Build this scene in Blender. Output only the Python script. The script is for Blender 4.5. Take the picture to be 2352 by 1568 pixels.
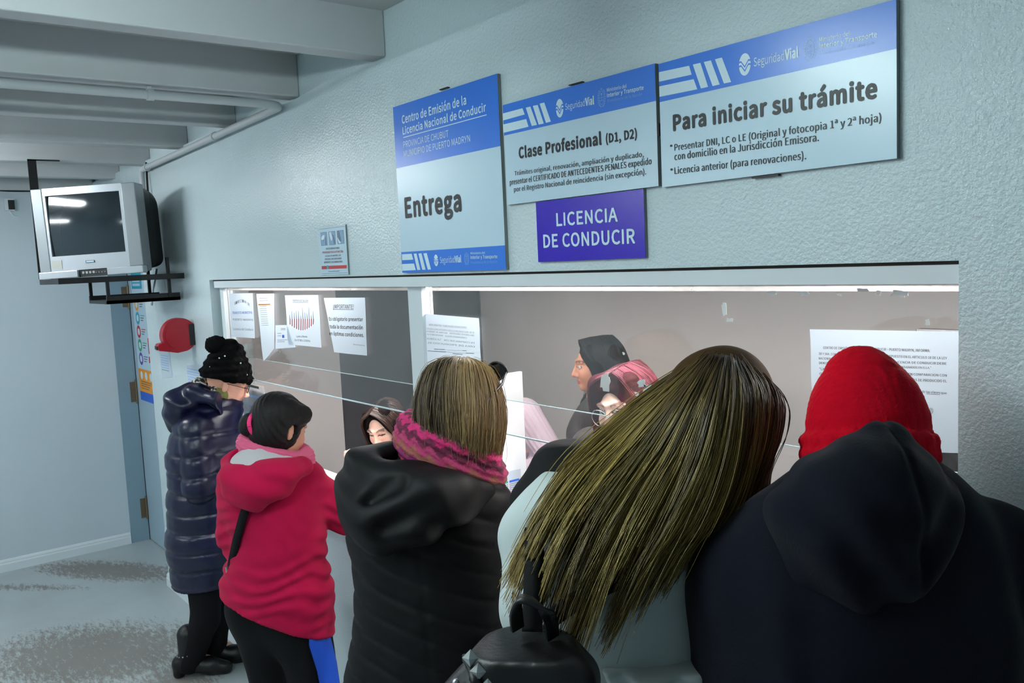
import bpy, bmesh, math, random, os
import numpy as np
from mathutils import Vector, Matrix

for o in list(bpy.data.objects):
    bpy.data.objects.remove(o)
SC = bpy.context.scene
COL = SC.collection
random.seed(7)
rng = np.random.default_rng(7)

# ------------------------------------------------------------------ camera
cd = bpy.data.cameras.new('camera')
cam = bpy.data.objects.new('camera', cd)
COL.objects.link(cam)
CM = [[0.619926, -0.783252, -0.046979], [0.783353, 0.614329, 0.094652], [-0.045276, -0.095479, 0.994401]]            # columns: right, forward, up
cam.matrix_world = Matrix(((CM[0][0], CM[0][2], -CM[0][1], (0, -1.5361, 2)[0]),
                           (CM[1][0], CM[1][2], -CM[1][1], (0, -1.5361, 2)[1]),
                           (CM[2][0], CM[2][2], -CM[2][1], (0, -1.5361, 2)[2]),
                           (0, 0, 0, 1)))
cd.sensor_width = 36.0
cd.lens = 1974.93 / 2352 * 36.0
cd.clip_start = 0.05
SC.camera = cam

# ------------------------------------------------------------------ exposure, world
SC.view_settings.view_transform = 'Standard'
SC.view_settings.look = 'None'
SC.view_settings.gamma = 1.0
SC.view_settings.use_curve_mapping = False
SC.view_settings.exposure = 0.0
wd = bpy.data.worlds.new('world')
SC.world = wd
wd.use_nodes = True
wd.node_tree.nodes['Background'].inputs[0].default_value = (0.6, 0.75, 0.85, 1)
wd.node_tree.nodes['Background'].inputs[1].default_value = 0.05
HALL_COLOR = (0.90, 0.97, 1.0)
HALL_POWER = 76.0
BOOTH_COLOR = (1.0, 0.97, 0.95)
BOOTH_POWER = 165.0

# ------------------------------------------------------------------ materials
def lin(c):
    return tuple((x / 12.92 if x <= 0.04045 else ((x + 0.055) / 1.055) ** 2.4) for x in [v / 255.0 for v in c]) + (1.0,)

def mat(name, rgb, rough=0.6, metal=0.0, spec=0.5, bump=0.0, bscale=200.0, var=0.0, vscale=8.0, emit=None, sheen=0.0, coat=0.0, bdist=0.002, attr=None, stretch=None):
    m = bpy.data.materials.new(name)
    m.use_nodes = True
    nt = m.node_tree
    b = nt.nodes['Principled BSDF']
    c = lin(rgb)
    b.inputs['Base Color'].default_value = c
    b.inputs['Roughness'].default_value = rough
    b.inputs['Metallic'].default_value = metal
    b.inputs['Specular IOR Level'].default_value = spec
    if sheen:
        b.inputs['Sheen Weight'].default_value = sheen
    if coat:
        b.inputs['Coat Weight'].default_value = coat
        b.inputs['Coat Roughness'].default_value = 0.1
    tc = nt.nodes.new('ShaderNodeTexCoord')
    vec = tc.outputs['Object']
    if stretch:
        mp = nt.nodes.new('ShaderNodeMapping')
        mp.inputs['Scale'].default_value = stretch
        nt.links.new(vec, mp.inputs['Vector'])
        vec = mp.outputs['Vector']
    if attr:
        an = nt.nodes.new('ShaderNodeAttribute')
        an.attribute_name = attr
        nt.links.new(an.outputs['Color'], b.inputs['Base Color'])
    if var:
        n = nt.nodes.new('ShaderNodeTexNoise')
        n.inputs['Scale'].default_value = vscale
        n.inputs['Detail'].default_value = 5
        nt.links.new(vec, n.inputs['Vector'])
        mx = nt.nodes.new('ShaderNodeMix')
        mx.data_type = 'RGBA'
        mx.inputs[6].default_value = tuple(x * (1 - var) for x in c[:3]) + (1,)
        mx.inputs[7].default_value = tuple(min(1, x * (1 + var)) for x in c[:3]) + (1,)
        nt.links.new(n.outputs['Fac'], mx.inputs[0])
        nt.links.new(mx.outputs[2], b.inputs['Base Color'])
    if bump:
        n2 = nt.nodes.new('ShaderNodeTexNoise')
        n2.inputs['Scale'].default_value = bscale
        n2.inputs['Detail'].default_value = 3
        nt.links.new(vec, n2.inputs['Vector'])
        bp = nt.nodes.new('ShaderNodeBump')
        bp.inputs['Strength'].default_value = bump
        bp.inputs['Distance'].default_value = bdist
        nt.links.new(n2.outputs['Fac'], bp.inputs['Height'])
        nt.links.new(bp.outputs['Normal'], b.inputs['Normal'])
    if emit:
        b.inputs['Emission Color'].default_value = tuple(emit[0]) + (1,)
        b.inputs['Emission Strength'].default_value = emit[1]
    return m

def paint_wall(name, rgb, rough, bump, coarse):
    # rolled gloss paint: fine orange peel that gets coarser toward +x
    m = mat(name, rgb, rough)
    nt = m.node_tree
    b = nt.nodes['Principled BSDF']
    tc = nt.nodes['Texture Coordinate']
    n = nt.nodes.new('ShaderNodeTexNoise'); n.inputs['Scale'].default_value = 115; n.inputs['Detail'].default_value = 4
    n.inputs['Roughness'].default_value = 0.55
    nt.links.new(tc.outputs['Object'], n.inputs['Vector'])
    n3 = nt.nodes.new('ShaderNodeTexNoise'); n3.inputs['Scale'].default_value = 3.0; n3.inputs['Detail'].default_value = 3
    nt.links.new(tc.outputs['Object'], n3.inputs['Vector'])
    bp = nt.nodes.new('ShaderNodeBump'); bp.inputs['Distance'].default_value = 0.006
    sx = nt.nodes.new('ShaderNodeSeparateXYZ')
    nt.links.new(tc.outputs['Object'], sx.inputs[0])
    mr = nt.nodes.new('ShaderNodeMapRange')
    mr.inputs[1].default_value = -3.2; mr.inputs[2].default_value = -0.5
    mr.inputs[3].default_value = bump; mr.inputs[4].default_value = coarse
    nt.links.new(sx.outputs[0], mr.inputs[0])
    nt.links.new(mr.outputs[0], bp.inputs['Strength'])
    nt.links.new(n.outputs['Fac'], bp.inputs['Height'])
    bp2 = nt.nodes.new('ShaderNodeBump'); bp2.inputs['Distance'].default_value = 0.02; bp2.inputs['Strength'].default_value = 0.12
    nt.links.new(n3.outputs['Fac'], bp2.inputs['Height'])
    nt.links.new(bp2.outputs['Normal'], bp.inputs['Normal'])
    nt.links.new(bp.outputs['Normal'], b.inputs['Normal'])
    return m

M_WALL = paint_wall('wall_paint', (198, 213, 217), 0.11, 0.26, 0.75)
M_WALL2 = mat('end_wall_paint', (194, 206, 213), 0.5, bump=0.15, bscale=40, var=0.03, vscale=3)
M_CEIL = mat('ceiling_paint', (184, 187, 187), 0.7, bump=0.1, bscale=60)
M_BEAM = mat('beam_paint', (182, 186, 187), 0.55, bump=0.15, bscale=30, var=0.03, vscale=4)
M_TRIM = mat('white_trim', (214, 222, 226), 0.4, bump=0.05)
M_DARKGAP = mat('dark_gap', (70, 60, 56), 0.8)
M_BOOTH = mat('booth_wall_paint', (198, 192, 190), 0.75, bump=0.06, bscale=40)
M_BOOTHDARK = mat('booth_dark_door', (58, 58, 62), 0.6, var=0.15, vscale=6)
M_DOOR = mat('door_blue_grey', (160, 182, 196), 0.45, bump=0.03)
M_JAMB = mat('jamb_blue_grey', (128, 152, 166), 0.45, bump=0.03)
M_PAPER = mat('paper', (232, 238, 244), 0.55)
M_INK = mat('ink', (28, 26, 30), 0.5)
M_GREYINK = mat('grey_ink', (86, 92, 104), 0.6)
M_SIGNW = mat('sign_white', (190, 214, 228), 0.28)
M_SIGNB = mat('sign_blue', (34, 112, 214), 0.3)
M_SIGNLT = mat('sign_pale', (206, 228, 238), 0.35)
M_SIGNFAINT = mat('sign_faint', (120, 170, 226), 0.35)
M_SIGNEDGE = mat('sign_edge', (120, 128, 128), 0.5)
M_ROYAL = mat('royal_blue', (42, 6, 172), 0.25)
M_BLACK = mat('black_metal', (14, 14, 16), 0.4, spec=0.4)
M_BLACKPL = mat('black_plastic', (22, 23, 25), 0.45)
M_SILVER = mat('tv_silver', (176, 182, 188), 0.32, metal=0.35)
M_SILVERD = mat('tv_silver_dark', (132, 138, 142), 0.4, metal=0.3)
M_SCREEN = mat('tv_glass', (30, 40, 46), 0.08, spec=0.7)
M_RED = mat('dispenser_red', (170, 22, 40), 0.3)
M_REDINK = mat('red_ink', (178, 36, 44), 0.5)
M_STEEL = mat('steel', (170, 174, 176), 0.3, metal=0.9)
M_COUNTER = mat('counter_white', (226, 230, 234), 0.35)
M_ORANGE = mat('orange_ink', (232, 150, 40), 0.5)
M_TEAL = mat('teal_ink', (36, 160, 186), 0.5)
M_BLUEINK = mat('blue_ink', (44, 96, 200), 0.5)
M_GREENINK = mat('green_ink', (60, 150, 110), 0.5)
M_PURPLE = mat('purple_ink', (96, 60, 160), 0.5)
M_BRASS = mat('hinge_bronze', (120, 104, 84), 0.4, metal=0.6)
M_LAMP_H = mat('hall_tube', (255, 255, 255), 0.5, emit=(HALL_COLOR, HALL_POWER))
M_LAMP_C = mat('hall_tube_cool', (255, 255, 255), 0.5, emit=((0.80, 0.98, 0.98), HALL_POWER * 0.95))
M_LAMP_B = mat('booth_tube', (255, 255, 255), 0.5, emit=(BOOTH_COLOR, BOOTH_POWER))
M_ENAMEL = mat('lamp_enamel', (235, 238, 240), 0.4)
M_CONDUIT = mat('conduit_paint', (182, 188, 190), 0.45)

def glass_mat(name, haze, tint=(1, 1, 1), milky=False):
    m = bpy.data.materials.new(name); m.use_nodes = True
    nt = m.node_tree; nt.nodes.clear()
    out = nt.nodes.new('ShaderNodeOutputMaterial')
    tr = nt.nodes.new('ShaderNodeBsdfTransparent'); tr.inputs[0].default_value = tint + (1,)
    gl = nt.nodes.new('ShaderNodeBsdfGlossy'); gl.inputs['Roughness'].default_value = 0.02
    df = nt.nodes.new('ShaderNodeBsdfDiffuse'); df.inputs[0].default_value = (0.75, 0.78, 0.8, 1)
    lw = nt.nodes.new('ShaderNodeLayerWeight'); lw.inputs[0].default_value = 0.5
    pw = nt.nodes.new('ShaderNodeMath'); pw.operation = 'POWER'; pw.inputs[1].default_value = 5.0
    nt.links.new(lw.outputs['Facing'], pw.inputs[0])
    if milky:
        df.inputs[0].default_value = (0.6, 0.6, 0.6, 1)
        tl = nt.nodes.new('ShaderNodeBsdfTranslucent'); ad = nt.nodes.new('ShaderNodeMixShader'); ad.inputs[0].default_value = 0.6
        nt.links.new(df.outputs[0], ad.inputs[1]); nt.links.new(tl.outputs[0], ad.inputs[2]); df = ad
    fr = nt.nodes.new('ShaderNodeMath'); fr.operation = 'MULTIPLY_ADD'; fr.inputs[1].default_value = 0.96; fr.inputs[2].default_value = 0.04
    nt.links.new(pw.outputs[0], fr.inputs[0])
    mx = nt.nodes.new('ShaderNodeMixShader'); nt.links.new(fr.outputs[0], mx.inputs[0])
    nt.links.new(tr.outputs[0], mx.inputs[1]); nt.links.new(gl.outputs[0], mx.inputs[2])
    mx2 = nt.nodes.new('ShaderNodeMixShader')
    tc = nt.nodes.new('ShaderNodeTexCoord')
    n = nt.nodes.new('ShaderNodeTexNoise'); n.inputs['Scale'].default_value = 5; n.inputs['Detail'].default_value = 6
    nt.links.new(tc.outputs['Object'], n.inputs['Vector'])
    ml = nt.nodes.new('ShaderNodeMath'); ml.operation = 'MULTIPLY'; ml.inputs[1].default_value = haze * 2
    nt.links.new(n.outputs['Fac'], ml.inputs[0])
    nt.links.new(ml.outputs[0], mx2.inputs[0])
    nt.links.new(mx.outputs[0], mx2.inputs[1]); nt.links.new(df.outputs[0], mx2.inputs[2])
    nt.links.new(mx2.outputs[0], out.inputs[0])
    return m
M_GLASS = glass_mat('pane_glass', 0.016, (.93, .925, .92))
M_GLASSEDGE = mat('glass_edge', (190, 214, 220), 0.15)
M_TAPE = glass_mat('clear_tape', 0.38, (1, 1, 1), True)

# ------------------------------------------------------------------ mesh helpers
class MB:
    def __init__(self):
        self.v = []; self.f = []; self.m = []; self.mats = []; self.s = []
    def slot(self, m):
        if m not in self.mats: self.mats.append(m)
        return self.mats.index(m)
    def add(self, verts, faces, m, smooth=False):
        k = self.slot(m); o = len(self.v)
        self.v += [tuple(p) for p in verts]
        for f in faces:
            self.f.append(tuple(i + o for i in f)); self.m.append(k); self.s.append(smooth)
    def box(self, a, b, m, X=None):
        x0, x1 = sorted((a[0], b[0])); y0, y1 = sorted((a[1], b[1])); z0, z1 = sorted((a[2], b[2]))
        vs = [Vector(p) for p in ((x0,y0,z0),(x1,y0,z0),(x1,y1,z0),(x0,y1,z0),(x0,y0,z1),(x1,y0,z1),(x1,y1,z1),(x0,y1,z1))]
        if X is not None: vs = [X @ p for p in vs]
        self.add(vs, [(0,3,2,1),(4,5,6,7),(0,1,5,4),(1,2,6,5),(2,3,7,6),(3,0,4,7)], m)
    def hexa(self, q0, q1, m):
        # two matching quads (back, front)
        vs = list(q0) + list(q1)
        self.add(vs, [(3,2,1,0),(4,5,6,7),(0,1,5,4),(1,2,6,5),(2,3,7,6),(3,0,4,7)], m)
    def prism(self, pts, axis_vec, m, smooth=False):
        a = Vector(axis_vec); n = len(pts)
        p0 = [Vector(p) for p in pts]; p1 = [p + a for p in p0]
        self.add(p0 + p1, [tuple(range(n - 1, -1, -1)), tuple(range(n, 2 * n))], m)
        self.add(p0 + p1, [(i, (i + 1) % n, n + (i + 1) % n, n + i) for i in range(n)], m, smooth)
    def tube(self, pts, r, m, n=10, caps=True, rs=None):
        pts = [Vector(p) for p in pts]
        vs = []; up = Vector((0, 0, 1))
        prev = None
        for i, p in enumerate(pts):
            t = (pts[min(i + 1, len(pts) - 1)] - pts[max(i - 1, 0)]).normalized()
            if prev is None:
                prev = t.cross(up if abs(t.z) < 0.9 else Vector((1, 0, 0))).normalized()
            a = (prev - t * prev.dot(t)).normalized(); prev = a
            b = t.cross(a)
            rr = rs[i] if rs else r
            for k in range(n):
                th = 2 * math.pi * k / n
                vs.append(p + a * (rr * math.cos(th)) + b * (rr * math.sin(th)))
        fs = []
        for i in range(len(pts) - 1):
            for k in range(n):
                fs.append((i * n + k, i * n + (k + 1) % n, (i + 1) * n + (k + 1) % n, (i + 1) * n + k))
        self.add(vs, fs, m, True)
        if caps:
            self.add(vs[:n], [tuple(range(n - 1, -1, -1))], m)
            self.add(vs[-n:], [tuple(range(n))], m)
    def build(self, name, parent=None, bevel=0.0, kind=None, matrix=None):
        me = bpy.data.meshes.new(name)
        me.from_pydata(self.v, [], self.f)
        for m in self.mats: me.materials.append(m)
        me.polygons.foreach_set('material_index', self.m)
        me.polygons.foreach_set('use_smooth', self.s)
        me.update()
        o = bpy.data.objects.new(name, me); COL.objects.link(o)
        if matrix is not None: o.matrix_world = matrix
        if parent is not None: o.parent = parent
        if bevel:
            bv = o.modifiers.new('bevel', 'BEVEL'); bv.width = bevel; bv.segments = 2; bv.limit_method = 'ANGLE'
        if kind: o['kind'] = kind
        return o

def tag(o, label, cat, group=None):
    o['label'] = label; o['category'] = cat
    if group: o['group'] = group
    return o
def empty(name, loc, label, cat, group=None, rz=0.0):
    o = bpy.data.objects.new(name, None); COL.objects.link(o)
    o.empty_display_size = 0.1
    o.location = loc; o.rotation_euler = (0, 0, rz)
    return tag(o, label, cat, group)
def struct(name, mb, parent=None):
    return mb.build(name, parent, kind=None if parent else 'structure')

# lettering ---------------------------------------------------------
FONT = None
try:
    import glob as _g
    for p in _g.glob(os.path.join(bpy.utils.resource_path('LOCAL'), 'datafiles', 'fonts', 'Noto Sans CJK*.woff2')):
        FONT = bpy.data.fonts.load(p)
except Exception:
    FONT = None
_glyph = {}
def text_geo(s, bold):
    key = (s, bold)
    if key in _glyph: return _glyph[key]
    cu = bpy.data.curves.new('t', 'FONT'); cu.body = s; cu.size = 1.0
    if FONT: cu.font = FONT
    cu.space_character = 1.0 + bold * 2.2; cu.resolution_u = 3; cu.fill_mode = 'FRONT'
    ob = bpy.data.objects.new('t', cu); COL.objects.link(ob)
    dg = bpy.context.evaluated_depsgraph_get(); dg.update()
    me = bpy.data.meshes.new_from_object(ob.evaluated_get(dg))
    vs = np.empty(len(me.vertices) * 3); me.vertices.foreach_get('co', vs); vs = vs.reshape(-1, 3)
    fs = [tuple(p.vertices) for p in me.polygons]
    bpy.data.objects.remove(ob); bpy.data.curves.remove(cu); bpy.data.meshes.remove(me)
    _glyph[key] = (vs, fs)
    return vs, fs
CAP = None
def add_text(mb, s, t, m, y, bold=0.0, mirror=False):
    """lay a line of lettering on the plane y; t = x0, z0, x1, z1, capital height"""
    global CAP
    if CAP is None:
        CAP = text_geo('H', 0.0)[0][:, 1].max()
    vs, fs = text_geo(s, bold)
    if len(vs) == 0: return
    x0, z0, x1, z1, h = t
    w0 = vs[:, 0].min(); w1 = vs[:, 0].max()
    u = (vs[:, 0] - w0) / (w1 - w0)
    if mirror: u = 1 - u
    v = vs[:, 1] / CAP * h
    P = np.stack([x0 + (x1 - x0) * u, np.full_like(u, y), z0 + (z1 - z0) * u + v], 1)
    if mirror: fs = [f[::-1] for f in fs]
    mb.add(P, fs, m)
    if bold > 0.005:          # heavier strokes: the same line struck again a hair to each side
        d = bold * 0.75 * h / CAP
        for k, (a, c) in enumerate(((d, 0), (-d, 0), (0, d), (0, -d), (.7 * d, .7 * d), (-.7 * d, .7 * d), (.7 * d, -.7 * d), (-.7 * d, -.7 * d)) if bold > .011 else ((d, 0), (-d, 0))):
            mb.add(P + np.array([a, -0.00002 * (k + 1), c]), fs, m)
def quad(mb, pts, m, y):
    mb.add([(p[0], y, p[1]) for p in pts], [tuple(range(len(pts)))], m)
# ================================================================== THE SETTING
# hall: main wall on the plane y = 0 (faces -y), end wall at x = -6.79, floor z = 0
XW, XE, YS, CEIL, BEAMZ = -6.79, 2.3, -5.4, 2.86, 2.68
WIN_X0, WIN_X1, WIN_Z0, WIN_Z1 = -4.47, -0.694, 0.99, 1.962
TH = 0.19
WEND = -5.67
b = MB()
b.box((WIN_X1, 0, 0), (XE, TH, BEAMZ), M_WALL)
b.box((WIN_X0, 0, WIN_Z1), (WIN_X1, TH, BEAMZ), M_WALL)
b.box((WIN_X0, 0, 0), (WIN_X1, TH, WIN_Z0 - 0.028), M_WALL)
b.box((WEND, 0, 0), (WIN_X0, TH, BEAMZ), M_WALL)
b.box((XW, 0, 2.12), (WEND, TH, BEAMZ), M_WALL)
b.box((XW, 0.028, BEAMZ), (XE, TH, CEIL + 0.1), M_WALL)
struct('wall_front', b)
b = MB(); b.box((XW - 0.15, YS, 0), (XW, TH + 0.04, CEIL + 0.1), M_WALL2); struct('wall_left', b)
b = MB(); b.box((XW - 0.15, YS - 0.15, 0), (XE + 0.15, YS, CEIL + 0.1), M_WALL2); struct('wall_back', b)
b = MB(); b.box((XE, YS, 0), (XE + 0.15, TH, CEIL + 0.1), M_WALL2); struct('wall_right', b)
b = MB(); b.box((XW - 0.15, YS - 0.15, CEIL), (XE + 0.15, 0.028, CEIL + 0.1), M_CEIL); struct('ceiling', b)
# worn vinyl floor
def floor_mat():
    m = mat('worn_floor', (190, 202, 206), 0.35)
    nt = m.node_tree; bs = nt.nodes['Principled BSDF']; tc = nt.nodes['Texture Coordinate']
    def nz(scale, det, st, rot=0.0):
        mp = nt.nodes.new('ShaderNodeMapping'); mp.inputs['Scale'].default_value = st; mp.inputs['Rotation'].default_value = (0, 0, rot)
        nt.links.new(tc.outputs['Object'], mp.inputs[0])
        n = nt.nodes.new('ShaderNodeTexNoise'); n.inputs['Scale'].default_value = scale; n.inputs['Detail'].default_value = det
        n.inputs['Roughness'].default_value = 0.65
        nt.links.new(mp.outputs[0], n.inputs['Vector']); return n.outputs['Fac']
    def mth(op, a, c):
        n = nt.nodes.new('ShaderNodeMath'); n.operation = op
        for i, x in enumerate((a, c)):
            if isinstance(x, (int, float)): n.inputs[i].default_value = x
            else: nt.links.new(x, n.inputs[i])
        return n.outputs[0]
    sx = nt.nodes.new('ShaderNodeSeparateXYZ'); nt.links.new(tc.outputs['Object'], sx.inputs[0])
    tot = None
    for (cx, cy, rx, ry, ang, gain) in PATCHES:
        ca, sa = math.cos(ang), math.sin(ang)
        dx = mth('SUBTRACT', sx.outputs[0], cx); dy = mth('SUBTRACT', sx.outputs[1], cy)
        u = mth('DIVIDE', mth('ADD', mth('MULTIPLY', dx, ca), mth('MULTIPLY', dy, sa)), rx)
        v = mth('DIVIDE', mth('SUBTRACT', mth('MULTIPLY', dy, ca), mth('MULTIPLY', dx, sa)), ry)
        r2 = mth('ADD', mth('MULTIPLY', u, u), mth('MULTIPLY', v, v))
        g = mth('MULTIPLY', mth('SUBTRACT', 1.0, r2), gain)
        tot = g if tot is None else mth('MAXIMUM', tot, g)
    streak = nz(13, 10, (1.0, 3.2, 1), 0.55)
    fine = nz(48, 8, (1, 2.6, 1), 0.55)
    s = mth('ADD', tot, mth('MULTIPLY', mth('SUBTRACT', streak, 0.52), 4.2))
    s = mth('ADD', s, mth('MULTIPLY', mth('SUBTRACT', fine, 0.5), 2.6))
    rp = nt.nodes.new('ShaderNodeValToRGB'); rp.color_ramp.elements[0].position = 0.15; rp.color_ramp.elements[1].position = 1.0
    rp.color_ramp.elements[1].color = (.85, .85, .85, 1)
    nt.links.new(s, rp.inputs[0])
    mx = nt.nodes.new('ShaderNodeMix'); mx.data_type = 'RGBA'
    nt.links.new(rp.outputs[0], mx.inputs[0])
    mx.inputs[6].default_value = lin((172, 180, 182)); mx.inputs[7].default_value = lin((122, 114, 108))
    sm = nt.nodes.new('ShaderNodeMix'); sm.data_type = 'RGBA'; sm.blend_type = 'MULTIPLY'
    big = nz(2.2, 6, (1, 1, 1)); r3 = nt.nodes.new('ShaderNodeValToRGB')
    r3.color_ramp.elements[0].position = 0.3; r3.color_ramp.elements[0].color = (0.8, 0.79, 0.77, 1); r3.color_ramp.elements[1].position = 0.6
    nt.links.new(big, r3.inputs[0])
    sm.inputs[0].default_value = 0.7
    nt.links.new(mx.outputs[2], sm.inputs[6]); nt.links.new(r3.outputs[0], sm.inputs[7])
    nt.links.new(sm.outputs[2], bs.inputs['Base Color'])
    mr = nt.nodes.new('ShaderNodeMapRange'); mr.inputs[3].default_value = 0.3; mr.inputs[4].default_value = 0.6
    nt.links.new(rp.outputs[0], mr.inputs[0]); nt.links.new(mr.outputs[0], bs.inputs['Roughness'])
    return m
PATCHES = [(-6.2602, -0.2278) + (0.70, 0.20, 0.62, 1.6), (-4.913, -0.6108) + (0.75, 0.46, 0.75, 1.5), (-4.3124, -0.3415) + (0.24, 0.45, 0.9, 1.3), (-6.3308, -0.7186) + (0.5, 0.07, 0.75, .9)]
M_FLOOR = floor_mat()
b = MB(); b.box((XW - 0.15, YS - 0.15, -0.1), (XE + 0.15, TH + 0.04, 0), M_FLOOR)
b.box((-5.3, TH + 0.04, -0.1), (0.6, 2.4, 0), M_FLOOR); struct('floor', b)
# ceiling joists running from the back wall into the main wall
b = None
for i, zb in enumerate((2.645, 2.655, 2.667, 2.68, 2.693, 2.707)):
    x = -6.105 + 0.697 * i
    q = MB(); q.box((x - 0.09, YS, zb), (x, 0.028, CEIL + 0.02), M_BEAM)
    q.build('beam', kind='structure', bevel=0.006)
b = MB(); b.box((XW, YS, 2.62), (XW + 0.05, 0.0, CEIL), M_BEAM); struct('trim_1', b)
# baseboards
def baseboard(name, p0, p1, n):
    p0 = Vector(p0); p1 = Vector(p1); n = Vector(n); q = MB()
    prof = [(0, 0), (0.016, 0), (0.016, 0.052), (0.012, 0.062), (0.012, 0.070), (0.006, 0.082), (0, 0.085)]
    pts = [p0 + n * a + Vector((0, 0, z)) for a, z in prof]
    if (p1 - p0).cross(n).z < 0: pts = pts[::-1]
    q.prism(pts, p1 - p0, M_TRIM); q.build(name, kind='structure')
baseboard('baseboard_front', (WEND, 0, 0), (XE, 0, 0), (0, -1, 0))
baseboard('baseboard_left', (XW, YS, 0), (XW, 0.055, 0), (1, 0, 0))
# door recess: blue grey jamb on the end wall side, door leaf behind the wall line
b = MB()
b.box((XW, 0.058, 0), (XW + 0.012, TH, 2.12), M_JAMB)
b.box((XW, 0.058, 2.08), (WEND, TH, 2.12), M_JAMB)
dj = struct('trim_2', b)
b = MB()
b.box((XW + 0.014, TH, 0.008), (WEND + 0.06, TH + 0.04, 2.08), M_DOOR)
door = struct('door_1', b)
for z in (1.14, 0.25, 1.85):
    b = MB()
    b.tube([(XW + 0.022, TH - 0.008, z - 0.09), (XW + 0.022, TH - 0.008, z + 0.09)], 0.008, M_BRASS)
    b.box((XW + 0.012, TH - 0.05, z - 0.075), (XW + 0.016, TH - 0.012, z + 0.075), M_BRASS)
    b.build('hinge', door)
b = MB(); b.box((XW + 0.012, TH - 0.004, 0.0), (XW + 0.017, TH, 2.08), M_BLACK); b.build('corner_strip', door)  # thin black strip along the corner where door and jamb meet

# service window: header trim, jamb, mullion, panes
b = MB()
b.box((WIN_X0 + 0.03, 0.012, 1.921), (WIN_X1, 0.078, 1.955), M_TRIM)
b.box((WIN_X0, 0.02, 1.955), (WIN_X1, 0.078, 1.962), M_DARKGAP)  # dark brownish strip painted for the shadow gap above the header trim
struct('trim_3', b)
GY = 0.06
win = MB()
win.box((WIN_X0 + 0.03, GY - 0.02, 1.0), (WIN_X0 + 0.075, GY + 0.03, 1.921), M_TRIM)
win.box((WIN_X0, 0.10, 1.0), (WIN_X0 + 0.03, TH, 1.921), M_SIGNEDGE)
w1 = struct('window_1', win)
MX0, MX1 = (-2.5889, 1.9173)[0], (-2.5011, 1.9171)[0]
q = MB(); q.box((MX0, GY - 0.02, (-2.5641, 1.473)[1]), (MX1, GY + 0.028, 1.921), M_TRIM)
q.build('mullion', w1, bevel=0.003)
ZA, ZB = (-2.6233, 1.4633)[1], (-2.6453, 1.5668)[1]
for (xa, xb) in ((WIN_X0 + 0.075, MX0), (MX1, WIN_X1)):
    q = MB(); q.box((xa, GY, ZA), (xb, GY + 0.005, 1.921), M_GLASS)
    p = q.build('pane', w1)
    q = MB(); q.box((xa, GY - 0.0005, ZA - 0.004), (xb, GY + 0.0055, ZA), M_GLASSEDGE); q.build('pane_edge', w1)
    q = MB(); q.box((xa, GY + 0.014, ZB), (xb, GY + 0.018, 1.921), M_GLASS)
    q.build('pane', w1)
    q = MB(); q.box((xa, GY + 0.0135, ZB - 0.002), (xb, GY + 0.0185, ZB), M_GLASSEDGE); q.build('pane_edge', w1)
# strip of clear tape along the head of the glass and torn tape left on it
q = MB(); q.box((WIN_X0 + 0.08, GY - 0.0016, 1.906), (MX0, GY - 0.0006, 1.921), M_TAPE)
q.box((MX1, GY - 0.0016, 1.905), (WIN_X1, GY - 0.0006, 1.921), M_TAPE)
q.build('tape_strip', w1)
M_TORN = mat('torn_tape', (214, 218, 218), 0.5)
def torn(cx, cz, w, h, seed, m=M_TORN):
    r = random.Random(seed); n = 14; pts = []
    for i in range(n):
        a = 2 * math.pi * i / n
        k = r.uniform(0.55, 1.1)
        sx = math.copysign(abs(math.cos(a)) ** 0.5, math.cos(a)); sz = math.copysign(abs(math.sin(a)) ** 0.5, math.sin(a))
        pts.append((cx + w / 2 * k * sx, GY - 0.0018, cz + h / 2 * k * sz))
    q.prism(pts, (0, 0.001, 0), m)
for i, (cx, cz, w, h) in enumerate([(-1.6362, 1.6647, 0.0424, 0.0512), (-1.5054, 1.6701, 0.0357, 0.0245), (-1.4851, 1.6551, 0.0381, 0.029), (-1.5248, 1.6402, 0.0152, 0.0111), (-1.2425, 1.8616, 0.0146, 0.0334), (-1.2273, 1.8391, 0.0192, 0.0089), (-1.1151, 1.9008, 0.0283, 0.0089), (-1.0363, 1.9002, 0.0305, 0.0089), (-0.9061, 1.9075, 0.0289, 0.008), (-0.8719, 1.9024, 0.0124, 0.0106), (-0.8301, 1.9008, 0.0385, 0.0142), (-0.7769, 1.8475, 0.0097, 0.0124), (-1.5667, 1.7424, 0.0094, 0.0089), (-0.9559, 1.8978, 0.0133, 0.0053)]):
    q = MB(); torn(cx, cz, w, h, 30 + i); q.build('torn_tape', w1)
# counter through the opening
q = MB(); q.box((WIN_X0 + 0.002, -0.07, WIN_Z0 - 0.028), (WIN_X1 - 0.002, 0.33, WIN_Z0 - 0.001), M_COUNTER)
q.box((WIN_X0 + 0.02, 0.30, 0.0), (WIN_X1 - 0.03, 0.32, WIN_Z0 - 0.028), M_COUNTER)
tag(q.build('counter', bevel=0.004), 'white worktop running through the whole service window', 'counter')

# booth behind the window
BX0, BX1, BY1, BZ = -5.05, 0.3, 2.15, 2.55
b = MB(); b.box((BX0, BY1, 0), (BX1, BY1 + 0.1, BZ), M_BOOTH); struct('wall_booth_back', b)
b = MB(); b.box((BX0 - 0.1, TH, 0), (BX0, 1.0, BZ), M_BOOTH); b.box((BX0 - 0.1, 1.0, 2.2), (BX0, BY1 + 0.1, BZ), M_BOOTH); struct('wall_booth_left', b)
b = MB(); b.box((BX0 - 0.06, 1.0, 0), (BX0 - 0.02, BY1, 2.2), M_BOOTHDARK); struct('door_2', b)
b = MB(); b.box((BX1, TH, 0), (BX1 + 0.1, BY1 + 0.1, BZ), M_BOOTH); struct('wall_booth_right', b)
b = MB(); b.box((BX0 - 0.1, TH, BZ), (BX1 + 0.1, BY1 + 0.1, BZ + 0.1), M_BOOTH); struct('ceiling_booth', b)

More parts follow.
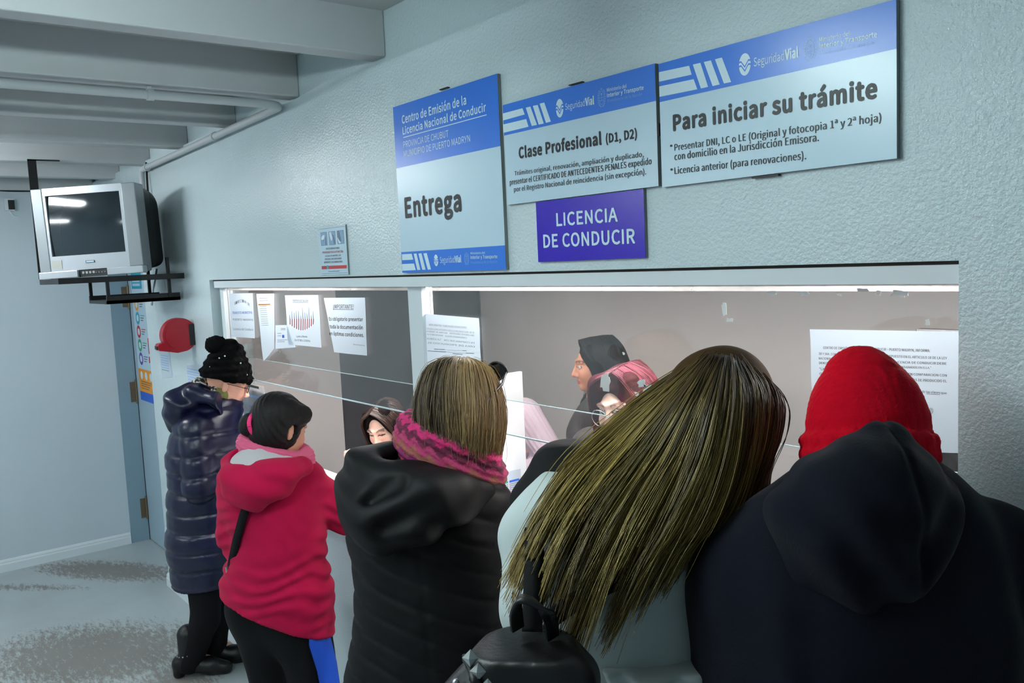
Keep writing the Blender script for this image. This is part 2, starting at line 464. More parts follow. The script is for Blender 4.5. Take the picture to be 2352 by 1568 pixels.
# fluorescent lamps
def tube_lamp(name, c, L, ang, m, label, group, n=2, hang=0.0):
    e = empty(name, c, label, 'ceiling lamp', group, ang)
    q = MB(); q.box((-L / 2 - 0.03, -0.075, -0.035), (L / 2 + 0.03, 0.075, 0.0), M_ENAMEL); q.build('lamp_body', e, bevel=0.005)
    for k in range(n):
        y = (k - (n - 1) / 2) * 0.09
        q = MB(); q.tube([(-L / 2, y, -0.06), (L / 2, y, -0.06)], 0.016, m, n=12); q.build('lamp_tube', e)
        for s in (-1, 1):
            q = MB(); q.box((s * (L / 2 + 0.005) - 0.012, y - 0.014, -0.08), (s * (L / 2 + 0.005) + 0.012, y + 0.014, -0.034), M_ENAMEL); q.build('lamp_holder', e)
    return e
G1 = 'tube lamps under the hall joists'
for x, y, an, ln_, m_, lab in ((-5.1, -1.42, 0.0, 1.2, M_LAMP_H, 'twin tube ceiling lamp in the hall nearest the television'),
                               (-1.55, -1.55, math.pi / 2, 1.4, M_LAMP_C, 'twin tube ceiling lamp square to the window wall, nearest the queue'),
                               (-1.75, -3.70, math.pi / 2, 1.4, M_LAMP_C, 'twin tube ceiling lamp square to the window wall, deep in the hall'),
                               (-4.5, -3.9, 0.0, 1.5, M_LAMP_H, 'twin tube ceiling lamp along the hall, opposite the television')):
    tube_lamp('ceiling_lamp', (x, y, BEAMZ - .03), ln_, an, m_, lab, G1)
G2 = 'tube lamps behind the service window'
for x, lab in ((-3.6, 'single tube lamp in the booth over the seated clerk'), (-1.9, 'single tube lamp in the booth over the white divider board'), (-0.5, 'single tube lamp in the booth by the right wall')):
    e = tube_lamp('booth_lamp', (x, 0.32, 2.05), 1.2, 0.0, M_LAMP_B, lab, G2, n=1)
    q = MB(); q.box((-.64, .085, -.071), (.64, .095, .02), M_ENAMEL); q.box((-.64, .06, -.005), (.64, .095, .02), M_ENAMEL); q.build('lamp_baffle', e)  # unseen baffle, added to keep tube light off the upper back wall
    for s in (-.5, .5):
        q = MB(); q.tube([(s, 0, 0), (s, 0, BZ - 2.05)], .005, M_ENAMEL, 8); q.build('hanger', e)
# ================================================================== SIGNS ON THE WALL
def sign_root(name, c, label, x0, x1, z0, z1, mface, th=0.012, edge=M_SIGNEDGE):
    e = empty(name, ((x0 + x1) / 2, 0, z0), label, 'sign')
    q = MB(); q.box((x0, -th + 0.0008, z0), (x1, -0.0005, z1), edge)
    p = q.build('sign_back', None); p.parent = e; p.matrix_parent_inverse = Matrix.Translation(-Vector(e.location))
    return e
def child(e, mb, name):
    p = mb.build(name, None); p.parent = e; p.matrix_parent_inverse = Matrix.Translation(-Vector(e.location))
    return p
Y0 = -0.012
YF, YB, YT = Y0, Y0 - 0.0004, Y0 - 0.0009
def icon(mb, pts, y):
    # oval road-safety emblem: white oval with two chevron cuts; pts = centre x, z, rx, rz
    cx, cz, rx, rz = pts
    n = 28
    mb.add([(cx + rx * math.cos(2 * math.pi * i / n), y, cz + rz * math.sin(2 * math.pi * i / n)) for i in range(n)], [tuple(range(n))], M_SIGNLT)
    for k in (0.0, -0.36):
        ln = [(-1.02, 0.28 + k), (-0.62, 0.32 + k), (0, -0.22 + k), (0.62, 0.32 + k), (1.02, 0.28 + k)]
        for a, c in zip(ln[:-1], ln[1:]):
            mb.add([(cx + a[0] * rx, y - 0.0003, cz + (a[1] - 0.09) * rz), (cx + c[0] * rx, y - 0.0003, cz + (c[1] - 0.09) * rz), (cx + c[0] * rx, y - 0.0003, cz + (c[1] + 0.07) * rz), (cx + a[0] * rx, y - 0.0003, cz + (a[1] + 0.07) * rz)], [(0, 1, 2, 3)], M_SIGNB)
def ring(mb, cx, cz, rx, rz, w, m, y, n=28, a0=0, a1=2 * math.pi):
    vs = []
    for i in range(n + 1):
        a = a0 + (a1 - a0) * i / n
        vs += [(cx + rx * math.cos(a), y, cz + rz * math.sin(a)), (cx + (rx - w) * math.cos(a), y, cz + (rz - w) * math.sin(a))]
    mb.add(vs, [(2 * i, 2 * i + 1, 2 * i + 3, 2 * i + 2) for i in range(n)], m)
def crest(mb, cx, cz, rx, rz, m, y, leaf=True):
    # coat of arms: oval shield, pole with cap, rising sun on top, laurel sprays round it
    ring(mb, cx, cz, rx * 0.62, rz * 0.66, rx * 0.1, m, y)
    mb.add([(cx - rx * 0.6, y, cz - 0.02 * rz), (cx + rx * 0.6, y, cz - 0.02 * rz), (cx + rx * 0.6, y, cz + 0.03 * rz), (cx - rx * 0.6, y, cz + 0.03 * rz)], [(0, 1, 2, 3)], m)
    mb.add([(cx - rx * 0.05, y, cz - 0.4 * rz), (cx + rx * 0.05, y, cz - 0.4 * rz), (cx + rx * 0.05, y, cz + 0.35 * rz), (cx - rx * 0.05, y, cz + 0.35 * rz)], [(0, 1, 2, 3)], m)
    mb.add([(cx + rx * 0.2 * math.cos(t), y, cz + 0.33 * rz + rz * 0.13 * math.sin(t)) for t in [k * 0.7 for k in range(9)]], [tuple(range(9))], m)
    for s in (-1, 1):
        mb.add([(cx, y, cz - 0.2 * rz), (cx + s * rx * 0.45, y, cz - 0.34 * rz), (cx + s * rx * 0.42, y, cz - 0.24 * rz)], [(0, 1, 2)], m)
        for k in range(9):
            a = -math.pi / 2 + s * (0.25 + k * 0.27)
            px_, pz_ = cx + rx * 0.82 * math.cos(a), cz + rz * 0.84 * math.sin(a)
            tx, tz = -math.sin(a) * s, math.cos(a) * s
            nx, nz = math.cos(a), math.sin(a)
            mb.add([(px_ - tx * rx * .12, y, pz_ - tz * rx * .12), (px_ + nx * rx * .16, y, pz_ + nz * rx * .16), (px_ + tx * rx * .26, y, pz_ + tz * rx * .26), (px_ - nx * rx * .1, y, pz_ - nz * rx * .1)], [(0, 1, 2, 3)], m)
    for k in range(5):
        a = math.radians(30 + 30 * k)
        mb.add([(cx + rx * .1 * math.cos(a + .6), y, cz + rz * (.72 + .05 * math.sin(a + .6))), (cx + rx * .38 * math.cos(a), y, cz + rz * (.74 + .26 * math.sin(a))), (cx + rx * .1 * math.cos(a - .6), y, cz + rz * (.72 + .05 * math.sin(a - .6)))], [(0, 1, 2)], m)

# --- tall delivery sign
x0, x1, z0, z1 = [-2.5281, -1.955, 1.9702, 2.52]
e = sign_root('delivery_sign', None, 'tall white and blue sign reading Entrega, left of the other big signs', x0, x1, z0, z1, M_SIGNW)
b = MB(); quad(b, [(x0, z0), (x1, z0), (x1, z1), (x0, z1)], M_SIGNW, YF); child(e, b, 'sign_face')
b = MB()
zb = ((-2.5274, 2.3185)[1] + (-1.9584, 2.3207)[1]) / 2
quad(b, [(x0, zb), (x1, zb), (x1, z1), (x0, z1)], M_SIGNB, YB)
zc = ((-2.5244, 2.0387)[1] + (-1.957, 2.0404)[1]) / 2
quad(b, [(x0, z0), (x1, z0), (x1, zc), (x0, zc)], M_SIGNB, YB)
child(e, b, 'blue_band')
b = MB()
add_text(b, 'Centro de Emisión de la', (-2.4743, 2.4584, -2.1097, 2.4615, 0.0251), M_SIGNLT, YT, 0.012)
add_text(b, 'Licencia Nacional de Conducir', (-2.4738, 2.4233, -2.0146, 2.4262, 0.023), M_SIGNLT, YT, 0.012)
L = (-2.4723, 2.4132, -2.0122, 2.4149, 0.0018)
quad(b, [(L[0], L[1] - 0.001), (L[2], L[3] - 0.001), (L[2], L[3] + 0.0015), (L[0], L[1] + 0.0015)], M_SIGNLT, YT)
add_text(b, 'PROVINCIA DE CHUBUT', (-2.4741, 2.3805, -2.2108, 2.3805, 0.02), M_SIGNLT, YT)
add_text(b, 'MUNICIPIO DE PUERTO MADRYN', (-2.4748, 2.3504, -2.0987, 2.3509, 0.0201), M_SIGNLT, YT)
add_text(b, 'Entrega', (-2.4848, 2.154, -2.1642, 2.1539, 0.0613), M_INK, YT, 0.022)
add_text(b, 'Seguridad', (-2.2936, 1.997, -2.2112, 1.9972, 0.0189), M_SIGNLT, YT)
add_text(b, 'Vial', (-2.2082, 1.9971, -2.1766, 1.9976, 0.0192), M_SIGNLT, YT, 0.02)
add_text(b, 'Ministerio del', (-2.125, 2.0193, -2.0524, 2.0186, 0.0067), M_SIGNLT, YT, 0.008)
add_text(b, 'Interior y Transporte', (-2.1261, 2.0055, -1.9933, 2.0042, 0.0096), M_SIGNLT, YT, 0.012)
add_text(b, 'Presidencia de la Nación', (-2.1274, 1.9909, -1.9943, 1.9909, 0.0075), M_SIGNFAINT, YT)
child(e, b, 'lettering')
b = MB()
for P in ([(-2.5233, 2.0321), (-2.4611, 2.0319), (-2.4527, 2.0124), (-2.5236, 2.0124)], [(-2.526, 1.9994), (-2.4497, 1.9994), (-2.4407, 1.9776), (-2.5267, 1.9768)],
          [(-2.448, 2.0315), (-2.4307, 2.0319), (-2.4124, 1.978), (-2.4313, 1.9775)], [(-2.4188, 2.0315), (-2.4001, 2.0317), (-2.3803, 1.9779), (-2.4005, 1.9778)], [(-2.3884, 2.0309), (-2.3683, 2.0311), (-2.348, 1.9782), (-2.367, 1.9777)]):
    quad(b, P, M_SIGNLT, YT)
child(e, b, 'stripe_mark'); b = MB()
icon(b, (-2.3159, 2.0064) + (0.0125, 0.0185), YT)
child(e, b, 'emblem'); b = MB()
crest(b, (-2.1471, 2.0065)[0], (-2.1471, 2.0065)[1], 0.0135, 0.021, M_SIGNFAINT, YT)
child(e, b, 'crest')

# --- professional class sign
x0, x1, z0, z1 = [-1.9361, -1.3672, 2.1525, 2.4296]
e = sign_root('licence_class_sign', None, 'white and blue sign reading Clase Profesional, between the two other ministry signs', x0, x1, z0, z1, M_SIGNW)
b = MB(); quad(b, [(x0, z0), (x1, z0), (x1, z1), (x0, z1)], M_SIGNW, YF); child(e, b, 'sign_face')
b = MB(); zb = ((-1.9371, 2.3479)[1] + (-1.3644, 2.3436)[1]) / 2
quad(b, [(x0, zb), (x1, zb), (x1, z1), (x0, z1)], M_SIGNB, YB); child(e, b, 'blue_band')
b = MB()
add_text(b, 'Seguridad', (-1.676, 2.3746, -1.6031, 2.3731, 0.0156), M_SIGNLT, YT)
add_text(b, 'Vial', (-1.6001, 2.373, -1.5701, 2.3721, 0.0182), M_SIGNLT, YT, 0.02)
add_text(b, 'Ministerio del', (-1.5233, 2.3934, -1.4581, 2.3913, 0.0085), M_SIGNLT, YT, 0.006)
add_text(b, 'Interior y Transporte', (-1.5235, 2.3802, -1.4039, 2.3777, 0.0092), M_SIGNLT, YT, 0.015)
add_text(b, 'Presidencia de la Nación', (-1.5226, 2.3682, -1.4088, 2.365, 0.0069), M_SIGNFAINT, YT)
add_text(b, 'Clase Profesional', (-1.8723, 2.2756, -1.5497, 2.2716, 0.0281), M_INK, YT, 0.022)
add_text(b, '(D1, D2)', (-1.5321, 2.2723, -1.4304, 2.2709, 0.0206), M_INK, YT, 0.018)
add_text(b, 'Trámites original, renovación, ampliación y duplicado,', (-1.8959, 2.2306, -1.4102, 2.2248, 0.0118), M_INK, YT, 0.010)
add_text(b, 'presentar el CERTIFICADO DE ANTECEDENTES PENALES expedido', (-1.919, 2.2068, -1.3861, 2.2047, 0.0146), M_INK, YT, 0.010)
add_text(b, 'por el Registro Nacional de reincidencia (sin excepción).', (-1.9016, 2.1863, -1.404, 2.1833, 0.013), M_INK, YT, 0.010)
child(e, b, 'lettering')
b = MB()
for P in ([(-1.9364, 2.4068), (-1.8491, 2.4072), (-1.8402, 2.3891), (-1.9366, 2.3877)], [(-1.9374, 2.3767), (-1.8351, 2.3761), (-1.8265, 2.3544), (-1.9379, 2.3538)],
          [(-1.8348, 2.4063), (-1.8153, 2.4061), (-1.7907, 2.354), (-1.8129, 2.3543)], [(-1.8047, 2.4062), (-1.7845, 2.4054), (-1.7627, 2.3534), (-1.7838, 2.3537)], [(-1.7763, 2.4073), (-1.7575, 2.4071), (-1.7339, 2.3542), (-1.7541, 2.354)]):
    quad(b, P, M_SIGNLT, YT)
child(e, b, 'stripe_mark'); b = MB()
icon(b, (-1.6976, 2.3826) + (0.0145, 0.0235), YT)
child(e, b, 'emblem'); b = MB()
crest(b, (-1.5426, 2.3828)[0], (-1.5426, 2.3828)[1], 0.0145, 0.0255, M_SIGNFAINT, YT)
child(e, b, 'crest')

# --- start your paperwork sign
x0, x1, z0, z1 = [-1.3563, -0.798, 2.1484, 2.4259]
e = sign_root('procedure_sign', None, 'white and blue sign reading Para iniciar su trámite, last of the row to the right', x0, x1, z0, z1, M_SIGNW)
e['label'] = 'white and blue sign reading Para iniciar su trámite, largest and highest on the wall'
b = MB(); quad(b, [(x0, z0), (x1, z0), (x1, z1), (x0, z1)], M_SIGNW, YF); child(e, b, 'sign_face')
b = MB(); zb = ((-1.3561, 2.3468)[1] + (-0.7982, 2.3347)[1]) / 2
quad(b, [(x0, zb), (x1, zb), (x1, z1), (x0, z1)], M_SIGNB, YB); child(e, b, 'blue_band')
b = MB()
add_text(b, 'Seguridad', (-1.0988, 2.3692, -1.0272, 2.3675, 0.017), M_SIGNLT, YT)
add_text(b, 'Vial', (-1.0246, 2.3676, -0.996, 2.3669, 0.0189), M_SIGNLT, YT, 0.02)
add_text(b, 'Ministerio del', (-0.9498, 2.3853, -0.887, 2.3832, 0.0081), M_SIGNLT, YT, 0.006)
add_text(b, 'Interior y Transporte', (-0.9499, 2.3725, -0.8342, 2.369, 0.0093), M_SIGNLT, YT, 0.015)
add_text(b, 'Presidencia de la Nación', (-0.9497, 2.3607, -0.8389, 2.3573, 0.0072), M_SIGNFAINT, YT)
add_text(b, 'Para iniciar su trámite', (-1.316, 2.2715, -0.8363, 2.2623, 0.033), M_INK, YT, 0.022)
add_text(b, '•', (-1.328, 2.23, -1.3218, 2.2299, 0.0172), M_INK, YT, 0.01)
add_text(b, 'Presentar DNI, LC o LE (Original y fotocopia 1ª y 2ª hoja)', (-1.3152, 2.2266, -0.8273, 2.218, 0.0143), M_INK, YT, 0.010)
add_text(b, 'con domicilio en la Jurisdicción Emisora.', (-1.316, 2.2054, -0.9531, 2.1998, 0.0151), M_INK, YT, 0.010)
add_text(b, '•', (-1.329, 2.1769, -1.3227, 2.1769, 0.0173), M_INK, YT, 0.01)
add_text(b, 'Licencia anterior (para renovaciones).', (-1.3171, 2.1745, -0.9817, 2.1687, 0.0148), M_INK, YT, 0.010)
child(e, b, 'lettering')
b = MB()
for P in ([(-1.3552, 2.4075), (-1.2674, 2.4044), (-1.2608, 2.384), (-1.3556, 2.3864)], [(-1.3555, 2.3759), (-1.2557, 2.3734), (-1.2461, 2.3499), (-1.3559, 2.3526)],
          [(-1.2569, 2.4047), (-1.236, 2.4043), (-1.2165, 2.3497), (-1.2363, 2.3499)], [(-1.2267, 2.4041), (-1.2076, 2.4036), (-1.1856, 2.3492), (-1.2044, 2.3492)], [(-1.1968, 2.4037), (-1.1786, 2.4037), (-1.1558, 2.3487), (-1.1746, 2.3492)]):
    quad(b, P, M_SIGNLT, YT)
child(e, b, 'stripe_mark'); b = MB()
icon(b, (-1.1209, 2.3778) + (0.0145, 0.0225), YT)
child(e, b, 'emblem'); b = MB()
crest(b, (-0.9696, 2.3752)[0], (-0.9696, 2.3752)[1], 0.0145, 0.0245, M_SIGNFAINT, YT)
child(e, b, 'crest')
# rubbery black tabs holding the signs
b = MB()
for (u0, w0, u1, w1_) in [(-1.6626, 2.4347, -1.6138, 2.4344), (-1.1103, 2.1457, -1.0471, 2.1446), (-1.3728, 2.2677, -1.3624, 2.2939), (-2.2501, 2.5286, -2.2072, 2.5274)]:
    b = MB(); b.box((u0, -0.011, min(w0, w1_) - 0.001), (max(u1, u0 + 0.008), -0.001, max(w0, w1_) + 0.001), M_BLACK)
    o = b.build('fixing_tab')
    tag(o, 'x', 'fixing tab')
    o['pos'] = u0
tabs = [o for o in COL.objects if o.name.startswith('fixing_tab')]
for o, l in zip(tabs, ('black fixing tab on the top edge of the Clase Profesional sign', 'black ragged fixing strip under the Para iniciar su trámite sign', 'black fixing tab between the Clase Profesional and Para iniciar signs', 'black fixing tab on the top edge of the Entrega sign')):
    o['label'] = l; del o['pos']

# --- royal blue plate
x0, x1, z0, z1 = [-1.8137, -1.4167, 1.988, 2.1504]
e = sign_root('plate_sign', None, 'small royal blue plate reading Licencia de Conducir', x0, x1, z0, z1, M_ROYAL, th=0.009)
b = MB(); b.box((x0, -0.0095, z0), (x1, -0.0083, z1), M_ROYAL); child(e, b, 'sign_face')
b = MB()
add_text(b, 'LICENCIA', (-1.7302, 2.0818, -1.5051, 2.0803, 0.0324), M_SIGNLT, -0.0102, 0.012)
add_text(b, 'DE CONDUCIR', (-1.7866, 2.0267, -1.4493, 2.0247, 0.0336), M_SIGNLT, -0.0102, 0.012)
child(e, b, 'lettering')

# --- small priority notice
x0, x1, z0, z1 = [-3.1557, -2.9285, 1.9697, 2.1565]
e = sign_root('priority_sign', None, 'small white notice with three pictures and a red bar, alone on the wall', x0, x1, z0, z1, M_SIGNW, th=0.006)
b = MB(); quad(b, [(x0, z0), (x1, z0), (x1, z1), (x0, z1)], M_SIGNW, -0.0062)
m_ = 0.006
for (a, c, w) in ((z1 - m_, z1 - m_ - 0.0012, 0), (z0 + m_ + 0.0012, z0 + m_, 0)):
    quad(b, [(x0 + m_, c), (x1 - m_, c), (x1 - m_, a), (x0 + m_, a)], M_GREYINK, -0.0065)
child(e, b, 'sign_face')
b = MB()
PB = mat('picture_blue', (120, 158, 190), 0.4); PW = mat('picture_white', (214, 228, 238), 0.4); PD = mat('picture_slate', (74, 104, 130), 0.4)
pics = ([(-3.1403, 2.1373), (-3.085, 2.1371), (-3.0876, 2.0852), (-3.1402, 2.0852)], [(-3.0683, 2.1371), (-3.0136, 2.1366), (-3.0167, 2.085), (-3.0702, 2.0849)], [(-2.9986, 2.1373), (-2.9447, 2.137), (-2.9464, 2.0857), (-3.0004, 2.0858)])
for k, P in enumerate(pics):
    xa = (P[0][0] + P[3][0]) / 2; xb = (P[1][0] + P[2][0]) / 2; zt = (P[0][1] + P[1][1]) / 2; zd = (P[2][1] + P[3][1]) / 2
    W = xb - xa; H_ = zt - zd
    q_ = lambda pts, m, y: quad(b, [(xa + W * p[0], zd + H_ * p[1]) for p in pts], m, y)
    q_([(0, 0), (1, 0), (1, 1), (0, 1)], PD, -0.0065)
    q_([(.06, .03), (.94, .03), (.94, .97), (.06, .97)], PB, -0.0067)
    if k == 0:
        q_([(.1, .45), (.35, .42), (.6, .52), (.66, .75), (.5, .8), (.25, .72), (.1, .6)], PW, -0.0069)
        q_([(.36, .3), (.44, .3), (.48, .48), (.36, .45)], PD, -0.0069); q_([(.72, .05), (.85, .05), (.8, .6), (.66, .7)], PD, -0.0069)
    elif k == 1:
        q_([(.1, .95), (.35, .97), (.55, .55), (.45, .3), (.3, .36), (.18, .6)], PW, -0.0069)
        q_([(.5, .8), (.75, .7), (.9, .3), (.9, .05), (.74, .05), (.66, .45)], PD, -0.0069)
    else:
        q_([(.06, .96), (.35, .96), (.62, .25), (.5, .12), (.2, .35), (.06, .6)], PD, -0.0069)
        q_([(.06, .5), (.3, .25), (.5, .14), (.4, .03), (.25, .05), (.06, .35)], PW, -0.0069)
child(e, b, 'picture')
b = MB()
quad(b, [(-3.1495, 1.9927), (-2.9387, 1.9929), (-2.937, 2.0052), (-3.1486, 2.0057)], M_REDINK, -0.0065)
quad(b, [(-3.1043, 1.9934), (-3.0908, 1.9934), (-3.0888, 2.0076), (-3.1022, 2.0076)], M_TEAL, -0.0067)
for s_, t_, m in (('EN ESTE EDIFICIO TIENEN', (-3.1001, 2.0685, -2.9891, 2.0681, 0.0071), M_INK), ('PRIORIDAD EN LA ATENCIÓN:', (-3.1328, 2.0544, -2.9571, 2.053, 0.0082), M_REDINK), ('LOS ADULTOS MAYORES, LAS', (-3.1116, 2.0406, -2.9801, 2.0403, 0.0065), M_INK), ('PERSONAS CON CAPACIDADES', (-3.1144, 2.0286, -2.9754, 2.0283, 0.0065), M_INK), ('DIFERENTES Y LAS EMBARAZADAS.', (-3.1248, 2.016, -2.9669, 2.0162, 0.007), M_INK), ('Ordenanza Municipal Nº', (-3.0932, 1.9819, -2.9988, 1.9819, 0.0041), M_INK)):
    add_text(b, s_, t_, m, -0.0067, 0.01)
child(e, b, 'lettering')
# ================================================================== PAPERS, POSTER, TELEVISION, DISPENSER
def paper_mat():
    m = bpy.data.materials.new('sheet'); m.use_nodes = True
    nt = m.node_tree; nt.nodes.clear()
    out = nt.nodes.new('ShaderNodeOutputMaterial'); mx = nt.nodes.new('ShaderNodeMixShader')
    d = nt.nodes.new('ShaderNodeBsdfDiffuse'); d.inputs[0].default_value = lin((206, 217, 228))
    t = nt.nodes.new('ShaderNodeBsdfTranslucent'); t.inputs[0].default_value = lin((206, 217, 228))
    mx.inputs[0].default_value = 0.25
    nt.links.new(d.outputs[0], mx.inputs[1]); nt.links.new(t.outputs[0], mx.inputs[2]); nt.links.new(mx.outputs[0], out.inputs[0])
    return m
M_SHEET = paper_mat()
PY = 0.054
def sheet(name, Q, label, y=PY, curl=0.002, seed=1, cat='paper', group='notices taped to the service window', m=None):
    """sheet of paper through four corners (tl, tr, br, bl) in x,z; a little wavy; returns root, and the wave function"""
    r = random.Random(seed); a1, a2, p1_, p2_ = r.uniform(18, 30), r.uniform(14, 24), r.uniform(0, 6), r.uniform(0, 6)
    zt = max(Q[0][1], Q[1][1]); hgt = zt - min(Q[2][1], Q[3][1])
    def cy(x, z):
        k = np.clip((zt - z) / hgt, 0, 1)
        return -curl * k * (1.0 + np.sin(a1 * x + p1_) * .6 + np.sin(a2 * z + p2_) * .5)
    n, mrow = 10, 12; vs = []; r2 = random.Random(seed + 50)
    for j in range(mrow + 1):
        v = j / mrow
        for i in range(n + 1):
            u = i / n
            x = (Q[0][0] * (1 - u) + Q[1][0] * u) * (1 - v) + (Q[3][0] * (1 - u) + Q[2][0] * u) * v
            z = (Q[0][1] * (1 - u) + Q[1][1] * u) * (1 - v) + (Q[3][1] * (1 - u) + Q[2][1] * u) * v
            if i in (0, n): x += .0012 * math.sin(9 * v + seed)
            vs.append((x, y + float(cy(x, z)), z))
    fs = [(j * (n + 1) + i, (j + 1) * (n + 1) + i, (j + 1) * (n + 1) + i + 1, j * (n + 1) + i + 1) for j in range(mrow) for i in range(n)]
    q = MB(); q.add(vs, fs, m or M_SHEET, True)
    o = q.build(name); tag(o, label, cat, group)
    return o, cy
def printing(o, cy, items, y=PY, name='print'):
    q = MB()
    for it in items:
        if it[0] == 't': add_text(q, it[1], it[2], it[3] if len(it) > 3 else M_GREYINK, 0, it[4] if len(it) > 4 else 0.0, it[5] if len(it) > 5 else False)
        else: quad(q, it[1], it[2], 0)
    q.v = [(p[0], y - .0007 + float(cy(p[0], p[2])), p[2]) for p in q.v]
    p = q.build(name); p.parent = o
    return p
def bar(a, b_, h):      # thick rule between two points
    return [(a[0], a[1]), (b_[0], b_[1]), (b_[0], b_[1] + h), (a[0], a[1] + h)]
# 1 arched heading
o, cy = sheet('notice', [(-4.3508, 1.8897), (-4.0359, 1.8919), (-4.0394, 1.6737), (-4.3527, 1.668)], 'notice with an arched heading, first in the row from the left window jamb', seed=1)
it = []
for k, ch in enumerate('DIRECCION DE'):
    if ch == ' ': continue
    u = k / 11; zz = 270 - 24 * math.sin(math.pi * u)
    x = 280 + 118 * u
    it.append((ch, u))
arch = [(-4.2809, 1.8331, -4.2674, 1.8332, 0.0136), (-4.2622, 1.8372, -4.2489, 1.8374, 0.0136), (-4.2438, 1.841, -4.2305, 1.8411, 0.0135), (-4.2257, 1.844, -4.2125, 1.8442, 0.0135), (-4.2078, 1.846, -4.1947, 1.8462, 0.0134), (-4.1903, 1.8469, -4.1773, 1.8471, 0.0134), (-4.1732, 1.8465, -4.1603, 1.8466, 0.0134), (-4.1565, 1.8448, -4.1436, 1.845, 0.0133), (-4.14, 1.842, -4.1273, 1.8422, 0.0133), (-4.1239, 1.8382, -4.1112, 1.8384, 0.0132), (-4.108, 1.8338, -4.0954, 1.834, 0.0132), (-4.0923, 1.8291, -4.0797, 1.8292, 0.0132)]
its = [('t', ch, arch[k], M_GREYINK, .01) for k, ch in enumerate('DIRECCION DE') if ch != ' ']
its += [('t', 'TRANSITO MUNICIPAL', (-4.3213, 1.7851, -4.0505, 1.7923, 0.0125), M_BLUEINK, .01), ('t', 'PUERTO MADRYN', (-4.3179, 1.7527, -4.0541, 1.7577, 0.01), M_GREYINK, .01), ('t', 'Licencia de Conducir', (-4.3178, 1.704, -4.0509, 1.7102, 0.0113), M_GREYINK)]
printing(o, cy, its)
# 2 long sheet with an orange rule
o, cy = sheet('notice', [(-3.9907, 1.8891), (-3.7799, 1.8915), (-3.8083, 1.6372), (-3.9537, 1.5676)], 'long narrow notice with an orange rule, second from the left jamb', seed=2, curl=.004)
its = [('q', [(-3.9726, 1.8337), (-3.8288, 1.8381), (-3.8277, 1.8443), (-3.9713, 1.8408)], M_ORANGE)]
its += [('q', bar(a, c, .0016), M_GREYINK) for a, c in [((-3.9572, 1.8677), (-3.8545, 1.8697)), ((-3.9564, 1.8561), (-3.8537, 1.8583)), ((-3.9587, 1.8281), (-3.8776, 1.8299)), ((-3.9576, 1.8182), (-3.8765, 1.8202)), ((-3.9565, 1.8083), (-3.8754, 1.8105)), ((-3.9553, 1.7985), (-3.8743, 1.8007)), ((-3.9542, 1.7886), (-3.8731, 1.791)), ((-3.9531, 1.7787), (-3.872, 1.7813)), ((-3.952, 1.7688), (-3.8709, 1.7715)), ((-3.9508, 1.7589), (-3.8698, 1.7618)), ((-3.9497, 1.749), (-3.8687, 1.7521)), ((-3.9486, 1.7391), (-3.8676, 1.7423))]]
printing(o, cy, its)
# 3 small form, behind
o, cy = sheet('notice', [(-3.792, 1.7448), (-3.6419, 1.7507), (-3.5827, 1.6536), (-3.8088, 1.6343)], 'small printed form half covered by the wordart notice', y=PY + .001, seed=3)
its = [('q', bar(a, c, .002), M_GREYINK) for a, c in [((-3.7323, 1.731), (-3.678, 1.733)), ((-3.7333, 1.7254), (-3.679, 1.7274)), ((-3.7737, 1.707), (-3.7294, 1.7087)), ((-3.7757, 1.6956), (-3.7313, 1.6974)), ((-3.7834, 1.6754), (-3.6599, 1.6828)), ((-3.7849, 1.6668), (-3.6951, 1.6722))]]
its.append(('q', [(-3.7219, 1.6889), (-3.6973, 1.6905), (-3.6976, 1.7044), (-3.7222, 1.7029)], M_BLUEINK))
printing(o, cy, its, PY + .001)
# 4 wordart
o, cy = sheet('notice', [(-3.6589, 1.8837), (-3.3223, 1.8869), (-3.3139, 1.6667), (-3.65, 1.6633)], 'notice headed Administración with a red and blue wordart, in the left window', seed=4, curl=.003)
its = [('t', 'Administración', (-3.5787, 1.8566, -3.4209, 1.8573, 0.0108), M_INK, .006), ('q', bar((-3.5794, 1.8523), (-3.4216, 1.8531), .0014), M_INK)]
for k, (a, c, e_) in enumerate([((-3.6169, 1.7979), (-3.6201, 1.7788), (-3.6217, 1.754)), ((-3.5914, 1.8152), (-3.5973, 1.7794), (-3.6005, 1.7471)), ((-3.5701, 1.808), (-3.5747, 1.78), (-3.5793, 1.7411)), ((-3.5463, 1.8173), (-3.5523, 1.7806), (-3.5581, 1.7363)), ((-3.5243, 1.817), (-3.5301, 1.7812), (-3.5369, 1.7332)), ((-3.5056, 1.7973), (-3.5081, 1.7817), (-3.5155, 1.732)), ((-3.4787, 1.8303), (-3.4863, 1.7823), (-3.494, 1.7328)), ((-3.4602, 1.8116), (-3.4648, 1.7829), (-3.4724, 1.7356)), ((-3.4395, 1.808), (-3.4434, 1.7835), (-3.4507, 1.7402)), ((-3.4145, 1.8334), (-3.4222, 1.784), (-3.4289, 1.7463)), ((-3.3985, 1.8015), (-3.4012, 1.7846), (-3.4071, 1.7535)), ((-3.3753, 1.8181), (-3.3803, 1.7851), (-3.3855, 1.7615))]):
    w_ = .0058
    its.append(('q', [(c[0], c[1]), (c[0] + w_, c[1]), (c[0] + w_ * .6, a[1]), (c[0] + w_ * .2, a[1])], M_BLUEINK if k % 2 else M_GREYINK))
    its.append(('q', [(e_[0], e_[1]), (e_[0] + w_ * 1.3, e_[1]), (c[0] + w_ * 1.4, c[1]), (c[0], c[1])], M_REDINK))
its += [('t', 'Lunes a Viernes', (-3.5599, 1.6993, -3.4476, 1.7025, 0.0093), M_INK, .006), ('t', 'De 07:00 a 13:00 hs', (-3.578, 1.6822, -3.4201, 1.6853, 0.0088), M_INK, .006)]
printing(o, cy, its)
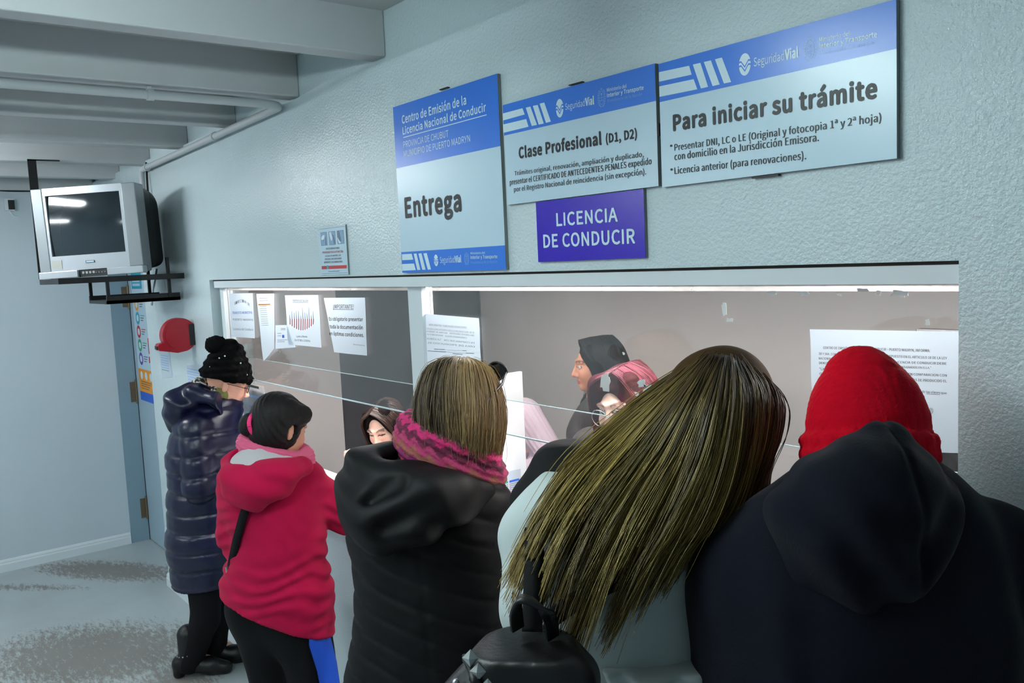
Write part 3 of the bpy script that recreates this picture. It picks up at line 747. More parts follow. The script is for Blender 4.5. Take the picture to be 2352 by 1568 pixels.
# 5 important
o, cy = sheet('notice', [(-3.2717, 1.8751), (-2.9212, 1.8786), (-2.9331, 1.6556), (-3.2107, 1.653)], 'notice headed IMPORTANTE, left of the white window mullion', seed=5, curl=.003)
its = [('t', '¡IMPORTANTE!', (-3.1928, 1.8319, -3.0162, 1.834, 0.0169), M_INK, .008), ('q', bar((-3.1934, 1.8279), (-3.0167, 1.8302), .0016), M_INK),
       ('t', 'Es obligatorio presentar', (-3.235, 1.7824, -2.9491, 1.7881, 0.0136), M_INK, .014), ('t', 'toda la documentación', (-3.2319, 1.7508, -2.9532, 1.7563, 0.0142), M_INK, .014),
       ('t', 'en óptimas condiciones.', (-3.2404, 1.7222, -2.9492, 1.7267, 0.0142), M_INK, .014), ('t', 'Muchas gracias', (-3.0339, 1.6921, -2.9468, 1.6918, 0.0044), M_INK, .006)]
printing(o, cy, its)
# 6 sheet printed on its far side
o, cy = sheet('notice', [(-2.5213, 1.8265), (-2.1909, 1.819), (-2.1873, 1.6395), (-2.5222, 1.6107)], 'notice whose print reads in mirror image, right of the white window mullion', seed=6, curl=.003)
LN = ('CENTRO DE EMISIÓN DE LICENCIA DE CONDUCIR – PUERTO MADRYN, INFORMA:', 'SR Y SRA. CONDUCTOR/A RECUERDE QUE SEGÚN LO DISPUESTO EN EL ARTICULO 18 DE LA LEY', 'NACIONAL DE TRÁNSITO', 'UNA LICENCIA DE CONDUCIR DEBE', 'DENUNCIAR A LA', 'CONSIGNADOS EN ELLA', '“LA LICENCIA', 'EN COMPARACION CON', 'DÍAS DE PRODUCIDO EL')
its = [('t', LN[0], (-2.4826, 1.7862, -2.2593, 1.7834, 0.0062), M_GREYINK, 0, True), ('t', LN[1], (-2.4963, 1.7724, -2.2185, 1.769, 0.0057), M_GREYINK, 0, True)]
for k, (s_, a, c) in enumerate(((LN[2], 232, 360), (LN[3], 380, 548), (LN[4], 232, 330), (LN[5], 350, 500), (LN[6], 235, 320), (LN[7], 340, 550), (LN[8], 250, 552))):
    pass
for s_, t_ in zip(LN[2:], [(-2.4972, 1.7635, -2.3705, 1.7624, 0.0052), (-2.3572, 1.7624, -2.2193, 1.7603, 0.0055), (-2.4962, 1.7537, -2.3983, 1.7527, 0.0052), (-2.3848, 1.7523, -2.2597, 1.7508, 0.0055), (-2.4968, 1.7387, -2.4087, 1.7381, 0.0057), (-2.3907, 1.7379, -2.2197, 1.7363, 0.0056), (-2.4973, 1.7246, -2.219, 1.7248, 0.0052)]):
    its.append(('t', s_, t_, M_GREYINK, 0, True))
its += [('q', bar(a, c, .0018), M_GREYINK) for a, c in [((-2.4559, 1.7061), (-2.2631, 1.7108)), ((-2.4962, 1.6977), (-2.224, 1.7043)), ((-2.3413, 1.6974), (-2.2853, 1.6978))]]
its += [('q', [(-2.4663, 1.6384), (-2.4494, 1.6396), (-2.4469, 1.6645), (-2.4638, 1.6634)], M_GREYINK), ('q', [(-2.3421, 1.6694), (-2.2581, 1.673), (-2.2576, 1.6789), (-2.3416, 1.6754)], M_SIGNFAINT), ('q', [(-2.2631, 1.6629), (-2.2572, 1.6633), (-2.256, 1.6781), (-2.2618, 1.6777)], M_BLUEINK)]
printing(o, cy, its)
# 7 large notice by the right jamb
o, cy = sheet('notice', [(-1.0214, 1.8261), (-0.7, 1.833), (-0.7, 1.6116), (-1.0102, 1.5742)], 'large white notice on the driving licence rules, beside the right window jamb', seed=7, curl=.0015)
T17 = [(-0.9892, 1.7867, -0.7696, 1.7926, 0.0051), (-0.9993, 1.7739, -0.7385, 1.7807, 0.0047), (-0.9995, 1.7641, -0.9307, 1.7666, 0.0047), (-0.8633, 1.7661, -0.7392, 1.7709, 0.0044), (-0.9987, 1.7547, -0.9473, 1.7566, 0.0047), (-0.8308, 1.7584, -0.7671, 1.7612, 0.004), (-0.9984, 1.7421, -0.9641, 1.7434, 0.0047), (-0.8164, 1.7457, -0.7384, 1.749, 0.0044), (-0.9981, 1.7322, -0.977, 1.7335, 0.0047), (-0.8065, 1.7352, -0.7384, 1.7385, 0.0047), (-0.9987, 1.7227, -0.9835, 1.7235, 0.0044), (-0.7891, 1.7144, -0.7784, 1.7151, 0.0043), (-0.7759, 1.7149, -0.7503, 1.7163, 0.0043), (-0.7486, 1.7161, -0.7383, 1.7164, 0.0042)]
S17 = ('CENTRO DE EMISIÓN DE LICENCIA DE CONDUCIR – PUERTO MADRYN, INFORMA:', 'SR Y SRA. CONDUCTOR/A RECUERDE QUE SEGÚN LO DISPUESTO EN EL ARTICULO 18 DE LA LEY', 'NACIONAL DE TRÁNSITO', 'DE UNA LICENCIA DE CONDUCIR DEBE', 'DENUNCIAR A LA', 'CONSIGNADOS EN ELLA.”', '“LA LICEN', 'A EN COMPARACION CON', 'OTRO', 'DÍAS DE PRODUCIDO EL', 'CAM', 'a de', 'las clases', 'que')
its = [('t', s_, t_, M_INK, .006) for s_, t_ in zip(S17, T17)]
its += [('q', bar((-0.7759, 1.7128), (-0.7503, 1.7142), .0007), M_INK), ('q', [(-0.7783, 1.6355), (-0.7617, 1.6367), (-0.7614, 1.6461), (-0.7784, 1.6446)], M_BLUEINK), ('q', bar((-0.7819, 1.6582), (-0.7755, 1.6586), .003), M_BLUEINK), ('q', bar((-0.7791, 1.6506), (-0.7649, 1.6517), .0012), M_GREYINK)]
pr = printing(o, cy, its)
q = MB(); c = (-0.766, 1.6831); crest(q, c[0], c[1], .0042, .0062, M_GREYINK, PY - .0035); cr = q.build('crest'); cr.parent = o
# stand-up notice on the counter, at the left end
q = MB()
aq = [(-4.3411, 1.4371), (-4.1048, 1.4414)]
e = empty('sign_holder', (aq[0][0], .10, .99), 'clear sign holder with a white sheet, standing on the worktop by the left jamb', 'sign holder')
sh = MB(); pq = [(-4.3854, 1.3966), (-4.0934, 1.414)]
sh.box((pq[0][0], .10, .995), (pq[1][0], .1012, pq[0][1]), M_SHEET); child(e, sh, 'sheet')
sh = MB(); sh.box((pq[0][0] - .004, .097, .99), (pq[1][0] + .004, .0985, pq[0][1] + .03), M_TAPE); sh.box((pq[0][0] - .004, .06, .9895), (pq[1][0] + .004, .15, .992), M_TAPE); child(e, sh, 'holder')
sh = MB()
for k in range(5): quad(sh, bar((pq[0][0] + .03, pq[0][1] - .04 - .045 * k), (pq[1][0] - .04, pq[0][1] - .04 - .045 * k), .012 if k == 0 else .006), M_SIGNFAINT, .0965)
quad(sh, bar((pq[0][0] + .01, pq[0][1] + .012), (pq[1][0] - .06, pq[0][1] + .012), .012), M_GREYINK, .0965)
child(e, sh, 'print')

# poster on the door leaf, papers on the wall beside it
DP = .1885
def dq(mb, a, c, m, y=DP):
    quad(mb, [(a[0], c[1]), (c[0], c[1]), (c[0], a[1]), (a[0], a[1])], m, y)
P_ = [(-6.7113, 1.982), (-6.4589, 1.1169)]
X0p, X1p = P_[0][0] + .02, P_[0][0] + .40; Z1p, Z0p = 2.03, P_[1][1] - .03
e = empty('poster', (X0p, DP, Z0p), 'tall white poster with coloured circles and an orange panel, on the door', 'poster')
q = MB(); q.box((X0p, DP + .0005, Z0p), (X1p, DP + .0013, Z1p), M_SIGNW); child(e, q, 'sheet')
q = MB(); W_ = X1p - X0p; H_ = Z1p - Z0p
pz = lambda f: Z1p - H_ * f
dq(q, (X0p + .04 * W_, pz(.01)), (X0p + .72 * W_, pz(.13)), M_TEAL)
for i in range(3): dq(q, (X0p + .10 * W_, pz(.03 + .03 * i)), (X0p + .6 * W_, pz(.048 + .03 * i)), M_SIGNW, DP - .0004)
for i, m in enumerate((M_ORANGE, M_TEAL, M_REDINK, M_GREENINK, M_PURPLE)):
    c = (X0p + .26 * W_, pz(.25 + .105 * i)); rx = .13 * W_
    q.add([(c[0] + rx * math.cos(t), DP, c[1] + rx * .95 * math.sin(t)) for t in np.linspace(0, 6.283, 18, endpoint=False)], [tuple(range(18))], m)
    q.add([(c[0] + rx * .6 * math.cos(t), DP - .0004, c[1] + rx * .5 * math.sin(t)) for t in np.linspace(0, 6.283, 14, endpoint=False)], [tuple(range(14))], M_SIGNLT)
    for k in range(3): dq(q, (X0p + .45 * W_, pz(.225 + .105 * i + .018 * k)), (X0p + (.72 - .05 * k) * W_, pz(.232 + .105 * i + .018 * k)), m if k == 0 else M_GREYINK)
dq(q, (X0p + .80 * W_, pz(.50)), (X0p + .95 * W_, pz(.62)), M_REDINK); dq(q, (X0p + .78 * W_, pz(.64)), (X0p + .96 * W_, pz(.69)), M_REDINK)
dq(q, (X0p, pz(.75)), (X1p, pz(.93)), M_ORANGE); dq(q, (X0p, pz(.93)), (X1p, pz(1.0)), M_BLUEINK)
for k in range(3):
    c = (X0p + (.2 + .3 * k) * W_, pz(.80)); rx = .08 * W_
    q.add([(c[0] + rx * math.cos(t), DP - .0004, c[1] + rx * math.sin(t)) for t in np.linspace(0, 6.283, 14, endpoint=False)], [tuple(range(14))], M_SIGNLT)
for k in range(4): dq(q, (X0p + .12 * W_, pz(.845 + .018 * k)), (X0p + (.85 - .07 * k) * W_, pz(.851 + .018 * k)), M_BRASS, DP - .0004)
child(e, q, 'print')
for Q, lab, sd in (([(-5.4463, 1.5326), (-5.2515, 1.5489), (-5.2263, 1.3945), (-5.4381, 1.3721)], 'sheet of small print on the wall under the red dispenser', 8), ([(-4.9478, 1.4865), (-4.6938, 1.5088), (-4.6906, 1.3442), (-4.9563, 1.3312)], 'pale sheet on the wall behind the black bobble hat', 9)):
    o, cy = sheet('wall_notice', Q, lab, y=-.0015, curl=.001, seed=sd, group=None)
    zz = np.linspace(Q[0][1] - .02, Q[2][1] + .03, 7)
    printing(o, cy, [('q', bar((Q[3][0] + .012, z), (Q[1][0] - .03, z), .004), M_SIGNFAINT if k else M_GREENINK) for k, z in enumerate(zz[::-1])], -.0015)

# ------------------------------------------------------------------ television on its bracket
tvc = Vector((-4.9294, -0.4565, 2.2532))
tx = Vector((.62, .785, 0)).normalized(); tb = Vector((-tx.y, tx.x, 0))
TM = Matrix(((tx.x, tb.x, 0, tvc.x), (tx.y, tb.y, 0, tvc.y), (0, 0, 1, tvc.z), (0, 0, 0, 1))) @ Matrix.Rotation(math.radians(-1.6), 4, 'Y')
tv = tag(bpy.data.objects.new('television', None), 'silver tube television with a dark screen on a black wall bracket', 'television'); COL.objects.link(tv); tv.matrix_world = TM
W2, HT, HB = .272, .226, -.236
SX0, SX1, SZ0, SZ1 = -.202, .186, -.128, .188
def part(mb, name, par=None, bevel=0.0):
    p = mb.build(name, par or tv, bevel); return p
q = MB()
for (a, c) in (((-W2, HB + .03), (-.215, HT)), ((.2, HB + .03), (W2, HT))):
    q = MB(); q.box((a[0], -.004, a[1]), (c[0], .05, c[1]), M_SILVERD); part(q, 'speaker_panel', None, .004)
q = MB()
q.box((-.215, 0, SZ1), (.2, .05, HT), M_SILVER); q.box((-.215, 0, HB + .03), (.2, .05, SZ0), M_SILVER)
q.box((-.215, 0, SZ0), (SX0, .05, SZ1), M_SILVER); q.box((SX1, 0, SZ0), (.2, .05, SZ1), M_SILVER)
part(q, 'bezel')
q = MB(); n = 14; vs = []
for j in range(n + 1):
    for i in range(n + 1):
        u, v = i / n * 2 - 1, j / n * 2 - 1
        vs.append((SX0 + (SX1 - SX0) * (u + 1) / 2, .016 - .016 * (1 - .5 * u * u - .5 * v * v), SZ0 + (SZ1 - SZ0) * (v + 1) / 2))
q.add(vs, [(j * (n + 1) + i, j * (n + 1) + i + 1, (j + 1) * (n + 1) + i + 1, (j + 1) * (n + 1) + i) for j in range(n) for i in range(n)], M_SCREEN, True)
part(q, 'screen')
q = MB(); q.box((-W2 - .002, -.02, HB - .008), (-.07, .04, HB + .030), M_SILVER); part(q, 'front_panel', None, .004)
q = MB(); q.box((.085, -.02, HB - .008), (W2 + .002, .04, HB + .030), M_SILVER); part(q, 'front_panel', None, .004)
q = MB(); q.box((-.07, -.004, HB - .008), (.085, .03, HB + .026), M_BLACKPL)
for k in range(4): q.box((-.05 + .018 * k, -.01, HB + .008), (-.038 + .018 * k, -.004, HB + .02), M_STEEL)
for k in range(5): q.box((.004 + .015 * k, -.008, HB + .009), (.012 + .015 * k, -.004, HB + .014), M_SIGNEDGE)
part(q, 'control_panel')
q = MB(); q.box((-.205, -.002, HB + .042), (-.155, 0, HB + .088), mat('sticker_beige', (168, 168, 160), .6)); part(q, 'sticker')
q = MB(); q.box((-.028, -.003, HB + .064), (.018, 0, HB + .076), M_BLACKPL); q.box((-.025, -.0036, HB + .066), (.015, -.003, HB + .074), M_SIGNW); part(q, 'badge', None, .001)
# rear housing: silver collar then dark tapering tube housing with vent ribs
def rr(w, h0, h1, y, r=.03, n=6):
    P = []
    for cx, cz, a0 in ((w - r, h1 - r, 0), (-w + r, h1 - r, 90), (-w + r, h0 + r, 180), (w - r, h0 + r, 270)):
        for k in range(n + 1):
            t = math.radians(a0 + 90 * k / n); P.append((cx + r * math.cos(t), y, cz + r * math.sin(t)))
    return P
def loft(q, rings, m):
    n = len(rings[0]); vs = [p for r in rings for p in r]
    q.add(vs, [(i * n + k, (i + 1) * n + k, (i + 1) * n + (k + 1) % n, i * n + (k + 1) % n) for i in range(len(rings) - 1) for k in range(n)], m, False)
    q.add(rings[-1], [tuple(range(n - 1, -1, -1))], m)
q = MB(); loft(q, [rr(W2, HB, HT, .045, .012), rr(W2, HB, HT, .10, .012)], M_SILVERD); part(q, 'collar')
q = MB(); rings = []
for k in range(29):
    f = k / 28; y = .10 + .42 * f
    w_ = W2 - .004 - .11 * f ** 2.4; ht = HT - .012 - .085 * f ** 2; hb = HB + .01 + .03 * f
    g = 0 if k < 6 or k % 2 else -.004
    rings.append(rr(w_ + g, hb - g, ht + g, y, .03 + .02 * f))
loft(q, rings, M_BLACKPL); part(q, 'rear_housing')
# wall bracket
zt = tvc.z + HB - .012
br = empty('wall_bracket', (-4.9, 0, zt), 'black steel shelf bracket on the wall carrying the silver television', 'bracket')
yE = -.63
q = MB()
q.box((-5.36, yE, zt - .03), (-5.33, -.002, zt), M_BLACK); q.box((-4.89, yE, zt - .03), (-4.86, -.002, zt), M_BLACK)
q.box((-5.33, yE, zt - .03), (-4.89, yE + .03, zt), M_BLACK); q.box((-5.33, -.05, zt - .03), (-4.89, -.02, zt), M_BLACK)
q.box((-5.33, -.47, zt - .012), (-4.89, -.15, zt - .004), M_BLACK)
child(br, q, 'top_tray')
q = MB(); zl = 1.8875
q.box((-5.3, -.40, zl - .03), (-4.90, -.02, zl - .012), M_BLACK); q.box((-4.915, -.40, zl - .03), (-4.90, -.02, zl + .012), M_BLACK); q.box((-5.3, -.40, zl - .03), (-5.285, -.02, zl + .012), M_BLACK)
child(br, q, 'lower_shelf')
for (x, y, z1_) in ((-4.905, -.39, zt - .03), (-5.29, -.39, zt - .03), (-4.9, -.075, zt + .09), (-5.28, -.075, zt + .09)):
    q = MB(); q.box((x - .008, y - .008, zl - .012), (x + .008, y + .008, z1_), M_BLACK); child(br, q, 'strut')
hb_ = [(-0.6108, 2.627), (-0.6037, 2.514)]
q = MB(); q.box((-5.375, hb_[0][0] - .02, 2.30), (-5.365, hb_[0][0] + .022, 2.66), M_BLACK); q.box((-5.375, hb_[0][0] - .02, 2.655), (-5.365, hb_[0][0] + .14, 2.662), M_BLACK)
q.box((-5.375, hb_[0][0] - .02, zt), (-5.365, hb_[0][0] + .022, 2.30), M_BLACK)
child(br, q, 'hanger_bar')
# cables
q = MB(); q.tube([(-5.3637, -0.01, 2.66), (-5.3549, -0.012, 2.6574), (-5.3424, -0.02, 2.5419), (-5.3092, -0.03, 2.4123)], .006, M_BLACK, 8)
tag(q.build('cable'), 'black cable dropping from the ceiling joist behind the television', 'cable')
q = MB(); a_, c_ = [(-0.7269, 2.6294), (-0.3251, 2.6202)]
q.tube([(-6.775, a_[0], a_[1]), (-6.775, (a_[0] + c_[0]) / 2, (a_[1] + c_[1]) / 2 - .006), (-6.775, c_[0], c_[1]), (-6.775, c_[0] + .5, c_[1] - .01)], .008, M_BLACK, 8)
tag(q.build('cable'), 'black cable running along the end wall behind the television', 'cable')
q = MB(); q.tube([(-5.2621, -0.03, 2.0344), (-5.3041, -0.03, 1.9787), (-5.3667, -0.03, 1.9144), (-5.4562, -0.02, 1.8213)], .006, M_CONDUIT, 8)
tag(q.build('cable'), 'pale cable hanging beside the shelf bracket near the door', 'cable')
# sensor on the end wall
sy, sz = (-0.5308, 2.5231)
e = empty('motion_sensor', (-6.79, sy, sz), 'small motion sensor with a black face, high on the end wall', 'sensor')
q = MB(); q.box((-6.788, sy - .03, sz - .04), (-6.755, sy + .03, sz + .04), M_TRIM); child(e, q, 'sensor_body')
q = MB(); q.box((-6.755, sy - .008, sz - .034), (-6.748, sy + .03, sz + .03), M_BLACKPL); child(e, q, 'sensor_face')
q = MB(); q.tube([(-6.785, sy + .0, sz - .04), (-6.78, sy + .02, sz - .075), (-6.782, sy + .05, sz - .085)], .004, M_TRIM, 6); child(e, q, 'sensor_lead')

# conduit under the joists and down the wall
pc_ = [(-3.3458, 2.6581), (-5.3712, 2.6232)]
xk, zk, xl, zl2 = pc_[0][0], 2.66, pc_[1][0], 2.625
e = empty('conduit', (xk, -.03, zk), 'grey painted conduit under the joists that turns along the wall', 'conduit')
def arc(c, u, v, r, n=7): return [Vector(c) + Vector(u) * (r * math.sin(t)) + Vector(v) * (r * (1 - math.cos(t))) for t in np.linspace(0, math.pi / 2, n)]
q = MB()
q.tube([(xk, YS + .05, zk), (xk, -.10, zk)] + [(xk - .07 * (1 - math.cos(t)), -.10 + .07 * math.sin(t), zk) for t in np.linspace(0.2, math.pi / 2, 6)] + [(xl + .05, -.03, zl2)] + [(xl - .02 + .0 - .03 * math.sin(t) + .02, -.03, zl2 - .05 * (1 - math.cos(t))) for t in np.linspace(.2, math.pi / 2, 5)] + [(xl - .03, -.03, 2.3)], .0165, M_CONDUIT, 12)
child(e, q, 'pipe')
for (x, y, z) in ((xk, -.55, zk), ((xk * .6 + xl * .4), -.03, zk * .6 + zl2 * .4), (xl + .09, -.03, zl2)):
    q = MB()
    if y < -.1: q.tube([(x, y - .012, z), (x, y + .012, z)], .021, M_CONDUIT, 12); q.box((x - .006, y - .006, z), (x + .006, y + .006, z + .03), M_CONDUIT)
    else: q.tube([(x - .012, y, z), (x + .012, y, z)], .021, M_CONDUIT, 12); q.box((x - .006, y, z - .006), (x + .006, -.001, z + .024), M_CONDUIT)
    child(e, q, 'pipe_clip')

# red ticket dispenser, snail shaped, standing out from the wall
XD = -4.80
dc = (-0.0774, 1.6702); dsp = (-0.1946, 1.6079)
e = empty('ticket_dispenser', (XD, 0, dc[1]), 'red snail-shaped ticket dispenser on the wall left of the window', 'ticket dispenser')
R_ = .093
out = [(dc[0] + R_ * math.cos(t), dc[1] + R_ * math.sin(t)) for t in np.linspace(math.radians(-70), math.radians(205), 34)]
out += [(dsp[0] + .03, dsp[1] + .028), (dsp[0] + .004, dsp[1] + .024), (dsp[0] - .004, dsp[1] + .010), (dsp[0] + .002, dsp[1] - .012), (dsp[0] + .05, dsp[1] - .022), (dc[0] - .02, dc[1] - R_ * 1.02)]
q = MB(); q.prism([(XD - .03, p[0], p[1]) for p in out], (.06, 0, 0), M_RED, False)
child(e, q, 'housing').modifiers.new('b', 'BEVEL').width = .006
q = MB(); q.prism([(XD - .022, dc[0] + (R_ - .015) * math.cos(t), dc[1] + (R_ - .015) * math.sin(t)) for t in np.linspace(0, 6.283, 30, endpoint=False)], (.056, 0, 0), M_RED, False); child(e, q, 'cover_disc')
q = MB(); q.box((XD - .026, dc[0] + .05, dc[1] - .05), (XD + .026, -.03, dc[1] + .055), M_RED)
for k in range(5): q.box((XD - .029, dc[0] + .06, dc[1] - .045 + .022 * k), (XD + .029, -.028, dc[1] - .040 + .022 * k), M_REDINK)
child(e, q, 'neck')
q = MB(); q.box((XD - .035, -.03, dc[1] - .06), (XD + .035, -.001, dc[1] + .055), M_BLACKPL); child(e, q, 'mounting_plate')
q = MB(); q.box((XD - .02, dsp[0] - .007, dsp[1] - .006), (XD + .02, dsp[0] + .004, dsp[1] + .012), M_BLACKPL); child(e, q, 'ticket_slot')
# ================================================================== PEOPLE: surfaces grown from distance fields
BIG = 9.0
class Field:
    """signed-distance field on a rectilinear grid in a person's own frame (x right, y away, z up)"""
    def __init__(self, lo, hi, h, zfine=None, hf=None):
        self.ax = []
        for i in range(3):
            if i == 2 and zfine:
                a, c = zfine; p = []
                z = lo[2]
                while z < hi[2]:
                    p.append(z); z += hf if a <= z <= c else h
                self.ax.append(np.array(p, np.float32))
            else:
                self.ax.append(np.arange(lo[i], hi[i] + (h if hf is None else hf), h if (hf is None or i == 2) else hf, dtype=np.float32))
        self.D = np.full([len(a) for a in self.ax], BIG, np.float32)
    def block(self, lo, hi, m=0.07):
        sl = []
        for i in range(3):
            a = np.searchsorted(self.ax[i], lo[i] - m); b = np.searchsorted(self.ax[i], hi[i] + m)
            sl.append(slice(max(0, a - 1), min(len(self.ax[i]), b + 1)))
        if any(s.stop - s.start <= 0 for s in sl): return None, None
        P = [self.ax[0][sl[0]][:, None, None], self.ax[1][sl[1]][None, :, None], self.ax[2][sl[2]][None, None, :]]
        return tuple(sl), P
    def mix(self, sl, d, k, op):
        A = self.D[sl]
        if op == 'add':
            if k > 0:
                h = np.maximum(k - np.abs(A - d), 0) / k
                self.D[sl] = np.minimum(A, d) - h * h * k * 0.25
            else: self.D[sl] = np.minimum(A, d)
        elif op == 'sub':
            if k > 0:
                h = np.maximum(k - np.abs(A + d), 0) / k
                self.D[sl] = np.maximum(A, -d) + h * h * k * 0.25
            else: self.D[sl] = np.maximum(A, -d)
        elif op == 'cut':
            self.D[sl] = np.maximum(A, d)
    def cone(self, a, b, ra, rb, k=0.03, flat=None, op='add'):
        a = np.array(a, np.float32); b = np.array(b, np.float32)
        rm = max(ra, rb) * (max(1, flat[1]) if flat else 1)
        sl, P = self.block(np.minimum(a, b) - rm, np.maximum(a, b) + rm)
        if sl is None: return self
        ab = b - a; L2 = float(ab @ ab) + 1e-9
        t = np.clip(((P[0] - a[0]) * ab[0] + (P[1] - a[1]) * ab[1] + (P[2] - a[2]) * ab[2]) / L2, 0, 1)
        q = [P[i] - a[i] - t * ab[i] for i in range(3)]
        r = ra + (rb - ra) * t
        if flat:
            n, s = flat; n = np.array(n, np.float32); n = n / np.linalg.norm(n)
            dn = q[0] * n[0] + q[1] * n[1] + q[2] * n[2]
            d2 = q[0] ** 2 + q[1] ** 2 + q[2] ** 2 - dn ** 2 + (dn / s) ** 2
            d = (np.sqrt(np.maximum(d2, 1e-12)) - r) * min(1, s) ** 0.5
        else:
            d = np.sqrt(q[0] ** 2 + q[1] ** 2 + q[2] ** 2) - r
        self.mix(sl, d, k, op); return self
    def path(self, pts, k=0.03, flat=None, op='add'):
        for (a, ra), (b, rb) in zip(pts[:-1], pts[1:]):
            self.cone(a, b, ra, rb, k, flat, op)
        return self
    def ell(self, c, r, R=None, k=0.02, op='add'):
        c = np.array(c, np.float32); r = np.array(r, np.float32)
        m = float(r.max())
        sl, P = self.block(c - m, c + m)
        if sl is None: return self
        q = [P[i] - c[i] for i in range(3)]
        if R is not None:
            q = [q[0] * R[0][j] + q[1] * R[1][j] + q[2] * R[2][j] for j in range(3)]
        k0 = np.sqrt(sum((q[i] / r[i]) ** 2 for i in range(3)))
        k1 = np.sqrt(sum((q[i] / r[i] ** 2) ** 2 for i in range(3))) + 1e-6
        d = k0 * (k0 - 1) / k1
        self.mix(sl, d, k, op); return self
    def plane(self, p, n, op='cut'):
        """keep the side the normal points away from"""
        n = np.array(n, np.float32); n = n / np.linalg.norm(n)
        d = (self.ax[0][:, None, None] - p[0]) * n[0] + (self.ax[1][None, :, None] - p[1]) * n[1] + (self.ax[2][None, None, :] - p[2]) * n[2]
        self.D = np.maximum(self.D, d.astype(np.float32)); return self
    def disp(self, fn):
        """push the surface out by fn(x, y, z) near the surface"""
        m = np.abs(self.D) < 0.06
        i, j, k = np.nonzero(m)
        self.D[m] -= fn(self.ax[0][i], self.ax[1][j], self.ax[2][k]).astype(np.float32)
        return self
    def mesh(self, smooth=0):
        D = self.D; ax = self.ax
        D[0] = np.maximum(D[0], 1e-4); D[-1] = np.maximum(D[-1], 1e-4)
        D[:, 0] = np.maximum(D[:, 0], 1e-4); D[:, -1] = np.maximum(D[:, -1], 1e-4)
        D[:, :, 0] = np.maximum(D[:, :, 0], 1e-4); D[:, :, -1] = np.maximum(D[:, :, -1], 1e-4)
        S = D < 0
        n = [s - 1 for s in S.shape]
        cnt = np.zeros(n, np.int8)
        for a in (0, 1):
            for b in (0, 1):
                for c in (0, 1):
                    cnt += S[a:n[0] + a, b:n[1] + b, c:n[2] + c]
        act = (cnt > 0) & (cnt < 8)
        I, J, K = np.nonzero(act)
        idx = np.full(n, -1, np.int64); idx[I, J, K] = np.arange(len(I))
        acc = np.zeros((len(I), 3)); num = np.zeros(len(I))
        corners = [(a, b, c) for a in (0, 1) for b in (0, 1) for c in (0, 1)]
        vals = {q: D[I + q[0], J + q[1], K + q[2]] for q in corners}
        for q in corners:
            for axi in range(3):
                if q[axi] == 0:
                    w = list(q); w[axi] = 1; w = tuple(w)
                    A, B = vals[q], vals[w]
                    m = (A < 0) != (B < 0)
                    t = A[m] / (A[m] - B[m])
                    base = [ax[0][I[m] + q[0]].astype(float), ax[1][J[m] + q[1]].astype(float), ax[2][K[m] + q[2]].astype(float)]
                    ii = (I, J, K)[axi][m]
                    base[axi] = base[axi] + t * (ax[axi][ii + 1] - ax[axi][ii])
                    acc[m] += np.stack(base, 1); num[m] += 1
        V = acc / num[:, None]
        F = []
        for axi in range(3):
            sl0 = [slice(None)] * 3; sl1 = [slice(None)] * 3
            sl0[axi] = slice(0, -1); sl1[axi] = slice(1, None)
            a = S[tuple(sl0)]; b = S[tuple(sl1)]
            e = np.nonzero(a != b); flip = a[e]
            u, v = [(1, 2), (2, 0), (0, 1)][axi]
            ok = (e[u] > 0) & (e[v] > 0) & (e[u] < S.shape[u] - 1) & (e[v] < S.shape[v] - 1)
            e = [q[ok] for q in e]; flip = flip[ok]
            quad_ = []
            for du, dv in ((-1, -1), (0, -1), (0, 0), (-1, 0)):
                q = [e[0].copy(), e[1].copy(), e[2].copy()]; q[u] += du; q[v] += dv
                quad_.append(idx[q[0], q[1], q[2]])
            Q = np.stack(quad_, 1); Q[~flip] = Q[~flip][:, ::-1]
            F.append(Q)
        F = np.concatenate(F)
        F = F[(F >= 0).all(1)]
        for _ in range(smooth):
            A = np.zeros_like(V); N = np.zeros(len(V))
            for i in range(4):
                p, q = F[:, i], F[:, (i + 1) % 4]
                np.add.at(A, p, V[q]); np.add.at(N, p, 1); np.add.at(A, q, V[p]); np.add.at(N, q, 1)
            V = V * 0.5 + 0.5 * A / np.maximum(N, 1)[:, None]
        return V, F

def np_mesh(name, V, F, mats, parent=None, smooth=True, col=None, mi=None):
    me = bpy.data.meshes.new(name)
    nv, nf = len(V), len(F); w = F.shape[1]
    me.vertices.add(nv); me.vertices.foreach_set('co', np.ascontiguousarray(V, np.float32).ravel())
    me.loops.add(nf * w); me.loops.foreach_set('vertex_index', np.ascontiguousarray(F, np.int32).ravel())
    me.polygons.add(nf); me.polygons.foreach_set('loop_start', np.arange(0, nf * w, w, dtype=np.int32))
    me.polygons.foreach_set('use_smooth', np.full(nf, smooth))
    if not isinstance(mats, (list, tuple)): mats = [mats]
    for m in mats: me.materials.append(m)
    if mi is not None: me.polygons.foreach_set('material_index', np.ascontiguousarray(mi, np.int32))
    me.update(calc_edges=True)
    if col is not None:
        at_ = me.color_attributes.new('tint', 'FLOAT_COLOR', 'POINT')
        at_.data.foreach_set('color', np.ascontiguousarray(np.concatenate([col, np.ones((nv, 1))], 1), np.float32).ravel())
    o = bpy.data.objects.new(name, me); COL.objects.link(o)
    if parent is not None: o.parent = parent
    return o

def rotm(yaw, pitch=0.0, roll=0.0):
    cy, sy = math.cos(yaw), math.sin(yaw); cp, sp = math.cos(pitch), math.sin(pitch); cr, sr = math.cos(roll), math.sin(roll)
    Rz = np.array([[cy, -sy, 0], [sy, cy, 0], [0, 0, 1]]); Rx = np.array([[1, 0, 0], [0, cp, -sp], [0, sp, cp]]); Ry = np.array([[cr, 0, sr], [0, 1, 0], [-sr, 0, cr]])
    return Rz @ Rx @ Ry      # forward of the head is +y; pitch < 0 looks down, yaw > 0 turns left

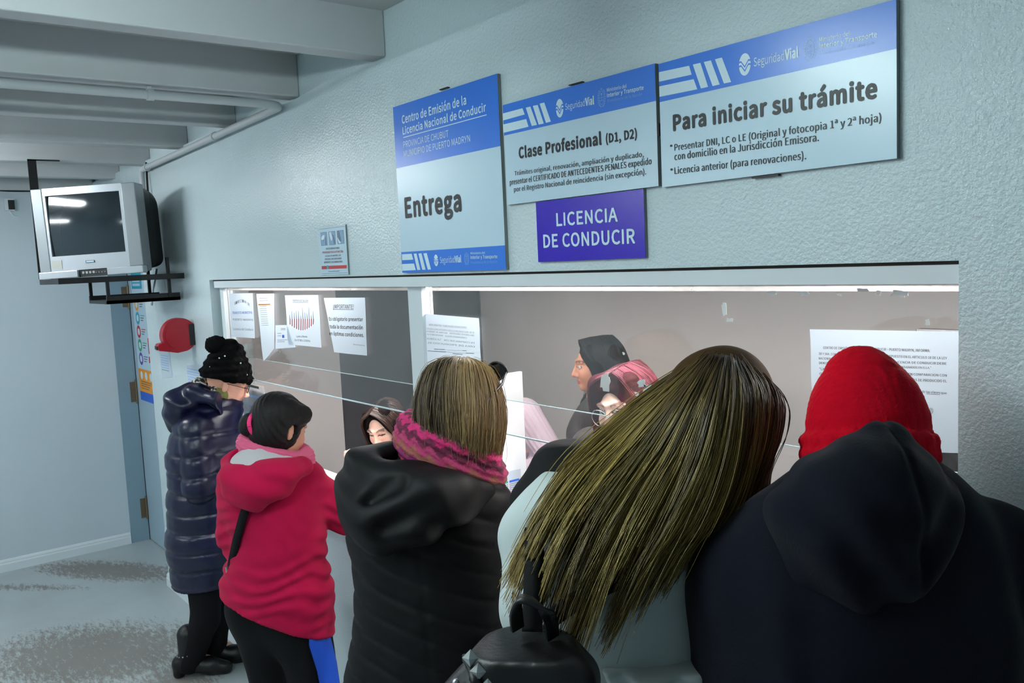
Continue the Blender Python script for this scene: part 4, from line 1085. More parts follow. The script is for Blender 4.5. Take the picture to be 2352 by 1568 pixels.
class Head:
    def __init__(self, c, yaw, pitch=0.0, roll=0.0, s=1.0):
        self.c = np.array(c, float); self.R = rotm(yaw, pitch, roll); self.s = s
    def p(self, x, y, z): return self.c + self.R @ (np.array([x, y, z]) * self.s)
    def inv(self, V): return (V - self.c) @ self.R / self.s
    def add(self, F, neck_to=None, neck_r=0.05, lids=0.5):
        s, R = self.s, self.R
        e = lambda x, y, z, a, b, c, k=0.02, op='add': F.ell(self.p(x, y, z), np.array([a, b, c]) * s, R, k * s, op)
        cn = lambda a, b, ra, rb, k=0.015, op='add': F.cone(self.p(*a), self.p(*b), ra * s, rb * s, k * s, None, op)
        e(0, -0.012, 0.032, .074, .094, .086)
        e(0, 0.035, -0.02, .060, .062, .080, .03)
        e(0, 0.03, -0.062, .050, .055, .052, .03)
        e(0, 0.076, -0.092, .020, .018, .018, .03)
        for q in (-1, 1):
            e(q * .038, .066, -.028, .024, .024, .026, .025)
            e(q * .036, .010, -.066, .022, .045, .024, .03)
            e(q * .031, .099, .010, .019, .014, .012, .012, 'sub')
            e(q * .031, .078, .008, .0135, .0135, .0125, .004)
            cn((q * .012, .094, .030), (q * .050, .078, .028), .008, .007, .012)
            if lids: cn((q * .018, .086, .010 - .002 * lids), (q * .045, .078, .009 - .002 * lids), .0065, .006, .006)
            e(q * .076, -.012, -.008, .008, .017, .030, .008)
            e(q * .083, -.006, -.002, .005, .012, .020, .006, 'sub')
            e(q * .012, .102, -.034, .009, .010, .008, .006)
        cn((0, .090, .022), (0, .114, -.026), .008, .011, .014)
        e(0, .116, -.030, .0105, .0105, .009, .008)
        e(0, .092, -.058, .023, .013, .0055, .006)
        e(0, .090, -.069, .020, .013, .0065, .006)
        e(0, .104, -.0635, .024, .006, .0015, .003, 'sub')
        if neck_to is not None:
            F.cone(self.p(0, -.022, -.06), neck_to, neck_r * s, neck_r * s * 1.12, .03)
    def paint(self, V, skin, lip=(150, 70, 66), brow=(50, 36, 30), iris=(60, 45, 35), open_=True, hair=None):
        h = self.inv(V)
        col = np.tile(np.array(lin(skin)[:3]), (len(V), 1))
        x, y, z = np.abs(h[:, 0]), h[:, 1], h[:, 2]
        def put(m, c, w=None):
            c = np.array(lin(c)[:3])
            if w is None: col[m] = c
            else: col[m] = col[m] * (1 - w) + c * w
        put((y > .02) & (np.hypot((x - .042) / .026, (z + .03) / .022) < 1), (214, 140, 122), 0.28)
        put((y > .07) & (np.hypot(x / .0245, (z + .063) / .0125) < 1), lip)
        zb = .030 + .004 * np.sin(np.clip((x - .012) / .04, 0, 1) * 3.1)
        put((y > .05) & (x > .012) & (x < .053) & (np.abs(z - zb) < .0042), brow, 0.85)
        ex_, ez = (x - .031) / .0155, (z - .0075) / (.0072 if open_ else .004)
        put((y > .06) & (np.hypot(ex_, ez) < 1.28), (44, 30, 28))
        if open_:
            put((y > .06) & (np.hypot(ex_, ez) < 1.0), (226, 222, 220))
            put((y > .06) & (np.hypot((x - .031) / .0062, (z - .0078) / .0062) < 1), iris)
            put((y > .06) & (np.hypot((x - .031) / .0028, (z - .0078) / .0028) < 1), (10, 8, 8))
        if hair is not None: put((y < .045) & (z > -.02) | (z > .075), hair)
        return col

def hand(F, w, d, side, s=1.0, up=(0, 0, 1)):
    """five-fingered relaxed hand from wrist w along d"""
    w = np.array(w, float); d = np.array(d, float); d /= np.linalg.norm(d)
    up = np.array(up, float); n = up - d * (up @ d); n /= np.linalg.norm(n)
    a = np.cross(d, n) * side
    palm = w + d * 0.05 * s
    F.cone(w, w + d * .085 * s, .026 * s, .036 * s, .02, (n, .45))
    for i, (o, L) in enumerate(((-.028, .066), (-.009, .076), (.010, .072), (.028, .056))):
        b = w + d * .082 * s + a * o * s
        m = b + d * L * .5 * s - n * .006 * s
        t = b + d * L * .95 * s - n * .026 * s
        F.cone(b, m, .0095 * s, .0088 * s, .006); F.cone(m, t, .0088 * s, .007 * s, .004)
    b = w + d * .02 * s - a * .03 * s
    m = b + d * .035 * s - a * .024 * s - n * .008 * s; t = m + d * .03 * s - a * .004 * s - n * .01 * s
    F.cone(b, m, .013 * s, .0105 * s, .012); F.cone(m, t, .0105 * s, .008 * s, .004)

def wob(seed, scale, n=5):
    r = np.random.default_rng(seed); ks = r.normal(size=(n, 3)) * scale; ph = r.uniform(0, 6.28, n); am = r.uniform(.5, 1, n)
    def f(x, y, z):
        s = 0
        for k, p, a in zip(ks, ph, am): s = s + a * np.sin(k[0] * x + k[1] * y + k[2] * z + p)
        return s / n
    return f

SKIN = mat('skin', (224, 172, 146), 0.5, attr='tint')
SKIN.node_tree.nodes['Principled BSDF'].inputs['Subsurface Weight'].default_value = 0.08
SKIN.node_tree.nodes['Principled BSDF'].inputs['Subsurface Radius'].default_value = (0.01, 0.004, 0.002)

def person_root(V, F, col, base, rz, label, group=None):
    o = np_mesh('person', V, F, SKIN, None, True, col)
    o.location = (base[0], base[1], 0); o.rotation_euler = (0, 0, rz)
    return tag(o, label, 'person', group)

def garment(name, Fd, m, parent, smooth=1, colfn=None):
    V, F = Fd.mesh(smooth)
    return np_mesh(name, V, F, m, parent, True, None if colfn is None else colfn(V))

# strands -----------------------------------------------------------
def strands(name, G, m, parent, radius=0.0008, sides=3, taper=0.35, tint=None):
    """G: n strands x p points x 3; slim tapering hairs as one mesh"""
    n, p, _ = G.shape
    T = np.gradient(G, axis=1); T /= np.linalg.norm(T, axis=2, keepdims=True) + 1e-9
    ref = np.array([0.3, -0.9, 0.2]); A = np.cross(T, ref); A /= np.linalg.norm(A, axis=2, keepdims=True) + 1e-9
    B = np.cross(T, A)
    s = np.linspace(0, 1, p)
    rad = (radius if np.ndim(radius) else np.full(n, radius))[:, None] * (np.clip(1 - (1 - taper) * s ** 2, 0, 1))[None, :]
    V = []
    for k in range(sides):
        a = 2 * math.pi * k / sides
        V.append(G + rad[..., None] * (A * math.cos(a) + B * math.sin(a)))
    V = np.stack(V, 2)        # n,p,sides,3
    id_ = np.arange(n * p * sides).reshape(n, p, sides)
    Fq = []
    for k in range(sides):
        k2 = (k + 1) % sides
        Fq.append(np.stack([id_[:, :-1, k], id_[:, :-1, k2], id_[:, 1:, k2], id_[:, 1:, k]], -1).reshape(-1, 4))
    Fq = np.concatenate(Fq)
    col = None
    if tint is not None:
        col = np.repeat(tint, p * sides, axis=0) if tint.ndim == 2 else np.repeat(tint.reshape(-1, 3), sides, axis=0)
    return np_mesh(name, V.reshape(-1, 3), Fq, m, parent, True, col)

def flow(levels, n, pts, rg, clump=24, spread=0.006, lift=0.0, wave=0.003):
    """levels: rows of guide points from root to tip, each row running across the hair; interpolates n strands"""
    L = [np.array(r, float) for r in levels]
    u = rg.uniform(0, 1, n)
    cl = np.round(u * clump) / clump
    rows = []
    for li, r in enumerate(L):
        k = np.linspace(0, 1, len(r))
        f = li / (len(L) - 1)
        uu = u * (1 - 0.65 * f) + cl * 0.65 * f
        rows.append(np.stack([np.interp(uu, k, r[:, j]) for j in range(3)], 1))
    R = np.stack(rows, 1)                 # n, levels, 3
    # Catmull-Rom along the strand
    t = np.linspace(0, len(L) - 1, pts); i0 = np.clip(t.astype(int), 0, len(L) - 2); f = (t - i0)[None, :, None]
    g = lambda i: R[:, np.clip(i, 0, len(L) - 1)]
    p0, p1, p2, p3 = g(i0 - 1), g(i0), g(i0 + 1), g(i0 + 2)
    G = 0.5 * (2 * p1 + (p2 - p0) * f + (2 * p0 - 5 * p1 + 4 * p2 - p3) * f ** 2 + (3 * p1 - p0 - 3 * p2 + p3) * f ** 3)
    s = np.linspace(0, 1, pts)[None, :, None]
    off = rg.normal(size=(n, 1, 3)) * spread
    G = G + off * (0.35 + 0.65 * s)
    ph = rg.uniform(0, 6.28, (n, 1, 3)); fr = rg.uniform(3, 9, (n, 1, 1))
    G = G + wave * np.sin(fr * s + ph) * s
    return G, u
# fabrics
M_PUFFER = mat('navy_nylon', (11, 13, 44), 0.33, spec=0.45, bump=0.25, bscale=45, bdist=0.004)
M_BLACKKNIT = mat('black_knit', (6, 6, 7), 0.95, spec=0.1, bump=0.9, bscale=160, bdist=0.004)
M_BLACKCLOTH = mat('black_cloth', (7, 7, 9), 0.85, spec=0.2, bump=0.2, bscale=220)
M_BLACKLEATHER = mat('black_leather', (8, 8, 10), 0.42, spec=0.4, bump=0.3, bscale=120)
M_MAGENTA = mat('magenta_fleece', (164, 12, 58), 0.9, spec=0.15, bump=0.25, bscale=170, sheen=0.03, var=0.08, vscale=5)
M_PINKKNIT = mat('pink_knit', (214, 92, 128), 0.9, bump=0.8, bscale=90, bdist=0.006, stretch=(1, 1, 3))
M_LINING = mat('grey_fleece', (186, 184, 186), 0.95, bump=0.5, bscale=120, sheen=0.2)
M_HAIRBLACK = mat('black_hair', (15, 11, 11), 0.6, spec=0.25, bump=0.5, bscale=90, stretch=(1, 1, 0.12), bdist=0.004)
M_COAT = mat('black_coat', (5, 5, 6), 0.6, spec=0.18, bump=0.25, bscale=60)
M_NAVY = mat('navy_fleece', (6, 8, 19), 0.95, spec=0.15, bump=0.3, bscale=200, var=0.12, vscale=6, sheen=0.03)
M_REDKNIT = mat('red_knit', (172, 2, 24), 0.95, spec=0.1, bump=0.5, bscale=220, bdist=0.003)
M_GREYJACKET = mat('grey_jacket', (168, 176, 176), 0.75, bump=0.2, bscale=120)
M_HAIR = mat('hair_strand', (120, 100, 60), 0.42, attr='tint', spec=0.35)
M_HAIRBASE = mat('hair_base', (60, 50, 30), 0.85, spec=0.1, attr='tint', bump=0.4, bscale=150)
M_BLUESTRIPE = mat('blue_stripe', (16, 74, 190), 0.6)
M_LENS = mat('lens_dark', (12, 12, 14), 0.1)
M_WHITEKNIT = mat('white_top', (238, 238, 240), 0.85, bump=0.3, bscale=120)
M_MAUVE = mat('mauve_knit', (172, 154, 164), 0.9, bump=0.2, bscale=150)
M_BROWNTOP = mat('dark_brown_top', (42, 36, 36), 0.85, bump=0.2, bscale=120)
M_SCRUNCH = mat('pink_elastic', (226, 40, 110), 0.7, bump=0.3, bscale=100)
M_SNAKE = mat('patterned_scarf', (150, 150, 140), 0.85, attr='tint')
M_SCARF = mat('zigzag_scarf', (190, 40, 100), 0.9, attr='tint', bump=0.7, bscale=140, bdist=0.005)

A = np.array
def V3(*a): return np.array(a, float)
LEGS = {}
def body_field(head, J, lo, hi, fwd, hands=True, legs=True):
    """whole figure under the clothes: torso, limbs, neck, head"""
    zc = head.c[2]
    F = Field(lo, hi, 0.009, (zc - 0.15, zc + 0.14), 0.0042)
    f3 = V3(fwd[0], fwd[1], 0); f3 /= np.linalg.norm(f3); side = V3(f3[1], -f3[0], 0)   # side = the person's right
    F.path([(J['hip'], .115), (J['waist'], .10), (J['chest'], .125)], .06, (f3, .66))
    F.cone(J['shl'], J['shr'], .055, .055, .06)
    F.cone(J['chest'], J['neck'], .11, .06, .05, (f3, .75))
    head.add(F, J['neck'], .052)
    for s in 'lr':
        F.path([(J['sh' + s], .05), (J['el' + s], .038), (J['wr' + s], .027)], .03)
        if hands:
            d = A(J['wr' + s]) - A(J['el' + s])
            hand(F, J['wr' + s], d, -1 if s == 'l' else 1)
        if legs:
            F.path([(J['hp' + s], .085), (J['kn' + s], .055), (J['an' + s], .038)], .03)
            F.cone(J['an' + s], A(J['an' + s]) + V3(f3[0] * .13, f3[1] * .13, -A(J['an' + s])[2] + .03), .04, .03, .03)
    return F
def stand(J, hip, fwd, spread=.09, foot=None, z0=0.0):
    f3 = V3(fwd[0], fwd[1], 0); f3 /= np.linalg.norm(f3); side = V3(f3[1], -f3[0], 0)
    for s, q in (('l', -1), ('r', 1)):
        h = A(hip) + side * q * spread
        fx = A([0, 0, 0.0]) if foot is None else A(foot)
        an = V3(fx[0], fx[1], .08 + z0) + side * q * spread
        J['hp' + s] = h; J['an' + s] = an
        J['kn' + s] = (h + an) / 2 + f3 * .03
def trousers(J, m, parent, r=(.1, .072, .055), top=None, name='trousers', lo=None, hi=None):
    T = Field(lo, hi, .009)
    for s in 'lr':
        an = A(J['an' + s])
        T.path([(J['hp' + s], r[0]), (J['kn' + s], r[1]), (an - V3(0, 0, .03), r[2])], .025)
    T.cone(A(J['hpl']), A(J['hpr']), r[0] * 1.04, r[0] * 1.04, .05)
    if top is not None: T.cone(J['hip'], J['waist'], .145, .13, .06, (V3(top[0], top[1], 0), .72))
    w = wob(5, 26)
    T.disp(lambda x, y, z: .003 * w(x, y, z * 1.6))
    return garment(name, T, m, parent, 1)
def shoes(J, m, parent, fwd, name='shoe', heel=0.0):
    f3 = V3(fwd[0], fwd[1], 0); f3 /= np.linalg.norm(f3); out = []
    for s in 'lr':
        a = A(J['an' + s]); lo = a - .24; hi = a + .3; lo[2] = -.005; hi[2] = a[2] + .18
        S = Field(lo, hi, .006)
        S.path([(V3(a[0], a[1], a[2] + .12), .052), (V3(a[0], a[1], .055 + heel), .05)], .02)
        S.path([(V3(*(a - f3 * .045)[:2], .045 + heel), .043), (V3(*(a + f3 * .1)[:2], .038 + heel * .3), .042), (V3(*(a + f3 * .17)[:2], .03), .034)], .02)
        if heel: S.cone(V3(*(a - f3 * .055)[:2], .02), V3(*(a - f3 * .05)[:2], .06), .03, .036, .006)
        S.plane((0, 0, 0.002), (0, 0, -1))
        out.append(garment(name, S, m, parent, 0))
    return out

# ------------------------------------------------------------------ woman in the navy padded coat (far end of the queue)
FW1 = (0.93, 0.36)
hd = Head((0.1871, 0.04, 1.4457), -1.12, -.38, 0, .98)
J = dict(hip=V3(*(0.0279, -0.01, 0.5838)), waist=V3(*(0.0465, -0.01, 0.873)), chest=V3(*(0.0742, 0, 1.1559)), neck=V3(*(0.1211, 0.03, 1.3343)),
         shr=V3(*(0.0829, -0.12, 1.2562)), shl=V3(*(0.0648, 0.15, 1.203)), elr=V3(*(0.0922, -0.15, 0.9753)), ell=V3(*(0.0468, 0.2, 0.9057)), wrr=V3(*(0.1899, -0.02, 1.0017)), wrl=V3(*(0.1653, 0.1, 0.9903)))
stand(J, J['hip'], FW1, .075, V3(*(-0.0241, 0, 0.0311)))
J['anr'] = V3(*(-0.0647, -0.07, 0.0829)); J['knr'] = V3(*(0.0304, -0.07, 0.2929)); J['anl'] = V3(*(0.0176, 0.05, -0.0092)); J['knl'] = V3(*(0.0341, 0.05, 0.2294))
for k in ('anr', 'anl'): J[k][2] = .095
F = body_field(hd, J, V3(-.35, -.35, 0), V3(.4, .42, 1.7), FW1)
V, Fq = F.mesh()
p1 = person_root(V, Fq, hd.paint(V, (226, 168, 146), open_=False), (-4.2995, -0.2152), 0.90134, 'woman in a long navy padded coat and black bobble hat, standing nearest the door')
C1 = Field(V3(-.36, -.36, .4), V3(.38, .42, 1.6), .007)
f3 = V3(.93, .36, 0)
C1.path([((0.0277, -0.01, 0.4712), .165), ((0.035, -0.01, 0.6731), .172), ((0.0509, -0.01, 0.8728), .165), ((0.0733, 0, 1.0901), .178), ((0.0931, 0, 1.2317), .155), ((0.1211, 0.03, 1.3343), .10)], .05, (V3(-.36, .93, 0), 1.12))
C1.path([((0.0943, -0.15, 1.2617), .08), ((0.1034, -0.2, 0.9925), .076), ((0.2006, -0.05, 1.0132), .06)], .012)
C1.path([((0.0684, 0.14, 1.2049), .085), ((0.0582, 0.2, 0.9052), .078), ((0.1687, 0.09, 0.9926), .06)], .025)
C1.ell((0.1767, 0.03, 1.3252), V3(.085, .1, .07), None, .03)
zb1 = (0.0235, 0, 0.463)[2]
w = wob(3, 9); w2 = wob(4, 55)
def quilt(x, y, z, sp=.095, amp=.0085, ph=0.0):
    t = (z + ph + .012 * w(x, y, z)) / sp
    fr = np.abs(t - np.round(t))
    return amp * (1 - np.exp(-(fr / .11) ** 2)) - amp * .6
C1.disp(lambda x, y, z: quilt(x, y, z) + .0025 * w2(x, y, z))
C1.plane((0, 0, zb1), (0.03, 0, -1))
C1.cone((0.1702, 0.03, 1.4086), (0.1513, 0.03, 1.3329), .075, .06, .01, None, 'sub')
garment('coat', C1, M_PUFFER, p1)
Hd = Field(V3(-.3, -.25, 1.2), V3(.2, .3, 1.62), .006)
Hd.path([((0.0898, 0, 1.4061), .072), ((-0.0032, -0.02, 1.3595), .092), ((-0.0412, -0.01, 1.2834), .068)], .04, (V3(0, 1, 0), 1.25))
Hd.path([((0.0638, -0.1, 1.4231), .035), ((0.1974, -0.13, 1.3903), .036), ((0.2485, -0.08, 1.3156), .04)], .03)
Hd.cone((0.1036, 0.02, 1.4524), (0.0199, 0.01, 1.3859), .07, .045, .02, None, 'sub')
Hd.disp(lambda x, y, z: .005 * w2(x, y, z) + .006 * np.sin(60 * z + 25 * x))
garment('hood', Hd, M_PUFFER, p1)
# printed scarf at the nape
Sf = Field(V3(-.2, -.2, 1.3), V3(.25, .25, 1.6), .005)
for a in range(9):
    t0, t1 = a / 9 * 2 * math.pi, (a + 1) / 9 * 2 * math.pi
    c = A((0.1204, 0.04, 1.4247)); g = lambda t: c + V3(.075 * math.cos(t), .075 * math.sin(t), .028 * math.cos(t + .2) * -1)
    Sf.cone(g(t0), g(t1), .034, .034, .01)
Sf.disp(lambda x, y, z: .004 * w2(x, y, z))
def snake(V):
    n = np.sin(V[:, 0] * 190 + 3 * np.sin(V[:, 2] * 120)) * np.sin(V[:, 2] * 170 + 2.6 * np.sin(V[:, 0] * 90 + V[:, 1] * 60)) + .4 * np.sin(V[:, 1] * 140)
    c = np.where(n[:, None] > .12, A(lin((206, 206, 192))[:3]), A(lin((34, 34, 32))[:3]))
    c[V[:, 0] > .165] = A(lin((120, 128, 70))[:3])
    return c
garment('scarf', Sf, M_SNAKE, p1, 1, snake)
# bobble hat
Hh = Field(V3(-.1, -.2, 1.4), V3(.35, .3, 1.78), .005)
Hh.ell(hd.p(0, -.015, .065), V3(.104, .118, .105), hd.R)
Hh.cone(hd.p(0, -.02, .05), hd.p(0, -.035, .15), .105, .075, .03)
Hh.plane(hd.p(0, 0, .03), hd.R @ V3(0, .12, -1))
for t in range(14):
    a0, a1 = t / 14 * 6.283, (t + 1) / 14 * 6.283
    Hh.cone(hd.p(.096 * math.sin(a0), -.012 + .11 * math.cos(a0), .042 + .012 * math.cos(a0)), hd.p(.096 * math.sin(a1), -.012 + .11 * math.cos(a1), .042 + .012 * math.cos(a1)), .02, .02, .012)
wk = wob(9, 95)
Hh.disp(lambda x, y, z: .006 * wk(x, y, z) + .003 * np.sin(z * 190))
hat1 = garment('bobble_hat', Hh, M_BLACKKNIT, p1, 1)
Pm = Field(V3(.02, -.12, 1.55), V3(.26, .2, 1.78), .005)
pc = A((0.1575, 0.02, 1.6448))
Pm.ell(pc, V3(.052, .052, .046)); wp = wob(12, 210, 9)
Pm.disp(lambda x, y, z: .013 * wp(x, y, z))
garment('pompom', Pm, M_BLACKKNIT, hat1, 0)
q = MB()
for (u, v, w_) in ((-.9, .08, .3), (-.4, .12, .9), (.3, .1, .8), (-.6, .06, .75), (-1.6, .09, .5), (0.8, .07, .4)):
    c = hd.p(.108 * math.sin(-u + 1.6), -.015 + .12 * math.cos(-u + 1.6), .03 + .12 * w_)
    bm = bmesh.new(); bmesh.ops.create_icosphere(bm, subdivisions=1, radius=.0042)
    q.add([tuple(A(v_.co) + c) for v_ in bm.verts], [tuple(x.index for x in f.verts) for f in bm.faces], M_SIGNLT, True); bm.free()
q.build('bead', hat1)
# glasses
q = MB()
for s in (-1, 1):
    ring_ = [hd.p(s * .033 + .024 * math.cos(t), .108 - .006 * abs(math.cos(t)), .004 + .018 * math.sin(t)) for t in np.linspace(0, 2 * math.pi, 17)]
    q.tube(ring_, .0016, M_BLACKPL, 6, False)
    q.tube([hd.p(s * .057, .104, .008), hd.p(s * .08, .06, .01), hd.p(s * .082, -.01, .008)], .0016, M_BLACKPL, 6)
q.tube([hd.p(-.01, .108, .008), hd.p(.01, .108, .008)], .0016, M_BLACKPL, 6)
gl = q.build('glasses', p1)
q = MB()
for s in (-1, 1):
    q.add([hd.p(s * .033 + .023 * math.cos(t), .107, .004 + .017 * math.sin(t)) for t in np.linspace(0, 2 * math.pi, 16, endpoint=False)], [tuple(range(16))], M_TAPE)
q.build('lens', gl)
trousers(J, M_BLACKCLOTH, p1, (.098, .068, .058), None, 'trousers', V3(-.3, -.3, .02), V3(.32, .32, .9))
for o in shoes(J, M_BLACKLEATHER, p1, (1, .1), 'boot', .025): pass
q = MB()
for k, s in enumerate('rl'):
    a = J['an' + s]
    for i in range(7):
        t = -2.6 + i * .42
        c = V3(a[0] + .056 * math.cos(t), a[1] + .056 * math.sin(t), .125 + .012 * math.cos(t))
        bm = bmesh.new(); bmesh.ops.create_icosphere(bm, subdivisions=1, radius=.005)
        q.add([tuple(A(v_.co) + c) for v_ in bm.verts], [tuple(x.index for x in f.verts) for f in bm.faces], M_STEEL, True); bm.free()
q.build('boot_stud', p1)

# ------------------------------------------------------------------ woman in the magenta hooded top
FW2 = (0.35, 0.94)
hd = Head((0.0103, 0.03, 1.4456), -.62, -.36, .06, .90)
J = dict(hip=V3(*(-0.0336, 0, 0.8022)), waist=V3(*(-0.02, 0, 0.9922)), chest=V3(*(-0.0343, 0.02, 1.1912)), neck=V3(*(-0.0119, 0.03, 1.3284)),
         shl=V3(*(-0.1307, 0.03, 1.279)), shr=V3(*(0.0648, 0.04, 1.2519)), ell=V3(*(-0.1658, 0.02, 1.0789)), elr=V3(*(0.1998, 0.13, 1.1001)), wrl=V3(*(-0.1816, 0.26, 1.112)), wrr=V3(*(0.2626, 0.3, 1.1489)))
stand(J, J['hip'], FW2, .085, V3(.03, -.02, 0))
F = body_field(hd, J, V3(-.35, -.3, 0), V3(.5, .5, 1.65), FW2)
V, Fq = F.mesh()
p2 = person_root(V, Fq, hd.paint(V, (206, 150, 122), open_=True, iris=(40, 28, 22)), (-2.832, -0.3764), 0.90134, 'woman in a magenta hooded top with black hair in a bun, second in the queue')
Tp = Field(V3(-.36, -.3, .55), V3(.5, .5, 1.5), .0065)
Tp.path([((-0.0501, 0, 0.787), .180), ((-0.0379, 0, 0.9139), .170), ((-0.0156, 0, 1.0551), .160), ((-0.0359, 0.01, 1.1941), .165), ((-0.0338, 0.02, 1.2616), .14)], .05, (V3(.35, .94, 0), .86))
Tp.cone((-0.1313, 0.03, 1.2712), (0.0648, 0.04, 1.2519), .075, .075, .05)
Tp.path([((-0.1362, 0.02, 1.2663), .078), ((-0.1658, 0.02, 1.0789), .066), ((-0.1758, 0.24, 1.1092), .05)], .03)
Tp.path([((0.0637, 0.04, 1.2362), .086), ((0.1998, 0.13, 1.1001), .068), ((0.257, 0.28, 1.1409), .05)], .035)
ww = wob(21, 14); wf = wob(22, 45)
def hood_folds(x, y, z):
    f = .0045 * np.sin(z * 120 + 7 * ww(x, y, z)) * np.exp(-((z - .92) / .12) ** 2)
    f = f + .004 * np.sin((x * .6 + z) * 110 + 6 * ww(x, y, z)) * np.exp(-((x - .22) / .09) ** 2)
    f = f + .004 * np.sin((z - .3 * x) * 130 + 6 * ww(x, y, z)) * np.exp(-((x + .17) / .05) ** 2)
    return f + .003 * wf(x, y, z) + .004 * ww(x, y, z)
Tp.cone(A(J['hpl']) + V3(0, 0, .05), A(J['hpr']) + V3(0, 0, .05), .122, .122, .06)
Tp.cone(A(J['hpl']) - V3(0, 0, .08), A(J['hpr']) - V3(0, 0, .08), .114, .114, .06)
Tp.disp(hood_folds)
hz = A((-0.2114, 0, 0.8613)); hz2 = A((0.0196, -0.12, 0.7796))
Tp.plane((-0.0074, -0.1, 0.7905), (-.42, -.12, -1))
Tp.cone((-0.0048, 0.04, 1.357), (-0.0192, 0.03, 1.2897), .085, .06, .02, None, 'sub')
top2 = garment('hooded_top', Tp, M_MAGENTA, p2)
Hd = Field(V3(-.3, -.3, 1.15), V3(.25, .25, 1.5), .0055)
Hd.path([((-0.1296, -0.03, 1.345), .05), ((-0.0882, -0.12, 1.3009), .062), ((-0.0309, -0.15, 1.2841), .062), ((0.0409, -0.14, 1.3151), .052), ((0.0948, -0.06, 1.3299), .04)], .05)
Hd.ell((-0.0241, -0.07, 1.3559), V3(.105, .075, .042), rotm(0, .3, .18), .02, 'sub')
Hd.disp(lambda x, y, z: .004 * wf(x, y, z) + .005 * np.sin(70 * (z + .4 * x)))
garment('hood', Hd, M_MAGENTA, top2)
Li = Field(V3(-.3, -.3, 1.15), V3(.25, .25, 1.5), .0055)
Li.ell((-0.0249, -0.075, 1.3451), V3(.112, .09, .05), rotm(0, .35, .18), .02)
Li.disp(lambda x, y, z: .003 * np.sin(45 * x + 30 * z + 2 * ww(x, y, z)))
garment('hood_lining', Li, M_LINING, top2)['label'] = 'pale grey fleece hood lining'
Sc = Field(V3(-.25, -.2, 1.2), V3(.25, .3, 1.55), .005)
c0 = A((-0.0109, 0.03, 1.3627))
for (rx, ry, dz, r, tl) in ((.098, .09, .008, .033, -.38), (.10, .095, -.028, .034, -.36)):
    for a in range(16):
        t0, t1 = a / 16 * 6.283, (a + 1) / 16 * 6.283
        g = lambda t: c0 + V3(rx * math.cos(t), ry * math.sin(t), dz + tl * rx * math.cos(t))
        Sc.cone(g(t0), g(t1), r, r, .01)
Sc.disp(lambda x, y, z: .003 * np.sin(z * 420 + x * 160) + .003 * wf(x, y, z))
garment('scarf', Sc, M_PINKKNIT, p2)
# black hair drawn back to a bun
Ha = Field(V3(-.2, -.2, 1.25), V3(.2, .25, 1.65), .0045)
Ha.ell(hd.p(0, -.028, .038), V3(.084, .100, .092), hd.R)
Ha.ell(hd.p(0, -.03, -.03), V3(.078, .085, .07), hd.R, .03)
Ha.cone(hd.p(.05, .045, .07), hd.p(-.05, .045, .07), .035, .035, .02)
Ha.ell(hd.p(0, .085, -.01), V3(.058, .07, .082), hd.R, .008, 'sub')
Ha.ell(hd.p(.088, -.008, -.012), V3(.02, .022, .035), hd.R, .006, 'sub')
def comb(x, y, z):
    P = hd.inv(np.stack([x, y, z], 1))
    return .0016 * np.sin(P[:, 0] * 330 + P[:, 2] * 160)
Ha.disp(comb)
ha = garment('hair', Ha, M_HAIRBLACK, p2)
Bn = Field(V3(-.25, -.25, 1.25), V3(.1, .2, 1.6), .0045)
bc = A((-0.0796, -0.02, 1.4718))
Bn.ell(bc, V3(.038, .040, .044)); Bn.cone(bc, hd.p(0, -.1, .0), .026, .03, .015)
Bn.disp(lambda x, y, z: .0022 * np.sin(np.arctan2(z - bc[2], x - bc[0]) * 3 + 260 * np.hypot(x - bc[0], z - bc[2])))
garment('hair_bun', Bn, M_HAIRBLACK, ha)
q = MB(); dd = A(hd.p(0, -.1, .0)) - bc; dd /= np.linalg.norm(dd); a_ = np.cross(dd, V3(0, 0, 1)); a_ /= np.linalg.norm(a_); b_ = np.cross(dd, a_)
q.tube([bc + dd * .03 + a_ * .036 * math.cos(t) + b_ * .038 * math.sin(t) for t in np.linspace(0, 6.283, 25)], .0075, M_SCRUNCH, 8, False)
q.build('hair_elastic', ha)
trousers(J, M_BLACKCLOTH, p2, (.102, .08, .06), (.35, .94, 0), 'trousers', V3(-.35, -.32, .02), V3(.38, .35, 1.15))
# blue side stripe down the outside of the right leg
q = MB(); L0 = [A(J['hpr']) - V3(.0, 0, .045), A(J['hpr']) - V3(0, 0, .08), (A(J['hpr']) + J['knr']) / 2, J['knr'], J['anr']]
R0 = [.0985, .0965, .089, .078, .058]; sd = V3(.80, -.6, 0); tn = V3(.6, .80, 0)
vs = []
for P, r in zip(L0, R0):
    for t in (-.42, -.2, 0, .2, .42):
        vs.append(A(P) + (sd * math.cos(t) + tn * math.sin(t)) * (r + .0055))
q.add(vs, [(5 * i + j, 5 * i + j + 1, 5 * i + j + 6, 5 * i + j + 5) for i in range(4) for j in range(4)], M_BLUESTRIPE, True)
o = q.build('side_stripe', p2); sm = o.modifiers.new('thick', 'SOLIDIFY'); sm.thickness = .012; sm.offset = -1
o['label'] = 'blue side stripe'
shoes(J, M_BLACKLEATHER, p2, FW2, 'shoe')
